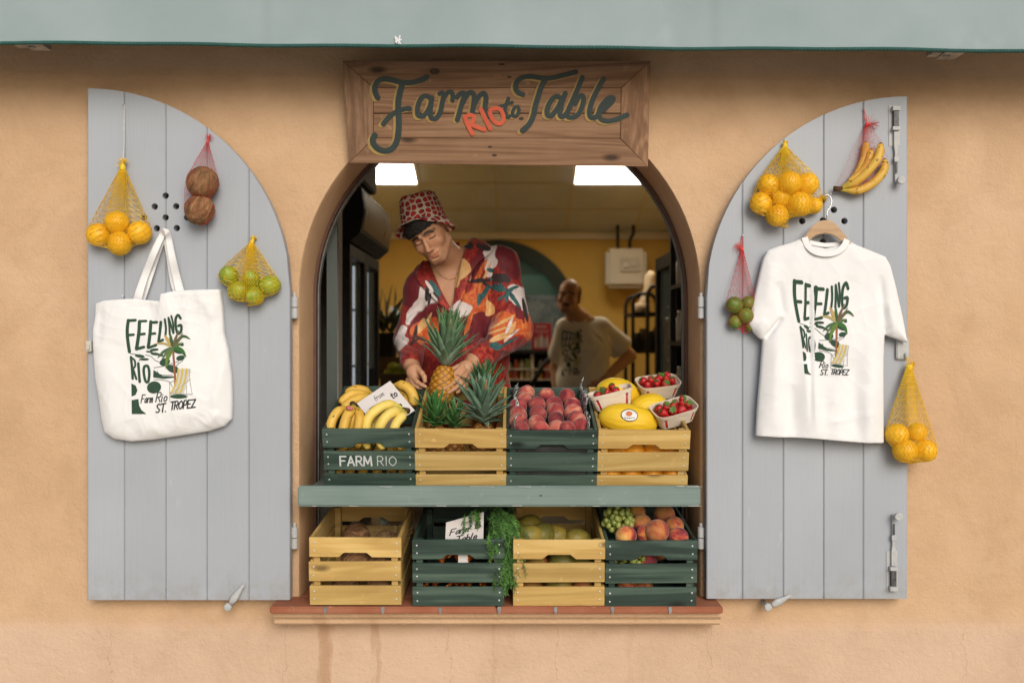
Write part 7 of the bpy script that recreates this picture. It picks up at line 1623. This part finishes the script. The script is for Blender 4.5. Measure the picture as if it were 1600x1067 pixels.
def lapel(inner, outer):
    """Open collar: a folded strip between its inner and outer edge, lying just proud of the shirt."""
    i_, o_ = catmull(inner, 5), catmull(outer, 5); n = len(i_); mb = MB(); vs = []
    for a, e in zip(i_, o_):
        for t, lf in ((0, .0), (.12, .005), (.5, .0075), (.88, .006), (1, .002)):
            q = a + (e - a) * t; w_ = P(q[0], q[1], q[2]); y = min(q[2], sf(w_.x, w_.z) - .003); y = max(y, q[2] - .03); vs.append(P(q[0], q[1], y - lf))
    mb.add(vs, [(k*5+j, k*5+5+j, k*5+6+j, k*5+1+j) for k in range(n-1) for j in range(4)]); o = mb.build("collar", M_SHIRT, man, True); sd = o.modifiers.new("cloth", 'SOLIDIFY'); sd.thickness = .003
lapel([(706,484,.515),(711,456,.517),(716,430,.53),(721,406,.555),(731,380,.60),(738,371,.66)], [(709,489,.513),(724,464,.512),(735,432,.525),(749,409,.55),(770,391,.60),(757,377,.66)])
lapel([(706,484,.515),(697,469,.517),(688,453,.522),(680,437,.537),(673,421,.56),(668,408,.60)], [(702,489,.513),(687,477,.513),(669,459,.52),(653,441,.54),(649,426,.565),(660,407,.61)])
mb = MB(); mb.sweep([P(x, y, .62) for x, y in ((668, 411), (682, 400), (700, 390), (718, 380))], .018, 8, squash=.5); mb.build("collar_band", M_SHIRT, man, True)
mb = MB()
for i, (u, v_) in enumerate(catmull([(684, 425), (690, 431.5), (698, 436), (706, 436.5), (713, 433), (717, 428)], 6)):
    w_ = P(u, v_, .53); y = bf(w_.x, w_.z); q = P(u, v_, y - .0015); mb.lathe([(0, -.0016), (.0022, 0), (0, .0016)], 6, Matrix.Translation(q))
mb.build("necklace", basic("silver_chain", (.55, .5, .42), None, 50, rough=.3, metal=1), man)
# hair: tight curls under the brim
HATM = Matrix.Translation(P(662, 345, .46)) @ rotm(-18, 1, -14).to_4x4(); HATI = HATM.inverted()
HAIR = basic("black_curls", (.010, .008, .007), (.022, .017, .014), 60, rough=.45, bmp=.5, bscale=220, dist=.003)
g = random.Random(8); mb = MB(); hw = lambda x, y, z: Vector(HC) + HM @ Vector((x, y, z))
HF = Field(np.array(HC) - .16, np.array(HC) + .18, .004); HF.ell(hw(0, .014, .030), (.0775, .1035, .091), np.array(HM), .004)
HF.box(hw(0, -.03, -.088), (.2, .14, .140), np.array(HM @ Matrix.Rotation(R(9), 3, 'Y')), .006, 's'); HF.box(hw(0, .1, -.135), (.2, .1, .10), np.array(HM), .01, 's'); F_h = HATM @ Vector((0, 0, .104)); HF.box(F_h, (.2, .2, .1), np.array(HATM.to_3x3()), .001, 's'); link("hair_cap", HF.mesh("hair_cap", HAIR), man)
for i in range(420):
    an = g.uniform(-1.25, 1.0) if i < 330 else g.choice((-1, 1)) * g.uniform(1.7, 2.9); z = g.uniform(.046, .078) - (.020 if abs(an) > 1.6 else 0); z -= .026 * max(0, -math.sin(an) - .25); rr_ = 1.02 + g.uniform(0, .07)
    if z > .066: rr_ = 1.0
    if abs(an) < 1.3: z -= .006
    sx, sy = math.sin(an), -math.cos(an); t = math.sqrt(max(1 - ((z - .03) / .09)**2, .1)); c = Vector((sx * .073 * t * rr_, .014 + sy * .1 * t * rr_, z)); r = g.uniform(.004, .0075)
    if (HATI @ hw(*c)).z > -.016: continue
    ax = Vector((sx, sy, g.uniform(-.4, .4))).normalized(); u = ax.orthogonal().normalized(); u = (Matrix.Rotation(g.uniform(0, 6.3), 3, ax) @ u); v_ = ax.cross(u); tu = g.uniform(4.5, 8)
    mb.sweep([hw(*(c + u * r * math.cos(a_) + v_ * r * math.sin(a_) + ax * .0012 * a_)) for a_ in np.linspace(0, tu, 11)], g.uniform(.0016, .0026), 5)
mb.build("hair", HAIR, man, True)
# bucket hat
m, nt, b = newmat("tomato_print_hat"); v = coords(nt, rnd=False); hx = nd(nt, "SeparateXYZ", {0: v}); hu = mth(nt, 'MULTIPLY', mth(nt, 'ARCTAN2', hx.outputs[0], mth(nt, 'MULTIPLY', hx.outputs[1], -1.0)), .088); hv = nd(nt, "CombineXYZ", {0: hu, 1: mth(nt, 'MULTIPLY', hx.outputs[2], 1.15)}).outputs[0]; vo = nd(nt, "TexVoronoi", {"Vector": hv, "Scale": 40.0, "Randomness": .62}, voronoi_dimensions='2D', feature='DISTANCE_TO_EDGE'); v1 = nd(nt, "TexVoronoi", {"Vector": hv, "Scale": 40.0, "Randomness": .62}, voronoi_dimensions='2D'); dd_ = mth(nt, 'MAXIMUM', mth(nt, 'SUBTRACT', .5, vo.outputs["Distance"]), mth(nt, 'MULTIPLY', v1.outputs["Distance"], .84))
rd = ramp(nt, noise(nt, v, 38, 3), [(.35, (.13, .012, .014)), (.5, (.40, .014, .018)), (.7, (.52, .03, .025))]); cc2 = mixc(nt, ramp(nt, dd_, [(.36, (0, 0, 0)), (.39, (1, 1, 1))]), rd, (.05, .02, .015)); cc2 = mixc(nt, ramp(nt, dd_, [(.405, (0, 0, 0)), (.43, (1, 1, 1))]), cc2, (.66, .56, .46))
nt.links.new(cc2, b.inputs["Base Color"]); b.inputs["Roughness"].default_value = .8; bump(nt, b, noise(nt, v, 500, 2), .2, .0006)
mb = MB(); n = 64; vs = []; prof = [(0, .108), (.04, .108), (.066, .104), (.0745, .094), (.078, .075), (.083, .045), (.088, .012), (.0885, .0), (.097, -.2), (.107, -.6), (.117, -1.0)]
for r, z in prof:
    for k in range(n):
        an = 2 * math.pi * k / n; fx, fy = math.sin(an), -math.cos(an); fr_b = max(fy * -1, 0); drop = .052 - .050 * max(-fy, 0)**1.2 + .008 * fx; wv = .004 * math.sin(an * 5 + 1) + .003 * math.sin(an * 9)
        if z < 0: vs.append(Vector((fx * (r + wv * -z), fy * (r + wv * -z) * 1.12, z * drop - wv * z * .5)))
        else: vs.append(Vector((fx * r * (1 + .012 * math.sin(3 * an)), fy * r * 1.12, z + .0025 * math.sin(4 * an + z * 40))))
mb.add(vs, [(i*n+k, i*n+(k+1) % n, (i+1)*n+(k+1) % n, (i+1)*n+k) for i in range(len(prof)-1) for k in range(n)])
hat = mb.build("bucket_hat", m, None, True, weld=1e-6); hat.parent = man; hat.matrix_parent_inverse = invw(man); hat.location = P(662, 345, .46); hat.rotation_euler = rotm(-18, 1, -14).to_euler(); sd = hat.modifiers.new("cloth", 'SOLIDIFY'); sd.thickness = .0022
M_TROU = basic("dark_trousers", (.03, .032, .04), (.045, .047, .055), 20, rough=.85)
hp_ = P(738, 640, .71)
def trousers(c, par, dy=0):
    F = Field((c.x - .25, c.y - .2, FZ + .06), (c.x + .25, c.y + .2, c.z + .06), .008); F.ell((c.x, c.y, c.z - .06), (.165, .12, .15), None, .02)
    for s in (-1, 1): F.cap((c.x + s * .085, c.y, c.z - .1), (c.x + s * .10, c.y + .01, FZ + .11), .085, .06, .04)
    link("trousers", F.mesh("trousers", M_TROU), par)
    for s in (-1, 1):
        mb = MB(); F2 = Field((c.x + s * .10 - .07, c.y - .22, FZ - .01), (c.x + s * .10 + .07, c.y + .12, FZ + .14), .006); F2.ell((c.x + s * .10, c.y - .05, FZ + .035), (.045, .13, .036), None, .01); F2.cap((c.x + s * .10, c.y + .02, FZ + .05), (c.x + s * .10, c.y + .01, FZ + .11), .042, .045, .02); link("shoe", F2.mesh("shoe", M_BLACK), par)
trousers(hp_, man)

# ---- the older man at the back
HC2 = P(889, 463, 3.32); HM2 = rotm(-14, 0, 7); SK2 = skin_mat("older_skin", (.54, .30, .19))
man2 = empty("person", P(915, 600, 3.5), "balding man with a moustache in a pale printed t-shirt at the back", "person"); man2.location.z = FZ
F = Field((.18, 3.0, .95), (.98, 3.95, 2.12), .005)
head(F, HC2, HM2, True, .7, 1.12); NB2, S2L, S2R = P(905, 500, 3.46), P(938, 513, 3.50), P(884, 513, 3.44)
F.cap(np.array(HC2) + np.array(HM2) @ np.array([0, .03, -.06]), NB2, .056, .062, .03); F.ell(P(913, 545, 3.48), (.16, .12, .2), None, .03); F.ell(P(910, 600, 3.47), (.165, .135, .24), None, .04)
F.cap(NB2, S2L, .06, .058, .05); F.cap(NB2, S2R, .06, .055, .05); E2, W2 = P(984, 556, 3.58), P(938, 598, 3.34)
F.cap(S2L, E2, .055, .045, .03); F.cap(E2, W2, .045, .030, .02); F.ell(P(931, 602, 3.32), (.045, .024, .03), np.array(Matrix.Rotation(R(25), 3, 'Y')), .02)
for i in range(4): finger(F, [P(928 - i, 600 + i * 3, 3.30), P(920 - i, 603 + i * 3, 3.295), P(914 - i, 608 + i * 3, 3.30)], .010, .008)
finger(F, [P(932, 605, 3.33), P(930, 613, 3.35), P(925, 619, 3.37)], .011, .009)
E3 = P(868, 575, 3.55); F.cap(S2R, E3, .052, .043, .03); F.cap(E3, P(872, 625, 3.40), .043, .030, .02); F.ell(P(873, 638, 3.37), (.03, .022, .045), None, .02)
for i in range(5): finger(F, [P(868 + i * 2.4, 645, 3.355), P(868 + i * 2.6, 655, 3.34), P(869 + i * 2.4, 662 - abs(i - 2) * 2, 3.35)], .0095, .0075)
link("body", F.mesh("body", SK2, head_cols(HC2, HM2, (.14, .11, .10), .35, True)), man2)
F = Field((.18, 3.1, .95), (.98, 3.85, 1.98), .006)
F.ell(P(913, 548, 3.48), (.185, .15, .215), None, .03); F.ell(P(911, 600, 3.47), (.195, .165, .26), None, .05); F.cap(NB2 - Vector((0, 0, .04)), S2L, .06, .075, .05); F.cap(NB2 - Vector((0, 0, .04)), S2R, .06, .068, .05)
q = S2L.lerp(E2, .72); F.cap(S2L, q, .076, .092, .03); d_ = (E2 - S2L).normalized(); F.cap(q + d_ * .05, q + d_ * .2, .10, .10, .004, 's'); q = S2R.lerp(E3, .62); F.cap(S2R, q, .068, .080, .03)
def crease2(x, y, z):
    px = 800 + x * FPX / (CAM_D + y); py = 533.5 - (z - CAM_Z) * FPX / (CAM_D + y); d = np.zeros_like(x)
    for a, b_, w_, am in (((932,535),(905,560),3,-.012),((938,545),(912,585),3,.010),((940,560),(925,600),3,-.010),((925,520),(945,540),3,-.010),((945,520),(960,545),3,.008),((900,510),(898,560),4,.006)):
        ex, ez = b_[0]-a[0], b_[1]-a[1]; t = np.clip(((px-a[0])*ex + (py-a[1])*ez) / (ex*ex+ez*ez), 0, 1); d -= am * np.exp(-(np.hypot(px-a[0]-t*ex, py-a[1]-t*ez)/w_)**2) * np.sin(np.pi * np.clip(t, .1, .9))
    return d
F.disp(crease2, .04); F.cap(NB2 + Vector((0, -.01, .0)), NB2 + Vector((0, -.04, .12)), .066, .085, .004, 's'); s2f = F.front()
tt = link("t_shirt", F.mesh("t_shirt", cotton("cream_jersey", (.76, .72, .64), (.82, .78, .70), 600)), man2)
H2 = homog([(90, 115), (575, 60), (705, 915), (125, 985)], [(880, 517), (909, 514), (906, 584), (876, 586)])
def mp2(u, v, l): a, b_ = H2(u, v); w_ = P(a, b_, 3.33); return P(a, b_, s2f(w_.x, w_.z) - .004 - l)
mb = MB(); draw_print(mb, mp2, True); o = mb.build("print", M_PRINT, None); o.parent = tt; o.matrix_parent_inverse = invw(tt)
mb = MB(); q = [P(x, y, 3.4) for x, y in ((893, 497), (896, 503), (904, 506), (913, 503), (918, 496))]; mb.sweep([Vector((p.x, s2f(p.x, p.z - .015) - .002, p.z)) for p in catmull([tuple(p) for p in q], 5) for p in [Vector(p)]], .010, 8, squash=.4, ref=(0, 1, 0)); mb.build("collar", M_TEE, man2, True)
g = random.Random(12); mb = MB(); hw2 = lambda p: Vector(HC2) + HM2 @ Vector(p)
for i in range(900):
    an = g.choice((-1, 1)) * g.uniform(1.25, 3.14); z = g.uniform(-.03, .075); t = math.sqrt(max(1 - ((z - .03) / .09)**2, .1)); c = Vector((math.sin(an) * .0745 * t, .014 - math.cos(an) * .0995 * t, z)); nrm = Vector((math.sin(an), -math.cos(an), .2)).normalized()
    mb.sweep([hw2(c), hw2(c + nrm * .003 + Vector((0, .003, -.006))), hw2(c + nrm * .002 + Vector((0, .006, -.013)))], .0016, 4)
mb.build("hair", HAIR, man2)
mb = MB(); c = W2.lerp(E2, .06); d_ = (E2 - W2).normalized(); u = d_.orthogonal().normalized(); v_ = d_.cross(u); mb.sweep([c + (u * math.cos(a_) + v_ * math.sin(a_)) * .033 for a_ in np.linspace(0, 6.283, 20)], .004, 6); mb.build("wristwatch", M_CHROME, man2)
trousers(P(912, 650, 3.47), man2)
